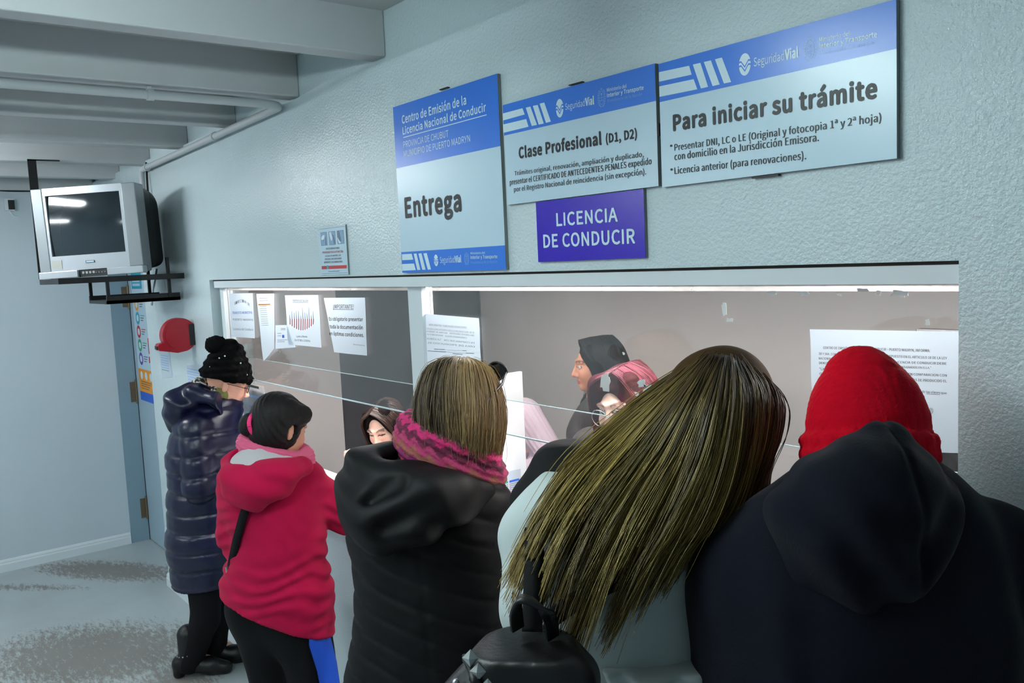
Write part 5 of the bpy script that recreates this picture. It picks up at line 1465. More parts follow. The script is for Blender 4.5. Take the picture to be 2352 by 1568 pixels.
# shoulder bag on its strap, at her left hip
bag = empty('shoulder_bag', ((-2.832, -0.3764)[0], (-2.832, -0.3764)[1], 0), 'black shoulder bag on a long strap across the magenta top', 'bag', None, 0.90134)
q = MB()
path_ = [(0.0633, 0.05, 1.2651), (0.031, -0.05, 1.3076), (5.118e-05, -0.2, 1.3107), (-0.053, -0.158, 1.2652), (-0.086, -0.155, 1.1845), (-0.1243, -0.125, 1.0943), (-0.1697, -0.07, 0.9854), (-0.2219, 0.03, 0.8947)]
pts = [A(p) for p in path_[2:]]
vs = []
for i, p in enumerate(pts):
    t = pts[min(i + 1, len(pts) - 1)] - pts[max(i - 1, 0)]; t /= np.linalg.norm(t)
    w_ = np.cross(t, V3(-.35, -.9, .1)); w_ /= np.linalg.norm(w_)
    vs += [p - w_ * .015, p + w_ * .015]
q.add(vs, [(2 * i, 2 * i + 1, 2 * i + 3, 2 * i + 2) for i in range(len(pts) - 1)], M_BLACKCLOTH, True)
o = q.build('strap', bag); sm = o.modifiers.new('thick', 'SOLIDIFY'); sm.thickness = .004
q = MB(); c = A((-0.1801, -0.06, 0.9713)); q.tube([c + V3(0, -.012, .022), c + V3(.004, -.012, -.022)], .006, M_STEEL, 8); q.build('buckle', bag)
Bg = Field(V3(-.4, .0, .55), V3(.15, .5, 1.05), .007)
c = A((-0.207, 0.27, 0.6964)); Bg.path([(c + V3(-.01, -.07, .05), .045), (c + V3(.0, .09, .05), .045)], .03); Bg.path([(c + V3(-.01, -.07, -.06), .05), (c + V3(0, .09, -.06), .05)], .05); Bg.cone(c, c + V3(0, .02, 0), .07, .07, .05)
garment('bag_body', Bg, M_BLACKLEATHER, bag)
# ------------------------------------------------------------------ woman in the black hooded coat, short fair hair
FW3 = (0.25, 0.97)
hd = Head((0.0762, 0.07, 1.6117), -.62, -.30, -.12, 1.0)
J = dict(hip=V3(*(-0.0422, -0.04, 0.963)), waist=V3(*(-0.0293, -0.02, 1.1348)), chest=V3(*(-0.0222, 0.02, 1.3347)), neck=V3(*(0.0341, 0.05, 1.5048)),
         shl=V3(*(-0.1611, 0.05, 1.4001)), shr=V3(*(0.1121, 0.03, 1.3822)), ell=V3(*(-0.1662, 0.15, 1.1912)), elr=V3(*(0.118, 0.06, 1.1764)), wrl=V3(*(-0.132, 0.33, 1.1498)), wrr=V3(*(0.122, 0.28, 1.1305)))
stand(J, J['hip'], FW3, .09, V3(*((-0.0306, -0.06, 1.0401)[:2]), 0))
F = body_field(hd, J, V3(-.35, -.32, 0), V3(.35, .55, 1.82), FW3)
V, Fq = F.mesh()
p3 = person_root(V, Fq, hd.paint(V, (214, 160, 136)), (-1.7841, -0.4031), 0.90134, 'woman in a black hooded quilted coat with short fair hair and a zigzag scarf')
Ct = Field(V3(-.36, -.34, .35), V3(.34, .55, 1.62), .0065)
Ct.path([((-0.0531, -0.03, 0.6803), .225), ((-0.0438, -0.03, 0.9121), .205), ((-0.0208, -0.02, 1.089), .186), ((-0.0109, 0, 1.2052), .188), ((-0.0235, 0.02, 1.3121), .188), ((-0.0208, 0.04, 1.3967), .15)], .06, (V3(.25, .97, 0), .72))
Ct.cone((-0.1434, 0.04, 1.3908), (0.1008, 0.03, 1.377), .085, .085, .05)
Ct.path([((-0.1535, 0.05, 1.377), .088), ((-0.1593, 0.14, 1.1825), .078), ((-0.1277, 0.3, 1.1603), .06)], .03)
Ct.path([((0.1043, 0.02, 1.3719), .088), ((0.1111, 0.03, 1.1997), .080), ((0.113, 0.26, 1.1382), .06)], .03)
Ct.ell((0.0309, 0.06, 1.4572), V3(.11, .1, .06), None, .04)
w3 = wob(31, 10); w3b = wob(32, 50)
def q3(x, y, z):
    t = (z + .35 * x * (z < 9) + .02 * w3(x, y, z)) / .062
    fr = np.abs(t - np.round(t))
    seam = np.exp(-((x + .015 - .02 * np.sin(3 * z)) / .006) ** 2)
    return -.0042 * np.exp(-(fr / .09) ** 2) + .002 * w3b(x, y, z) - .003 * seam * (y < 0) + .004 * w3(x, y, z)
Ct.disp(q3)
Ct.plane((-0.0623, 0, 0.5658), (0, 0, -1))
Ct.cone((0.0448, 0.07, 1.5225), (0.0309, 0.06, 1.4572), .08, .055, .02, None, 'sub')
coat3 = garment('coat', Ct, M_COAT, p3)
# big soft hood lying on the back and left shoulder
Ho = Field(V3(-.36, -.36, 1.15), V3(.3, .28, 1.68), .0055)
Ho.path([((-0.1644, -0.02, 1.4809), .058), ((-0.1496, -0.08, 1.4208), .070), ((-0.1064, -0.13, 1.4053), .072), ((-0.0258, -0.15, 1.4327), .066), ((0.054, -0.12, 1.4496), .05), ((0.1201, -0.03, 1.4345), .036)], .06)
Ho.path([((-0.1699, 0, 1.4816), .05), ((-0.1076, 0.03, 1.5025), .045), ((-0.0586, 0.04, 1.5136), .035)], .05)
Ho.ell((-0.0827, -0.05, 1.4665), V3(.13, .1, .075), rotm(0, .3, .2), .05)
Ho.cone((-0.0131, 0.02, 1.5029), (-0.0977, -0.04, 1.5048), .07, .035, .04, None, 'sub')
Ho.cone((0.0458, 0.08, 1.5544), (0.0391, 0.05, 1.4933), .085, .07, .03, None, 'sub')
wh = wob(35, 11); wh2 = wob(36, 34)
Ho.disp(lambda x, y, z: .010 * np.sin(52 * (z + .55 * x) + 5 * wh(x, y, z)) * .7 + .006 * wh2(x, y, z))
Ho.cone((-0.1323, -0.17, 1.4619), (-0.0731, -0.18, 1.5079), .014, .02, .03, None, 'sub')
Ho.cone((-0.0978, -0.22, 1.4096), (0.0346, -0.24, 1.4744), .012, .012, .04, None, 'sub')
garment('hood', Ho, M_COAT, coat3, 2)
# knitted scarf
Sc = Field(V3(-.2, -.2, 1.3), V3(.28, .3, 1.65), .005)
c0 = A((0.0373, 0.06, 1.5364))
for (rx, ry, dz, r, tl, ph) in ((.098, .095, .012, .034, -.42, 0), (.105, .10, -.028, .036, -.50, .3)):
    for a in range(18):
        t0, t1 = a / 18 * 6.283, (a + 1) / 18 * 6.283
        g = lambda t: c0 + V3(rx * math.cos(t), ry * math.sin(t), dz + tl * rx * math.cos(t + ph * .3) + .006 * math.sin(3 * t))
        Sc.cone(g(t0), g(t1), r, r, .012)
Sc.cone((0.1191, 0, 1.5017), (0.1441, 0.06, 1.4406), .036, .03, .03)
ws = wob(38, 60)
Sc.disp(lambda x, y, z: .006 * ws(x, y, z) + .003 * np.sin(z * 330 + x * 200))
def zig(V):
    x, y, z = V[:, 0], V[:, 1], V[:, 2]
    t = (z + .45 * x) * 30 + .55 * np.abs(((np.arctan2(y - .06, x - .01) * 5.5) % 2) - 1) + .25 * ws(x, y, z)
    pal = [lin(c)[:3] for c in ((110, 16, 62), (160, 44, 76), (118, 22, 80), (128, 70, 60), (150, 40, 84), (90, 16, 50), (176, 28, 92), (78, 44, 52), (186, 158, 92), (70, 60, 62))]
    k = np.floor(t * 1.6).astype(int) % len(pal)
    return A(pal)[k]
garment('scarf', Sc, M_SCARF, p3, 1, zig)
# bob of fair hair
cap = Field(V3(-.2, -.2, 1.4), V3(.3, .3, 1.85), .005)
cap.ell(hd.p(0, -.015, .04), V3(.086, .104, .090), hd.R)
cap.path([(hd.p(-.06, -.04, .02), .045), (hd.p(-.065, -.035, -.085), .035)], .04)
cap.path([(hd.p(.06, .0, .02), .045), (hd.p(.068, .02, -.085), .034)], .04)
cap.ell(hd.p(0, -.065, -.035), V3(.075, .05, .085), hd.R, .03)
cap.ell(hd.p(0, .1, -.02), V3(.05, .06, .08), hd.R, .01, 'sub')
wc = wob(41, 120)
cap.disp(lambda x, y, z: .002 * wc(x, y, z * .2))
V, Fq = cap.mesh(1)
DK, LT = A(lin((54, 44, 30))[:3]), A(lin((174, 144, 98))[:3])
hp_ = hd.inv(V)
tt = np.clip((V[:, 0] - .09) / .1, 0, 1)[:, None]
hair3 = np_mesh('hair', V, Fq, M_HAIRBASE, p3, True, (DK * (1 - tt * .7) + LT * tt * .7) * .5)
rg = np.random.default_rng(3)
def hring(z, rx, ry, y0, a0=-2.55, a1=2.55, n=11):
    # points round the back of the head, from the left temple to the right temple
    return [hd.p(rx * math.sin(t), y0 - ry * math.cos(t), z) for t in np.linspace(a0, a1, n)]
crown = [hd.p(-.012 + .02 * math.sin(t), .03 - .05 * math.cos(t * .6) - .0 * t, .141) for t in np.linspace(-2.5, 2.5, 11)]
levels = [crown, hring(.110, .074, .088, -.018), hring(.03, .102, .120, -.014), hring(-.045, .104, .114, -.012), hring(-.10, .092, .092, -.006), hring(-.150, .070, .066, .004)]
G, u = flow(levels, 6500, 16, rg, 46, .0055, wave=.007)
br = rg.uniform(0, 1, len(u)); side_ = np.clip((u - .55) / .12, 0, 1) * (.55 + .45 * np.sin(u * 140) ** 2)
G = G[:, :, :] + 0
ln = rg.uniform(.80, 1.0, len(u)); ss = np.linspace(0, 1, 16)[None, :] * ln[:, None] * 15; ii = np.clip(ss.astype(int), 0, 14); ff = (ss - ii)[..., None]
G = np.take_along_axis(G, ii[..., None].repeat(3, 2), 1) * (1 - ff) + np.take_along_axis(G, (ii + 1)[..., None].repeat(3, 2), 1) * ff
tint = (A(lin((40, 31, 24))[:3])[None] * (1 - br[:, None]) + A(lin((92, 75, 56))[:3])[None] * br[:, None]) * (.6 + .55 * (.5 + .5 * np.sin(u * 120 + 2 * np.sin(u * 37)))[:, None]) * (1 - side_[:, None] * .9) + LT[None] * side_[:, None] * .9
strands('strands', G, M_HAIR, hair3, .00095, 3, .4, tint)
G, u = flow(levels, 160, 16, np.random.default_rng(33), 160, .014, wave=.014)
strands('stray_strands', G[:, 1:], M_HAIR, hair3, .0006, 3, .3, np.tile(A(lin((120, 102, 70))[:3]), (len(u), 1)))
# sunglasses pushed up on the hair
sg = empty('sunglasses', ((-1.7841, -0.4031)[0], (-1.7841, -0.4031)[1], 0), 'dark sunglasses pushed up on the short fair hair', 'sunglasses', None, 0.90134)
q = MB(); S_ = lambda s, t, k=1: hd.p(s * (.042 + .032 * k * math.cos(t)), .084 - .012 * abs(math.sin(t)), .118 + .026 * k * math.sin(t))
for s in (-1, 1):
    q.tube([S_(s, t) for t in np.linspace(0, 6.283, 19)], .0028, M_BLACKPL, 6, False)
    q.tube([hd.p(s * .07, .086, .118), hd.p(s * .098, .03, .075), hd.p(s * .104, -.03, .03), hd.p(s * .1, -.045, .012)], .0028, M_BLACKPL, 6, rs=[.003, .0035, .003, .0025])
q.build('frame', sg)
for s in (-1, 1):
    q = MB(); q.add([S_(s, t, .95) for t in np.linspace(0, 6.283, 18, endpoint=False)] , [tuple(range(18))], M_LENS)
    o = q.build('lens', sg); m_ = o.modifiers.new('t', 'SOLIDIFY'); m_.thickness = .002
trousers(J, M_BLACKCLOTH, p3, (.10, .07, .055), None, 'trousers', V3(-.32, -.32, .02), V3(.34, .34, 1.15))
shoes(J, M_BLACKLEATHER, p3, FW3, 'shoe')

# ------------------------------------------------------------------ young woman with very long fair hair, leaning to the glass
FW4 = (0.45, 0.9)
hd = Head((0.1826, 0.12, 1.6956), -.35, -.45, .30, 1.0)
J = dict(hip=V3(*(-0.0589, -0.06, 1.124)), waist=V3(*(-0.044, -0.05, 1.306)), chest=V3(*(-0.0094, -0, 1.4788)), neck=V3(*(0.0987, 0.07, 1.5921)),
         shl=V3(*(-0.1352, 0.03, 1.5378)), shr=V3(*(0.1007, 0.02, 1.4509)), ell=V3(*(-0.1673, 0.12, 1.3585)), elr=V3(*(0.0941, 0.05, 1.2677)), wrl=V3(*(-0.0735, 0.34, 1.3043)), wrr=V3(*(0.1334, 0.3, 1.2242)))
stand(J, J['hip'], FW4, .09, V3(*((-0.0512, -0.08, 1.4117)[:2]), 0))
F = body_field(hd, J, V3(-.42, -.35, 0), V3(.36, .55, 1.86), FW4)
V, Fq = F.mesh()
p4 = person_root(V, Fq, hd.paint(V, (216, 166, 140)), (-1.031, -0.4815), 0.90134, 'young woman with very long fair hair and a grey jacket, leaning to the glass')
w4 = wob(51, 9); w4b = wob(52, 30)
Jk = Field(V3(-.4, -.36, .85), V3(.32, .3, 1.62), .006)
Jk.path([((-0.0515, -0.05, 1.0856), .160), ((-0.0446, -0.05, 1.2436), .155), ((-0.0488, -0.05, 1.3836), .164), ((-0.0414, -0.01, 1.4682), .168), ((-0.0131, 0.02, 1.5196), .145)], .06, (V3(.1, .99, 0), .74))
Jk.cone((-0.1225, 0, 1.5114), (0.0737, 0, 1.4515), .085, .09, .05)
def jf(x, y, z):
    return .006 * np.sin(34 * (z - .6 * x) + 4 * w4(x, y, z)) + .005 * w4b(x, y, z)
Jk.disp(jf)
jk4 = garment('jacket', Jk, M_GREYJACKET, p4, 2)
Sl = Field(V3(-.42, -.3, 1.0), V3(.36, .5, 1.66), .006)
Sl.path([((-0.1302, 0.06, 1.5284), .082), ((-0.143, 0.14, 1.384), .072), ((-0.0744, 0.32, 1.3216), .06)], .03)
Sl.cone((-0.0904, 0.1, 1.564), (0.0883, 0.09, 1.5092), .10, .09, .05)
Sl.path([((0.0869, 0.03, 1.4399), .092), ((0.084, 0.06, 1.2634), .078), ((0.1023, 0.28, 1.2342), .06)], .03)
Sl.disp(lambda x, y, z: .005 * w4b(x, y, z) + .004 * np.sin(60 * (z + .5 * x) + 4 * w4(x, y, z)))
garment('sleeve', Sl, M_BLACKCLOTH, jk4, 2)['label'] = 'black yoke and sleeves'
Ps = Field(V3(-.1, -.36, .95), V3(.36, .2, 1.36), .005)
Ps.path([((0.0103, -0.15, 1.4241), .045), ((-0.001, -0.17, 1.3838), .06), ((0.0279, -0.15, 1.3152), .065), ((0.0505, -0.13, 1.2372), .07)], .04)
Ps.disp(lambda x, y, z: .012 * np.sin(75 * (x + .5 * z) + 6 * w4(x, y, z)) + .004 * w4b(x, y, z))
garment('jacket_panel', Ps, M_GREYJACKET, jk4, 1)
# hair
cap = Field(V3(-.3, -.3, 1.25), V3(.36, .32, 1.88), .006)
cap.ell(hd.p(0, -.012, .036), V3(.086, .104, .090), hd.R)
cap.path([((0.1513, 0.06, 1.7356), .075), ((0.1233, 0.03, 1.6523), .085), ((0.0773, -0.02, 1.5819), .07), ((0.052, -0.05, 1.5389), .04)], .05, (V3(.2, 1, 0), .6))
cap.path([((0.1949, 0.08, 1.7183), .07), ((0.2024, 0.07, 1.6317), .062), ((0.1957, 0.05, 1.5569), .045), ((0.1818, 0.03, 1.5076), .025)], .04, (V3(-.2, 1, 0), .6))
cap.path([((0.1036, 0.04, 1.7059), .05), ((0.0105, 0, 1.6257), .04), ((-0.0486, -0.04, 1.5706), .02)], .04, (V3(.2, 1, 0), .5))
cap.ell(hd.p(0, .11, -.03), V3(.055, .06, .09), hd.R, .01, 'sub')
V, Fq = cap.mesh(1)
R1, R2, R3 = A(lin((58, 40, 20))[:3]), A(lin((126, 102, 48))[:3]), A(lin((176, 154, 84))[:3])
RD = A(lin((62, 26, 20))[:3])
hair4 = np_mesh('hair', V, Fq, M_HAIRBASE, p4, True, np.tile(R1, (len(V), 1)))
rg = np.random.default_rng(11)
lv = [[(0.1417, 0.1, 1.7916), (0.1397, 0.06, 1.8045), (0.144, 0.03, 1.8124), (0.1554, 0.02, 1.8146), (0.172, 0.02, 1.8123), (0.1981, 0.04, 1.8026), (0.2278, 0.08, 1.787), (0.252, 0.14, 1.7717)],
      [(0.0737, 0.12, 1.7498), (0.0603, 0.05, 1.7492), (0.0692, -0.02, 1.7501), (0.0993, -0.06, 1.7503), (0.1389, -0.075, 1.7546), (0.192, -0.05, 1.759), (0.2525, 0.03, 1.7475), (0.3025, 0.14, 1.7073)],
      [(-0.0074, 0.08, 1.6994), (-0.0264, 0.02, 1.6923), (-0.002, -0.06, 1.6854), (0.0467, -0.1, 1.6669), (0.1054, -0.12, 1.6655), (0.1688, -0.09, 1.6698), (0.2311, -0.01, 1.6716), (0.297, 0.13, 1.6554)],
      [(-0.0945, 0, 1.6458), (-0.1136, -0.06, 1.6389), (-0.0842, -0.13, 1.6202), (-0.021, -0.165, 1.5893), (0.0539, -0.16, 1.5809), (0.1315, -0.12, 1.5934), (0.1944, -0.03, 1.6022), (0.2625, 0.11, 1.6033)],
      [(-0.1528, -0.08, 1.5872), (-0.1748, -0.14, 1.5744), (-0.1421, -0.2, 1.555), (-0.0764, -0.215, 1.5035), (5.033e-05, -0.19, 1.5245), (0.0864, -0.13, 1.5451), (0.1723, -0.04, 1.553), (0.2504, 0.1, 1.5403)],
      [(-0.1954, -0.13, 1.5257), (-0.2193, -0.17, 1.4992), (-0.1814, -0.215, 1.4608), (-0.122, -0.23, 1.3971), (-0.0505, -0.2, 1.4415), (0.0449, -0.14, 1.4899), (0.1491, -0.04, 1.5047), (0.2376, 0.09, 1.4818)]]
def hairpart(n, u_lo, u_hi, cl, seed, spread, dy, cut=1.0):
    rg = np.random.default_rng(seed)
    L = []
    for r in lv:
        k = np.linspace(0, 1, len(r)); uu = np.linspace(u_lo, u_hi, 9)
        L.append(np.stack([np.interp(uu, k, A(r)[:, j]) for j in range(3)], 1) + V3(0, dy, 0))
    G, u = flow(L, n, 22, rg, cl, spread, wave=.006)
    u = u_lo + (u_hi - u_lo) * u
    # hairs end at different lengths
    gap = np.clip(sum(np.exp(-((u - c_) / w_) ** 2) for c_, w_ in ((.13, .018), (.235, .032), (.36, .022), (.475, .035), (.60, .018))), 0, 1)
    ln = (1.03 - .42 * rg.uniform(0, 1, n) ** 1.6) * cut * (1 - .45 * gap * rg.uniform(.6, 1, n))
    s = np.linspace(0, 1, 22)[None, :] * ln[:, None] * 21
    i = np.clip(s.astype(int), 0, 20); f = (s - i)[..., None]
    G = np.take_along_axis(G, i[..., None].repeat(3, 2), 1) * (1 - f) + np.take_along_axis(G, (i + 1)[..., None].repeat(3, 2), 1) * f
    return G, u
Gs, us = [], []
for n, a, b_, cl, sd_, sp, dy, cut in ((2600, 0, 1, 15, 1, .0045, .0, 1.0), (1500, 0, .62, 9, 2, .0035, -.010, 1.03), (3800, 0.0, 1, 60, 3, .006, .012, .60), (1100, .1, .7, 7, 4, .0035, -.018, 1.05), (1300, .7, 1, 14, 5, .005, .0, 1.0), (500, 0, 1, 200, 6, .014, -.01, 1.0)):
    G, u = hairpart(n, a, b_, cl, sd_, sp, dy, cut); Gs.append(G); us.append(u)
G = np.concatenate(Gs); u = np.concatenate(us)
s = np.linspace(0, 1, 22)[None, :, None]
lock = (.5 + .5 * np.sin(u * 95 + 2 * np.sin(u * 31)))[:, None, None] * .6 + rg.uniform(0, .4, (len(u), 1, 1))
base_ = R1 * (1 - np.clip(s * 1.7, 0, 1)) + R2 * np.clip(s * 1.7, 0, 1)
tint = base_ * (.22 + 1.05 * lock) + (R3 - R2) * np.clip(lock - .45, 0, 1) * np.clip(s * 2, 0, 1)  # contrast between locks paints highlights and shadows into the strand colour
red_ = np.clip((u - .74) / .14, 0, 1)[:, None, None]
tint = np.clip(tint * (1 - .75 * red_) + RD * .75 * red_ * (.5 + .6 * lock), .004, 1)
strands('strands', G, M_HAIR, hair4, .00105, 3, .35, tint)
trousers(J, M_BLACKCLOTH, p4, (.105, .075, .055), FW4, 'trousers', V3(-.36, -.36, .02), V3(.34, .34, 1.15))
shoes(J, M_BLACKLEATHER, p4, FW4, 'shoe')
# studded black backpack
bp = empty('backpack', ((-1.031, -0.4815)[0], (-1.031, -0.4815)[1], 0), 'black leather backpack with metal studs on the long-haired young woman', 'backpack', None, 0.90134)
def rbox(F_, c, r, rr, R=None, k=.02, op='add'):
    """rounded box"""
    m = float(np.linalg.norm(r)) + rr
    sl, P = F_.block(c - m, c + m); q = [P[i] - c[i] for i in range(3)]
    if R is not None: q = [q[0] * R[0][j] + q[1] * R[1][j] + q[2] * R[2][j] for j in range(3)]
    a = [np.abs(q[i]) - (r[i] - rr) for i in range(3)]
    d = np.sqrt(sum(np.maximum(x, 0) ** 2 for x in a)) + np.minimum(np.maximum(np.maximum(a[0], a[1]), a[2]), 0) - rr
    F_.mix(sl, d, k, op)
RB = rotm(-.2, -.25, .78)
bc = A((-0.2207, -0.28, 1.371))
Bd = Field(V3(-.52, -.6, .8), V3(.08, .0, 1.45), .005)
rbox(Bd, bc, V3(.080, .056, .120), .045, RB)
Bd.disp(lambda x, y, z: .004 * w4b(x, y, z))
garment('bag_body', Bd, M_BLACKLEATHER, bp)
bl = lambda x, y, z: bc + RB @ V3(x, y, z)
Fl = Field(V3(-.52, -.6, .8), V3(.08, .0, 1.45), .005)
rbox(Fl, bl(0, -.004, .055), V3(.086, .066, .072), .045, RB)
Fl.plane(bl(0, 0, .012), RB @ V3(.1, .3, -1))
Fl.disp(lambda x, y, z: .004 * w4(x, y, z) + .002 * w4b(x, y, z))
garment('flap', Fl, M_BLACKLEATHER, bp)
Rm = Field(V3(-.52, -.6, .8), V3(.08, .0, 1.45), .0045)
Rm.path([(bl(-.088, -.052, .012), .006), (bl(-.05, -.067, .004), .006), (bl(.05, -.067, -.006), .006), (bl(.088, -.052, -.01), .006)], .01)
garment('flap_edge', Rm, M_BLACKLEATHER, bp)
for (u_, w_) in ((-.076, .020), (-.056, .016), (-.032, .012), (-.004, .008), (.026, .004), (.056, .0)):
    q = MB(); c = bl(u_, -.0695 + .10 * max(0, abs(u_) - .06), w_); a_, b_, n_ = RB @ V3(.0085, 0, 0), RB @ V3(0, 0, .0085), RB @ V3(0, -.008, 0)
    q.add([c - a_ - b_, c + a_ - b_, c + a_ + b_, c - a_ + b_, c + n_], [(0, 1, 4), (1, 2, 4), (2, 3, 4), (3, 0, 4), (3, 2, 1, 0)], M_STEEL)
    q.build('stud', bp)
rr_ = random.Random(4)
for k in range(16):
    q = MB(); c = bl(-.066 + .014 * (k % 6) + rr_.uniform(-.003, .003), -.056, -.022 - .015 * (k // 6) - .006 * (k % 2))
    bm = bmesh.new(); bmesh.ops.create_icosphere(bm, subdivisions=2, radius=.0055 if k % 3 == 0 else .0035)
    q.add([tuple(A(v_.co) + c) for v_ in bm.verts], [tuple(x.index for x in f.verts) for f in bm.faces], M_STEEL, True); bm.free()
    q.build('rivet', bp)
def band(name, pts, w, m, parent, nrm, th=.004):
    pts = [A(p) for p in pts]; vs = []; q = MB()
    k = np.linspace(0, len(pts) - 1, 24); P = np.stack([np.interp(k, range(len(pts)), A(pts)[:, j]) for j in range(3)], 1)
    for _ in range(3): P[1:-1] = (P[:-2] + 2 * P[1:-1] + P[2:]) / 4
    T = np.gradient(P, axis=0)
    for p, t in zip(P, T):
        w_ = np.cross(t, nrm); w_ /= np.linalg.norm(w_); vs += [p - w_ * w / 2, p + w_ * w / 2]
    q.add(vs, [(2 * i, 2 * i + 1, 2 * i + 3, 2 * i + 2) for i in range(len(P) - 1)], m, True)
    o = q.build(name, parent); s_ = o.modifiers.new('t', 'SOLIDIFY'); s_.thickness = th; return o
band('carry_handle', [(-0.2048, -0.27, 1.4726), (-0.207, -0.285, 1.5082), (-0.2012, -0.29, 1.5273), (-0.1848, -0.295, 1.526), (-0.1669, -0.295, 1.5151), (-0.1563, -0.29, 1.4985), (-0.1552, -0.27, 1.4574)], .02, M_BLACKLEATHER, bp, V3(-.3, 0, 1), .006)
band('shoulder_strap', [(-0.1719, -0.13, 1.571), (-0.1735, -0.195, 1.541), (-0.1787, -0.225, 1.4987), (-0.1824, -0.24, 1.4517)], .03, M_BLACKCLOTH, bp, V3(0, 1, 0))
band('shoulder_strap', [(0.0595, -0.12, 1.5034), (-0.0068, -0.19, 1.518), (-0.063, -0.215, 1.511), (-0.1102, -0.225, 1.4942), (-0.1558, -0.235, 1.4683)], .03, M_BLACKCLOTH, bp, V3(0, 1, .2))

# ------------------------------------------------------------------ man in the red beanie and navy hooded top
FW5 = (0.1, 1.0)
hd = Head((0.0459, 0.1, 1.6732), -.1, -.30, .04, .93)
J = dict(hip=V3(*(-0.0232, -0.05, 1.1907)), waist=V3(*(-0.0183, -0.04, 1.3223)), chest=V3(*(-0.0009632, 0, 1.4886)), neck=V3(*(0.0311, 0.06, 1.6138)),
         shl=V3(*(-0.1623, 0.03, 1.4914)), shr=V3(*(0.205, 0.03, 1.4958)), ell=V3(*(-0.1791, 0.06, 1.2765)), elr=V3(*(0.2516, 0.06, 1.257)), wrl=V3(*(-0.06, 0.27, 1.1939)), wrr=V3(*(0.2988, 0.27, 1.1776)))
stand(J, J['hip'], FW5, .1, V3(0, -.06, 0))
F = body_field(hd, J, V3(-.4, -.32, 0), V3(.42, .5, 1.9), FW5)
V, Fq = F.mesh()
p5 = person_root(V, Fq, hd.paint(V, (206, 156, 130)), (-0.6783, -0.34), 0.90134, 'man in a red beanie and dark navy hooded top, at the notice')
w5 = wob(61, 7); w5b = wob(62, 26)
Tp = Field(V3(-.4, -.34, .82), V3(.42, .5, 1.68), .0065)
Tp.path([((-0.0155, -0.03, 1.1067), .222), ((-0.0142, -0.03, 1.3168), .225), ((-0.0013, 0, 1.4264), .22), ((0.0106, 0.02, 1.4874), .19)], .06, (V3(0, 1, 0), .66))
Tp.cone((-0.1681, 0.03, 1.4741), (-0.0043, 0.05, 1.5513), .078, .10, .06)
Tp.cone((0.2152, 0.03, 1.4919), (0.0439, 0.05, 1.5562), .082, .10, .06)
Tp.path([((-0.1681, 0.03, 1.4706), .086), ((-0.18, 0.04, 1.2872), .078), ((-0.0688, 0.24, 1.2137), .058)], .04)
Tp.path([((0.2153, 0.03, 1.4849), .09), ((0.24, 0.04, 1.2682), .08), ((0.2829, 0.24, 1.1978), .058)], .04)
Tp.disp(lambda x, y, z: .007 * w5(x, y, z) + .004 * w5b(x, y, z) + .005 * np.sin(x * 60 + 5 * w5(x, y, z)) * np.exp(-((np.abs(x) - .17) / .05) ** 2))
top5 = garment('hooded_top', Tp, M_NAVY, p5, 2)
Ho = Field(V3(-.26, -.3, 1.36), V3(.26, .3, 1.78), .005)
Ho.path([((0.0088, -0.04, 1.7004), .026), ((-0.0052, -0.055, 1.6787), .042), ((-0.0217, -0.07, 1.645), .066), ((-0.0355, -0.085, 1.6088), .090), ((-0.0391, -0.095, 1.5837), .080)], .05, (V3(0, 1, .3), .75))
Ho.path([((-0.0001133, -0.04, 1.6943), .020), ((-0.0429, -0.035, 1.6658), .022), ((-0.073, -0.02, 1.6415), .028), ((-0.0906, 0, 1.6052), .034), ((-0.1085, 0.02, 1.5677), .034)], .04)
Ho.path([((0.0189, -0.04, 1.6967), .018), ((0.0434, -0.035, 1.6664), .022), ((0.0827, -0.01, 1.6291), .030), ((0.1148, 0.01, 1.5991), .034), ((0.1466, 0.02, 1.5658), .034)], .04)
Ho.path([((-0.1097, -0.05, 1.5849), .048), ((-0.0754, -0.085, 1.5597), .05), ((-0.0218, -0.09, 1.5527), .05), ((0.0555, -0.07, 1.5646), .05)], .06)
Ho.path([((-0.0648, -0.05, 1.6285), .045), ((-0.0337, -0.09, 1.6291), .058), ((0.0428, -0.05, 1.6204), .045)], .06)
Ho.disp(lambda x, y, z: .007 * w5b(x, y, z) + .008 * np.sin(62 * (z - abs(x - .01) * .9) + 6 * w5(x, y, z)) * np.clip((1.70 - z) / .12, .2, 1) - .005 * np.exp(-((x - .012) / .005) ** 2))
garment('hood', Ho, M_NAVY, top5, 2)
Bn = Field(V3(-.2, -.15, 1.5), V3(.2, .32, 1.88), .0045)
bcx = A((0.0397, 0.088, 1.6989)); bR = rotm(0, -.25, .07)
bq = lambda x, y, z: bcx + bR @ V3(x, y, z)
Bn.cone(bq(0, 0, -.03), bq(0, .0, .02), .091, .086, .02)
Bn.cone(bq(0, 0, .02), bq(-.003, 0, .066), .087, .062, .03)
Bn.cone(bq(-.003, 0, .066), bq(-.006, 0, .098), .055, .028, .05)
for t in range(20):
    a0, a1 = t / 20 * 6.283, (t + 1) / 20 * 6.283
    g = lambda a, z, r: bq(r * math.cos(a), r * 1.04 * math.sin(a), z)
    Bn.cone(g(a0, -.016, .0925), g(a1, -.016, .0925), .012, .012, .006); Bn.cone(g(a0, -.040, .0915), g(a1, -.040, .0915), .012, .012, .014)
Bn.plane(bq(0, 0, -.054), bR @ V3(0, 0, -1))
def rib(x, y, z):
    P = (np.stack([x, y, z], 1) - bcx) @ bR
    a = np.arctan2(P[:, 1], P[:, 0])
    return .0011 * np.sin(a * 76) + .003 * w5b(x, y, z) + .004 * w5(x, y, z)
Bn.disp(rib)
garment('beanie', Bn, M_REDKNIT, p5, 0)
Ha = Field(V3(-.15, -.1, 1.5), V3(.15, .25, 1.75), .006)
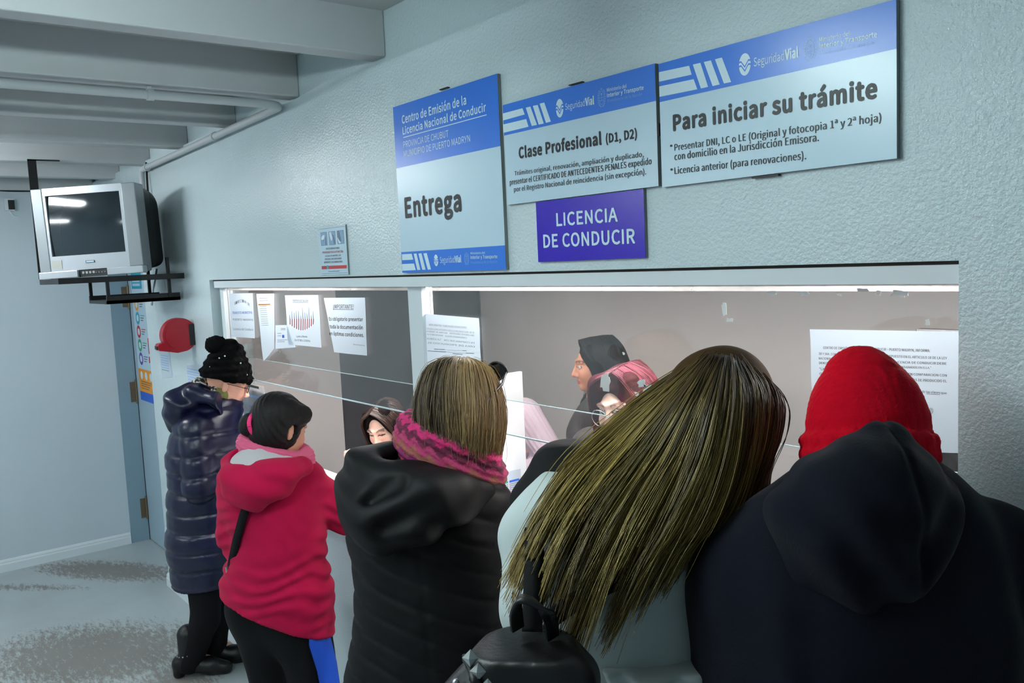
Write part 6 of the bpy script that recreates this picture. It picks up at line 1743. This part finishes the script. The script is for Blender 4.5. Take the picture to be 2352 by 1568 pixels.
Ha.ell(hd.p(0, -.03, .0), V3(.08, .085, .08), hd.R); Ha.ell(hd.p(0, .085, -.03), V3(.07, .07, .1), hd.R, .01, 'sub')
garment('hair', Ha, M_HAIRBLACK, p5)
trousers(J, mat('dark_denim', (26, 30, 44), .8, bump=.3, bscale=200), p5, (.11, .08, .062), FW5, 'trousers', V3(-.36, -.36, .02), V3(.36, .34, 1.15))
shoes(J, M_BLACKLEATHER, p5, FW5, 'shoe')
# ================================================================== PEOPLE AND THINGS INSIDE THE BOOTH
def ring_hair(h, zs, rxs, rys, y0s, a=2.5, n=9):
    return [[h.p(rx * math.sin(t), y0 - ry * math.cos(t), z) for t in np.linspace(-a, a, n)] for z, rx, ry, y0 in zip(zs, rxs, rys, y0s)]
def tint_of(u, n_, c0, c1, seed):
    b_ = np.random.default_rng(seed).uniform(0, 1, (len(u), 1)); return A(lin(c0)[:3])[None] * (1 - b_) + A(lin(c1)[:3])[None] * b_

# ---- seated clerk, dark brown hair parted in the middle, white top
hd = Head((0.0157, 0, 1.2082), 2.72, -.42, .10, .98)
fw = (-math.sin(2.72), math.cos(2.72))
f3 = V3(fw[0], fw[1], 0)
hc = hd.c
J = dict(hip=V3(hc[0] + .02, hc[1] + .12, .56), waist=V3(hc[0] + .02, hc[1] + .12, .74), chest=V3(hc[0] + .01, hc[1] + .08, .93), neck=V3(hc[0], hc[1] + .03, 1.06))
sd_ = V3(f3[1], -f3[0], 0)
for s, q_ in (('r', 1), ('l', -1)):
    J['sh' + s] = J['chest'] + sd_ * q_ * .155 + V3(0, 0, .06); J['el' + s] = J['chest'] + sd_ * q_ * .20 + f3 * .08 + V3(0, 0, -.10)
    J['wr' + s] = J['chest'] + sd_ * q_ * .09 + f3 * .22 + V3(0, 0, .11)
    J['hp' + s] = J['hip'] + sd_ * q_ * .09 - V3(0, 0, .03); J['kn' + s] = J['hp' + s] + f3 * .16 + V3(0, 0, -.02); J['an' + s] = J['kn' + s] * V3(1, 1, 0) + V3(0, 0, .08) - f3 * .1
F = body_field(hd, J, V3(-.4, -.45, 0), V3(.45, .5, 1.42), fw)
V, Fq = F.mesh()
p6 = person_root(V, Fq, hd.paint(V, (238, 192, 172), lip=(196, 84, 84), open_=False), (-3.7019, 0.5318), 0.90134, 'seated clerk with dark parted hair and a white top, looking down behind the left window')
Tp = Field(V3(-.4, -.45, .45), V3(.45, .5, 1.2), .008)
Tp.path([(J['hip'], .15), (J['waist'], .135), (J['chest'], .15), (J['neck'] - V3(0, 0, .03), .075)], .05, (f3, .74))
Tp.cone(J['shl'], J['shr'], .07, .07, .05)
for s in 'lr': Tp.path([(J['sh' + s], .072), (J['el' + s], .058), (J['wr' + s] - f3 * .02, .04)], .03)
Tp.disp(lambda x, y, z: .004 * w4b(x, y, z))
garment('blouse', Tp, M_WHITEKNIT, p6)
trousers(J, M_BLACKCLOTH, p6, (.1, .075, .055), fw, 'trousers', V3(-.45, -.55, .02), V3(.5, .5, .8))
cap = Field(V3(-.25, -.25, .9), V3(.25, .3, 1.42), .0055)
cap.ell(hd.p(0, -.018, .04), V3(.084, .100, .090), hd.R)
for q_ in (-1, 1):
    cap.path([(hd.p(q_ * .05, .03, .09), .03), (hd.p(q_ * .082, .035, .02), .026), (hd.p(q_ * .088, .03, -.08), .03), (hd.p(q_ * .095, .03, -.19), .022)], .03)
    cap.path([(hd.p(q_ * .06, -.05, .0), .05), (hd.p(q_ * .07, -.04, -.12), .05), (hd.p(q_ * .08, -.01, -.2), .03)], .04)
cap.ell(hd.p(0, .1, -.02), V3(.056, .07, .115), hd.R, .006, 'sub')
cap.cone(hd.p(0, .09, .10), hd.p(0, -.05, .135), .004, .003, .006, None, 'sub')
V, Fq = cap.mesh(1)
h6 = np_mesh('hair', V, Fq, M_HAIRBASE, p6, True, np.tile(A(lin((17, 11, 10))[:3]), (len(V), 1)))
for q_ in (-1, 1):
    lv6 = [[hd.p(q_ * .003, y, .130 - abs(y) * .1) for y in (.075, .03, -.03, -.08)],
           [hd.p(q_ * x, y, z) for x, y, z in ((.062, .085, .085), (.082, .03, .09), (.080, -.05, .09), (.04, -.11, .08))],
           [hd.p(q_ * x, y, z) for x, y, z in ((.088, .075, .0), (.106, .03, .0), (.108, -.04, .0), (.05, -.12, .0))],
           [hd.p(q_ * x, y, z) for x, y, z in ((.092, .07, -.09), (.114, .03, -.09), (.115, -.03, -.09), (.06, -.10, -.1))],
           [hd.p(q_ * x, y, z) for x, y, z in ((.100, .065, -.20), (.116, .035, -.20), (.112, -.02, -.2), (.07, -.06, -.22))]]
    G, u = flow(lv6, 1100, 13, np.random.default_rng(60 + q_), 20, .004, wave=.004)
    strands('strands', G, M_HAIR, h6, .0011, 3, .5, tint_of(u, 0, (24, 15, 13), (84, 60, 52), 6))
# ---- standing dark-haired woman seen in profile
hd = Head((-0.0254, 0, 1.4917), 1.62, -.10, 0, 1.0)
fw = (-1.0, -.05)
J = dict(hip=V3(*(-0.0304, 0.02, 0.5414)), waist=V3(*(-0.0413, 0.02, 0.8189)), chest=V3(*(-0.0499, 0.02, 1.1553)), neck=V3(*(-0.0162, 0.02, 1.3509)),
         shl=V3(*(-0.0407, -0.14, 1.2879)), shr=V3(*(-0.0107, 0.18, 1.2284)), ell=V3(*(-0.0328, -0.16, 1.0121)), elr=V3(*(-0.0089, 0.2, 0.9192)), wrl=V3(*(-0.1415, -0.1, 0.879)), wrr=V3(*(-0.1255, 0.14, 0.8094)))
stand(J, J['hip'], fw, .09, V3(.02, .02, 0))
F = body_field(hd, J, V3(-.35, -.35, 0), V3(.35, .4, 1.66), fw)
V, Fq = F.mesh()
p7 = person_root(V, Fq, hd.paint(V, (196, 134, 104), lip=(160, 74, 70), iris=(30, 20, 16)), (-2.8643, 1.2402), 0.90134, 'woman with long black hair and a dark brown top, in profile inside the booth')
Tp = Field(V3(-.32, -.35, .65), V3(.32, .4, 1.5), .008)
Tp.path([(J['hip'], .165), (J['waist'], .15), (J['chest'], .155), (J['neck'] - V3(0, 0, .05), .08)], .05, (V3(1, .05, 0), .78))
Tp.cone(J['shl'], J['shr'], .075, .075, .05)
for s in 'lr': Tp.path([(J['sh' + s], .078), (J['el' + s], .062), (J['wr' + s], .045)], .03)
Tp.disp(lambda x, y, z: .004 * w4b(x, y, z))
garment('sweater', Tp, M_BROWNTOP, p7)
trousers(J, M_BLACKCLOTH, p7, (.1, .075, .055), fw, 'trousers', V3(-.35, -.35, .02), V3(.35, .4, 1.1)); shoes(J, M_BLACKLEATHER, p7, fw, 'shoe')
cap = Field(V3(-.3, -.28, .95), V3(.3, .3, 1.68), .006)
cap.ell(hd.p(0, -.022, .036), V3(.088, .104, .094), hd.R)
cap.path([(hd.p(0, -.07, .02), .07), (hd.p(0, -.075, -.08), .066), (hd.p(0, -.06, -.18), .06), (hd.p(0, -.05, -.27), .04)], .04)
for q_ in (-1, 1):
    cap.path([(hd.p(q_ * .06, .03, .075), .032), (hd.p(q_ * .085, .005, -.02), .03), (hd.p(q_ * .09, .005, -.10), .034), (hd.p(q_ * .095, .055, -.20), .036), (hd.p(q_ * .09, .07, -.32), .026), (hd.p(q_ * .085, .06, -.40), .015)], .03)
cap.ell(hd.p(0, .10, -.03), V3(.058, .062, .10), hd.R, .006, 'sub')
V, Fq = cap.mesh(1)
h7 = np_mesh('hair', V, Fq, M_HAIRBASE, p7, True, np.tile(A(lin((6, 5, 5))[:3]), (len(V), 1)))
for q_ in (-1, 1):
    lv7 = [[hd.p(q_ * .004, y, .136 - abs(y + .01) * .12) for y in (.07, .02, -.04, -.09)],
           [hd.p(q_ * x, y, z) for x, y, z in ((.074, .06, .085), (.093, .01, .085), (.088, -.06, .085), (.03, -.125, .07))],
           [hd.p(q_ * x, y, z) for x, y, z in ((.098, .02, -.03), (.114, -.02, -.03), (.100, -.08, -.03), (.04, -.145, -.04))],
           [hd.p(q_ * x, y, z) for x, y, z in ((.112, .065, -.16), (.125, .01, -.16), (.105, -.07, -.16), (.04, -.13, -.16))],
           [hd.p(q_ * x, y, z) for x, y, z in ((.110, .095, -.36), (.120, .05, -.36), (.09, -.06, -.3), (.04, -.10, -.3))]]
    G, u = flow(lv7, 1000, 13, np.random.default_rng(70 + q_), 18, .004, wave=.004)
    strands('strands', G, M_HAIR, h7, .0011, 3, .5, tint_of(u, 0, (8, 6, 7), (30, 23, 23), 7))
q = MB()
bm = bmesh.new(); bmesh.ops.create_uvsphere(bm, u_segments=8, v_segments=6, radius=.004)
q.add([tuple(A(v_.co) + hd.p(-.088, .0, -.05)) for v_ in bm.verts], [tuple(x.index for x in f.verts) for f in bm.faces], M_STEEL, True); bm.free(); q.build('earring', p7)

# ---- person in the mauve ribbed jumper, leaning on the desk behind the white board
hd = Head((-0.148, 0.02, 1.3463), 1.9, -.5, 0, .97)
fw = (-.9, -.35)
J = dict(hip=V3(*(0.0267, 0.05, 0.7125)), waist=V3(*(0.0165, 0.05, 0.9932)), chest=V3(*(-0.0357, 0.05, 1.2534)), neck=V3(*(-0.0931, 0.03, 1.3781)),
         shl=V3(*(-0.0502, -0.1, 1.382)), shr=V3(*(-0.0946, 0.2, 1.3382)), ell=V3(*(0.0394, -0.15, 1.2321)), elr=V3(*(-0.1441, 0.24, 1.0824)), wrl=V3(*(-0.1061, -0.1, 1.0949)), wrr=V3(*(-0.2374, 0.14, 1.0548)))
stand(J, J['hip'], fw, .09, V3(.06, .06, 0))
F = body_field(hd, J, V3(-.4, -.4, 0), V3(.35, .45, 1.5), fw)
V, Fq = F.mesh()
p8 = person_root(V, Fq, hd.paint(V, (222, 170, 146)), (-2.6586, 0.6597), 0.90134, 'person in a pale mauve ribbed jumper, mostly hidden by the white divider board')
Tp = Field(V3(-.35, -.4, .7), V3(.35, .45, 1.48), .006)
Tp.path([(J['hip'], .16), (J['waist'], .14), (J['chest'], .13)], .05, (V3(.93, .36, 0), .7))
Tp.cone(J['shl'] + V3(0, .03, 0), J['shr'], .065, .065, .05)
Tp.path([(J['shl'], .07), (J['ell'], .058), (J['wrl'], .042)], .015); Tp.path([(J['shr'], .07), (J['elr'], .058), (J['wrr'], .042)], .02)
e1, e2 = A(J['shl']), A(J['ell']); e3 = A(J['wrl'])
def ribs(x, y, z):
    P = np.stack([x, y, z], 1)
    def ang(a, b_):
        d = b_ - a; d /= np.linalg.norm(d); n1 = np.cross(d, V3(0, 1, 0)); n1 /= np.linalg.norm(n1); n2 = np.cross(d, n1)
        return np.arctan2((P - a) @ n1, (P - a) @ n2), np.linalg.norm((P - a) - np.clip((P - a) @ d, 0, np.linalg.norm(b_ - a))[:, None] * d, axis=1)
    a1, d1 = ang(e1, e2); a2, d2 = ang(e2, e3)
    return .0022 * np.sin(np.where(d1 < d2, a1, a2) * 22) + .003 * w4b(x, y, z)
Tp.disp(ribs)
garment('jumper', Tp, M_MAUVE, p8, 0)
cap = Field(V3(-.35, -.3, 1.0), V3(.3, .35, 1.5), .007)
cap.ell(hd.p(0, -.02, .035), V3(.086, .1, .09), hd.R); cap.ell(hd.p(0, -.05, -.05), V3(.08, .07, .1), hd.R, .03); cap.ell(hd.p(0, .1, -.03), V3(.05, .06, .09), hd.R, .006, 'sub')
V, Fq = cap.mesh(1); np_mesh('hair', V, Fq, M_HAIRBASE, p8, True, np.tile(A(lin((44, 32, 26))[:3]), (len(V), 1)))
trousers(J, mat('grey_trousers', (74, 70, 68), .85, bump=.2, bscale=150), p8, (.105, .078, .058), fw, 'trousers', V3(-.35, -.35, .02), V3(.4, .45, 1.15)); shoes(J, M_BLACKLEATHER, p8, fw, 'shoe')

# ---- clerk with wine-red hair and round glasses, half hidden by the long fair hair
hd = Head((-0.0047, 0, 1.515), 2.42, -.14, .10, .98)
fw = (-.5, -.85); f3 = V3(-.5, -.85, 0) / math.hypot(.5, .85); sd_ = V3(f3[1], -f3[0], 0)
hc = hd.c
J = dict(hip=V3(hc[0] + .06, hc[1] + .14, .88), waist=V3(hc[0] + .06, hc[1] + .13, 1.06), chest=V3(hc[0] + .04, hc[1] + .09, 1.26), neck=V3(hc[0] + .01, hc[1] + .03, 1.43))
for s, q_ in (('r', 1), ('l', -1)):
    J['sh' + s] = J['chest'] + sd_ * q_ * .16 + V3(0, 0, .08); J['el' + s] = J['chest'] + sd_ * q_ * .21 + f3 * .06 + V3(0, 0, -.15); J['wr' + s] = J['chest'] + sd_ * q_ * .12 + f3 * .22 + V3(0, 0, -.13)
stand(J, J['hip'], fw, .09, J['hip'])
F = body_field(hd, J, V3(-.35, -.4, 0), V3(.45, .5, 1.74), fw)
V, Fq = F.mesh()
p9 = person_root(V, Fq, hd.paint(V, (240, 202, 186), lip=(190, 92, 92), brow=(96, 44, 44), iris=(96, 120, 132)), (-1.9191, 0.4273), 0.90134, 'clerk with wine-red hair and round glasses, behind the glass')
Tp = Field(V3(-.35, -.4, .8), V3(.45, .5, 1.5), .008)
Tp.path([(J['hip'], .155), (J['waist'], .14), (J['chest'], .15), (J['neck'] - V3(0, 0, .04), .075)], .05, (f3, .74)); Tp.cone(J['shl'], J['shr'], .07, .07, .05)
for s in 'lr': Tp.path([(J['sh' + s], .072), (J['el' + s], .058), (J['wr' + s], .042)], .03)
garment('sweater', Tp, M_BROWNTOP, p9)
trousers(J, M_BLACKCLOTH, p9, (.1, .075, .055), fw, 'trousers', V3(-.3, -.35, .02), V3(.45, .5, 1.1)); shoes(J, M_BLACKLEATHER, p9, fw, 'shoe')
cap = Field(V3(-.25, -.25, 1.25), V3(.3, .3, 1.76), .0055)
cap.ell(hd.p(0, -.02, .042), V3(.088, .106, .094), hd.R)
for q_ in (-1, 1): cap.path([(hd.p(q_ * .06, .045, .085), .036), (hd.p(q_ * .086, .02, .0), .034), (hd.p(q_ * .088, .01, -.09), .034), (hd.p(q_ * .08, .02, -.15), .02)], .03)
cap.path([(hd.p(0, -.07, .0), .06), (hd.p(0, -.07, -.12), .05)], .03)
cap.ell(hd.p(0, .11, -.03), V3(.060, .062, .112), hd.R, .006, 'sub')
V, Fq = cap.mesh(1)
h9 = np_mesh('hair', V, Fq, M_HAIRBASE, p9, True, np.tile(A(lin((50, 10, 22))[:3]), (len(V), 1)))
for q_ in (-1, 1):
    lv9 = [[hd.p(-.02 + q_ * .005, y, .137 - abs(y + .01) * .1) for y in (.07, .02, -.04, -.09)],
           [hd.p(q_ * x, y, z) for x, y, z in ((.066, .078, .095), (.092, .03, .09), (.09, -.05, .09), (.03, -.13, .08))],
           [hd.p(q_ * x, y, z) for x, y, z in ((.098, .058, .01), (.118, .01, .0), (.108, -.06, .0), (.04, -.14, .0))],
           [hd.p(q_ * x, y, z) for x, y, z in ((.100, .05, -.08), (.122, .01, -.09), (.11, -.05, -.09), (.04, -.125, -.1))],
           [hd.p(q_ * x, y, z) for x, y, z in ((.090, .05, -.16), (.105, .02, -.17), (.10, -.03, -.17), (.04, -.10, -.16))]]
    G, u = flow(lv9, 1300, 13, np.random.default_rng(90 + q_), 20, .0045, wave=.005)
    strands('strands', G, M_HAIR, h9, .0011, 3, .5, tint_of(u, 0, (66, 14, 32), (132, 48, 70), 9))
q = MB()
for s in (-1, 1):
    q.tube([hd.p(s * .036 + .029 * math.cos(t), .112 - .007 * abs(math.cos(t)), -.006 + .026 * math.sin(t)) for t in np.linspace(0, 6.283, 21)], .0013, M_STEEL, 6, False)
    q.tube([hd.p(s * .064, .106, .0), hd.p(s * .088, .05, .008), hd.p(s * .092, -.01, .006)], .0013, M_STEEL, 6)
q.tube([hd.p(-.008, .114, -.002), hd.p(.008, .114, -.002)], .0013, M_STEEL, 6)
g9 = q.build('glasses', p9)
q = MB()
for s in (-1, 1): q.add([hd.p(s * .036 + .028 * math.cos(t), .111, -.006 + .025 * math.sin(t)) for t in np.linspace(0, 6.283, 18, endpoint=False)], [tuple(range(18))], M_GLASS)
q.build('lens', g9)

# ---- white divider board across the worktop, with a calendar
bx = -2.42
byz = [(0.4039, 1.5912), (0.2367, 1.5999), (0.2611, 1.2235), (0.3682, 1.2073), (0.3534, 1.0917)]
e = empty('divider_board', (bx, .08, .99), 'white upright divider board across the worktop, behind the fair bobbed hair', 'board')
q = MB(); q.box((bx - .018, .075, .99), (bx, byz[0][0], byz[0][1]), M_COUNTER); child(e, q, 'panel').modifiers.new('b', 'BEVEL').width = .002
q = MB(); q.box((bx - .022, .075, .985), (bx + .006, byz[0][0] + .0, 1.0), M_TRIM); child(e, q, 'foot_rail')
y0, y1 = byz[3][0] - .155, byz[3][0]; z1 = byz[3][1]; z0 = z1 - .21
e = empty('calendar', (bx + .001, (y0 + y1) / 2, z0), 'printed year calendar taped to the white divider board', 'calendar')
q = MB(); q.box((bx + .0006, y0 - .008, z0 - .01), (bx + .0012, y1 + .006, z1 + .03), M_SHEET); child(e, q, 'sheet')
q = MB()
def xq(ya, za, yb, zb, m, x): q.add([(x, ya, za), (x, yb, za), (x, yb, zb), (x, ya, zb)], [(0, 1, 2, 3)], m)
for r in range(4):
    for c in range(3):
        ya = y0 + (y1 - y0) / 3 * c + .003; yb = ya + (y1 - y0) / 3 - .006; za = z1 - .21 / 4 * (r + 1) + .004; zb = za + .21 / 4 - .008
        xq(ya, zb - .008, yb, zb, M_GREENINK if (r + c) % 2 else M_BLUEINK, bx + .0015)
        for i in range(5):
            for j in range(7):
                yy = ya + (yb - ya) * (j + .2) / 7; zz = za + (zb - .01 - za) * (i + .2) / 5
                xq(yy, zz, yy + (yb - ya) / 7 * .55, zz + .0035, M_REDINK if j == 0 else M_GREYINK, bx + .0015)
child(e, q, 'print')
# ---- dark monitor by the right jamb
mq = [(-0.9859, 1.4808), (-0.9434, 1.7962)]
e = empty('monitor', (-.65, .42, .98), 'black computer monitor behind the large notice, seen at the right jamb', 'monitor')
q = MB(); q.box((mq[0][0], .42, 1.30), (mq[0][0] + .56, .455, mq[1][1]), M_BLACKPL); child(e, q, 'housing').modifiers.new('b', 'BEVEL').width = .006
q = MB(); q.box((mq[0][0] + .01, .455, 1.31), (mq[0][0] + .55, .458, mq[1][1] - .01), M_SCREEN); child(e, q, 'screen')
q = MB(); q.box((mq[0][0] + .24, .43, .75), (mq[0][0] + .32, .45, 1.32), M_BLACKPL); child(e, q, 'stand')
q = MB(); q.box((mq[0][0] + .14, .35, .735), (mq[0][0] + .42, .53, .75), M_BLACKPL); child(e, q, 'stand_base')
# clerks' desk behind the worktop
e = empty('desk', (-.5, .6, 0), 'white desk under the black monitor inside the booth', 'desk')
q = MB(); q.box((-1.35, .345, .71), (.2, 1.0, .735), M_COUNTER); child(e, q, 'desk_top')
for x, y in ((-1.32, .38), (.15, .38), (-1.32, .95), (.15, .95)):
    q = MB(); q.box((x, y, 0), (x + .04, y + .04, .71), M_SIGNEDGE); child(e, q, 'leg')
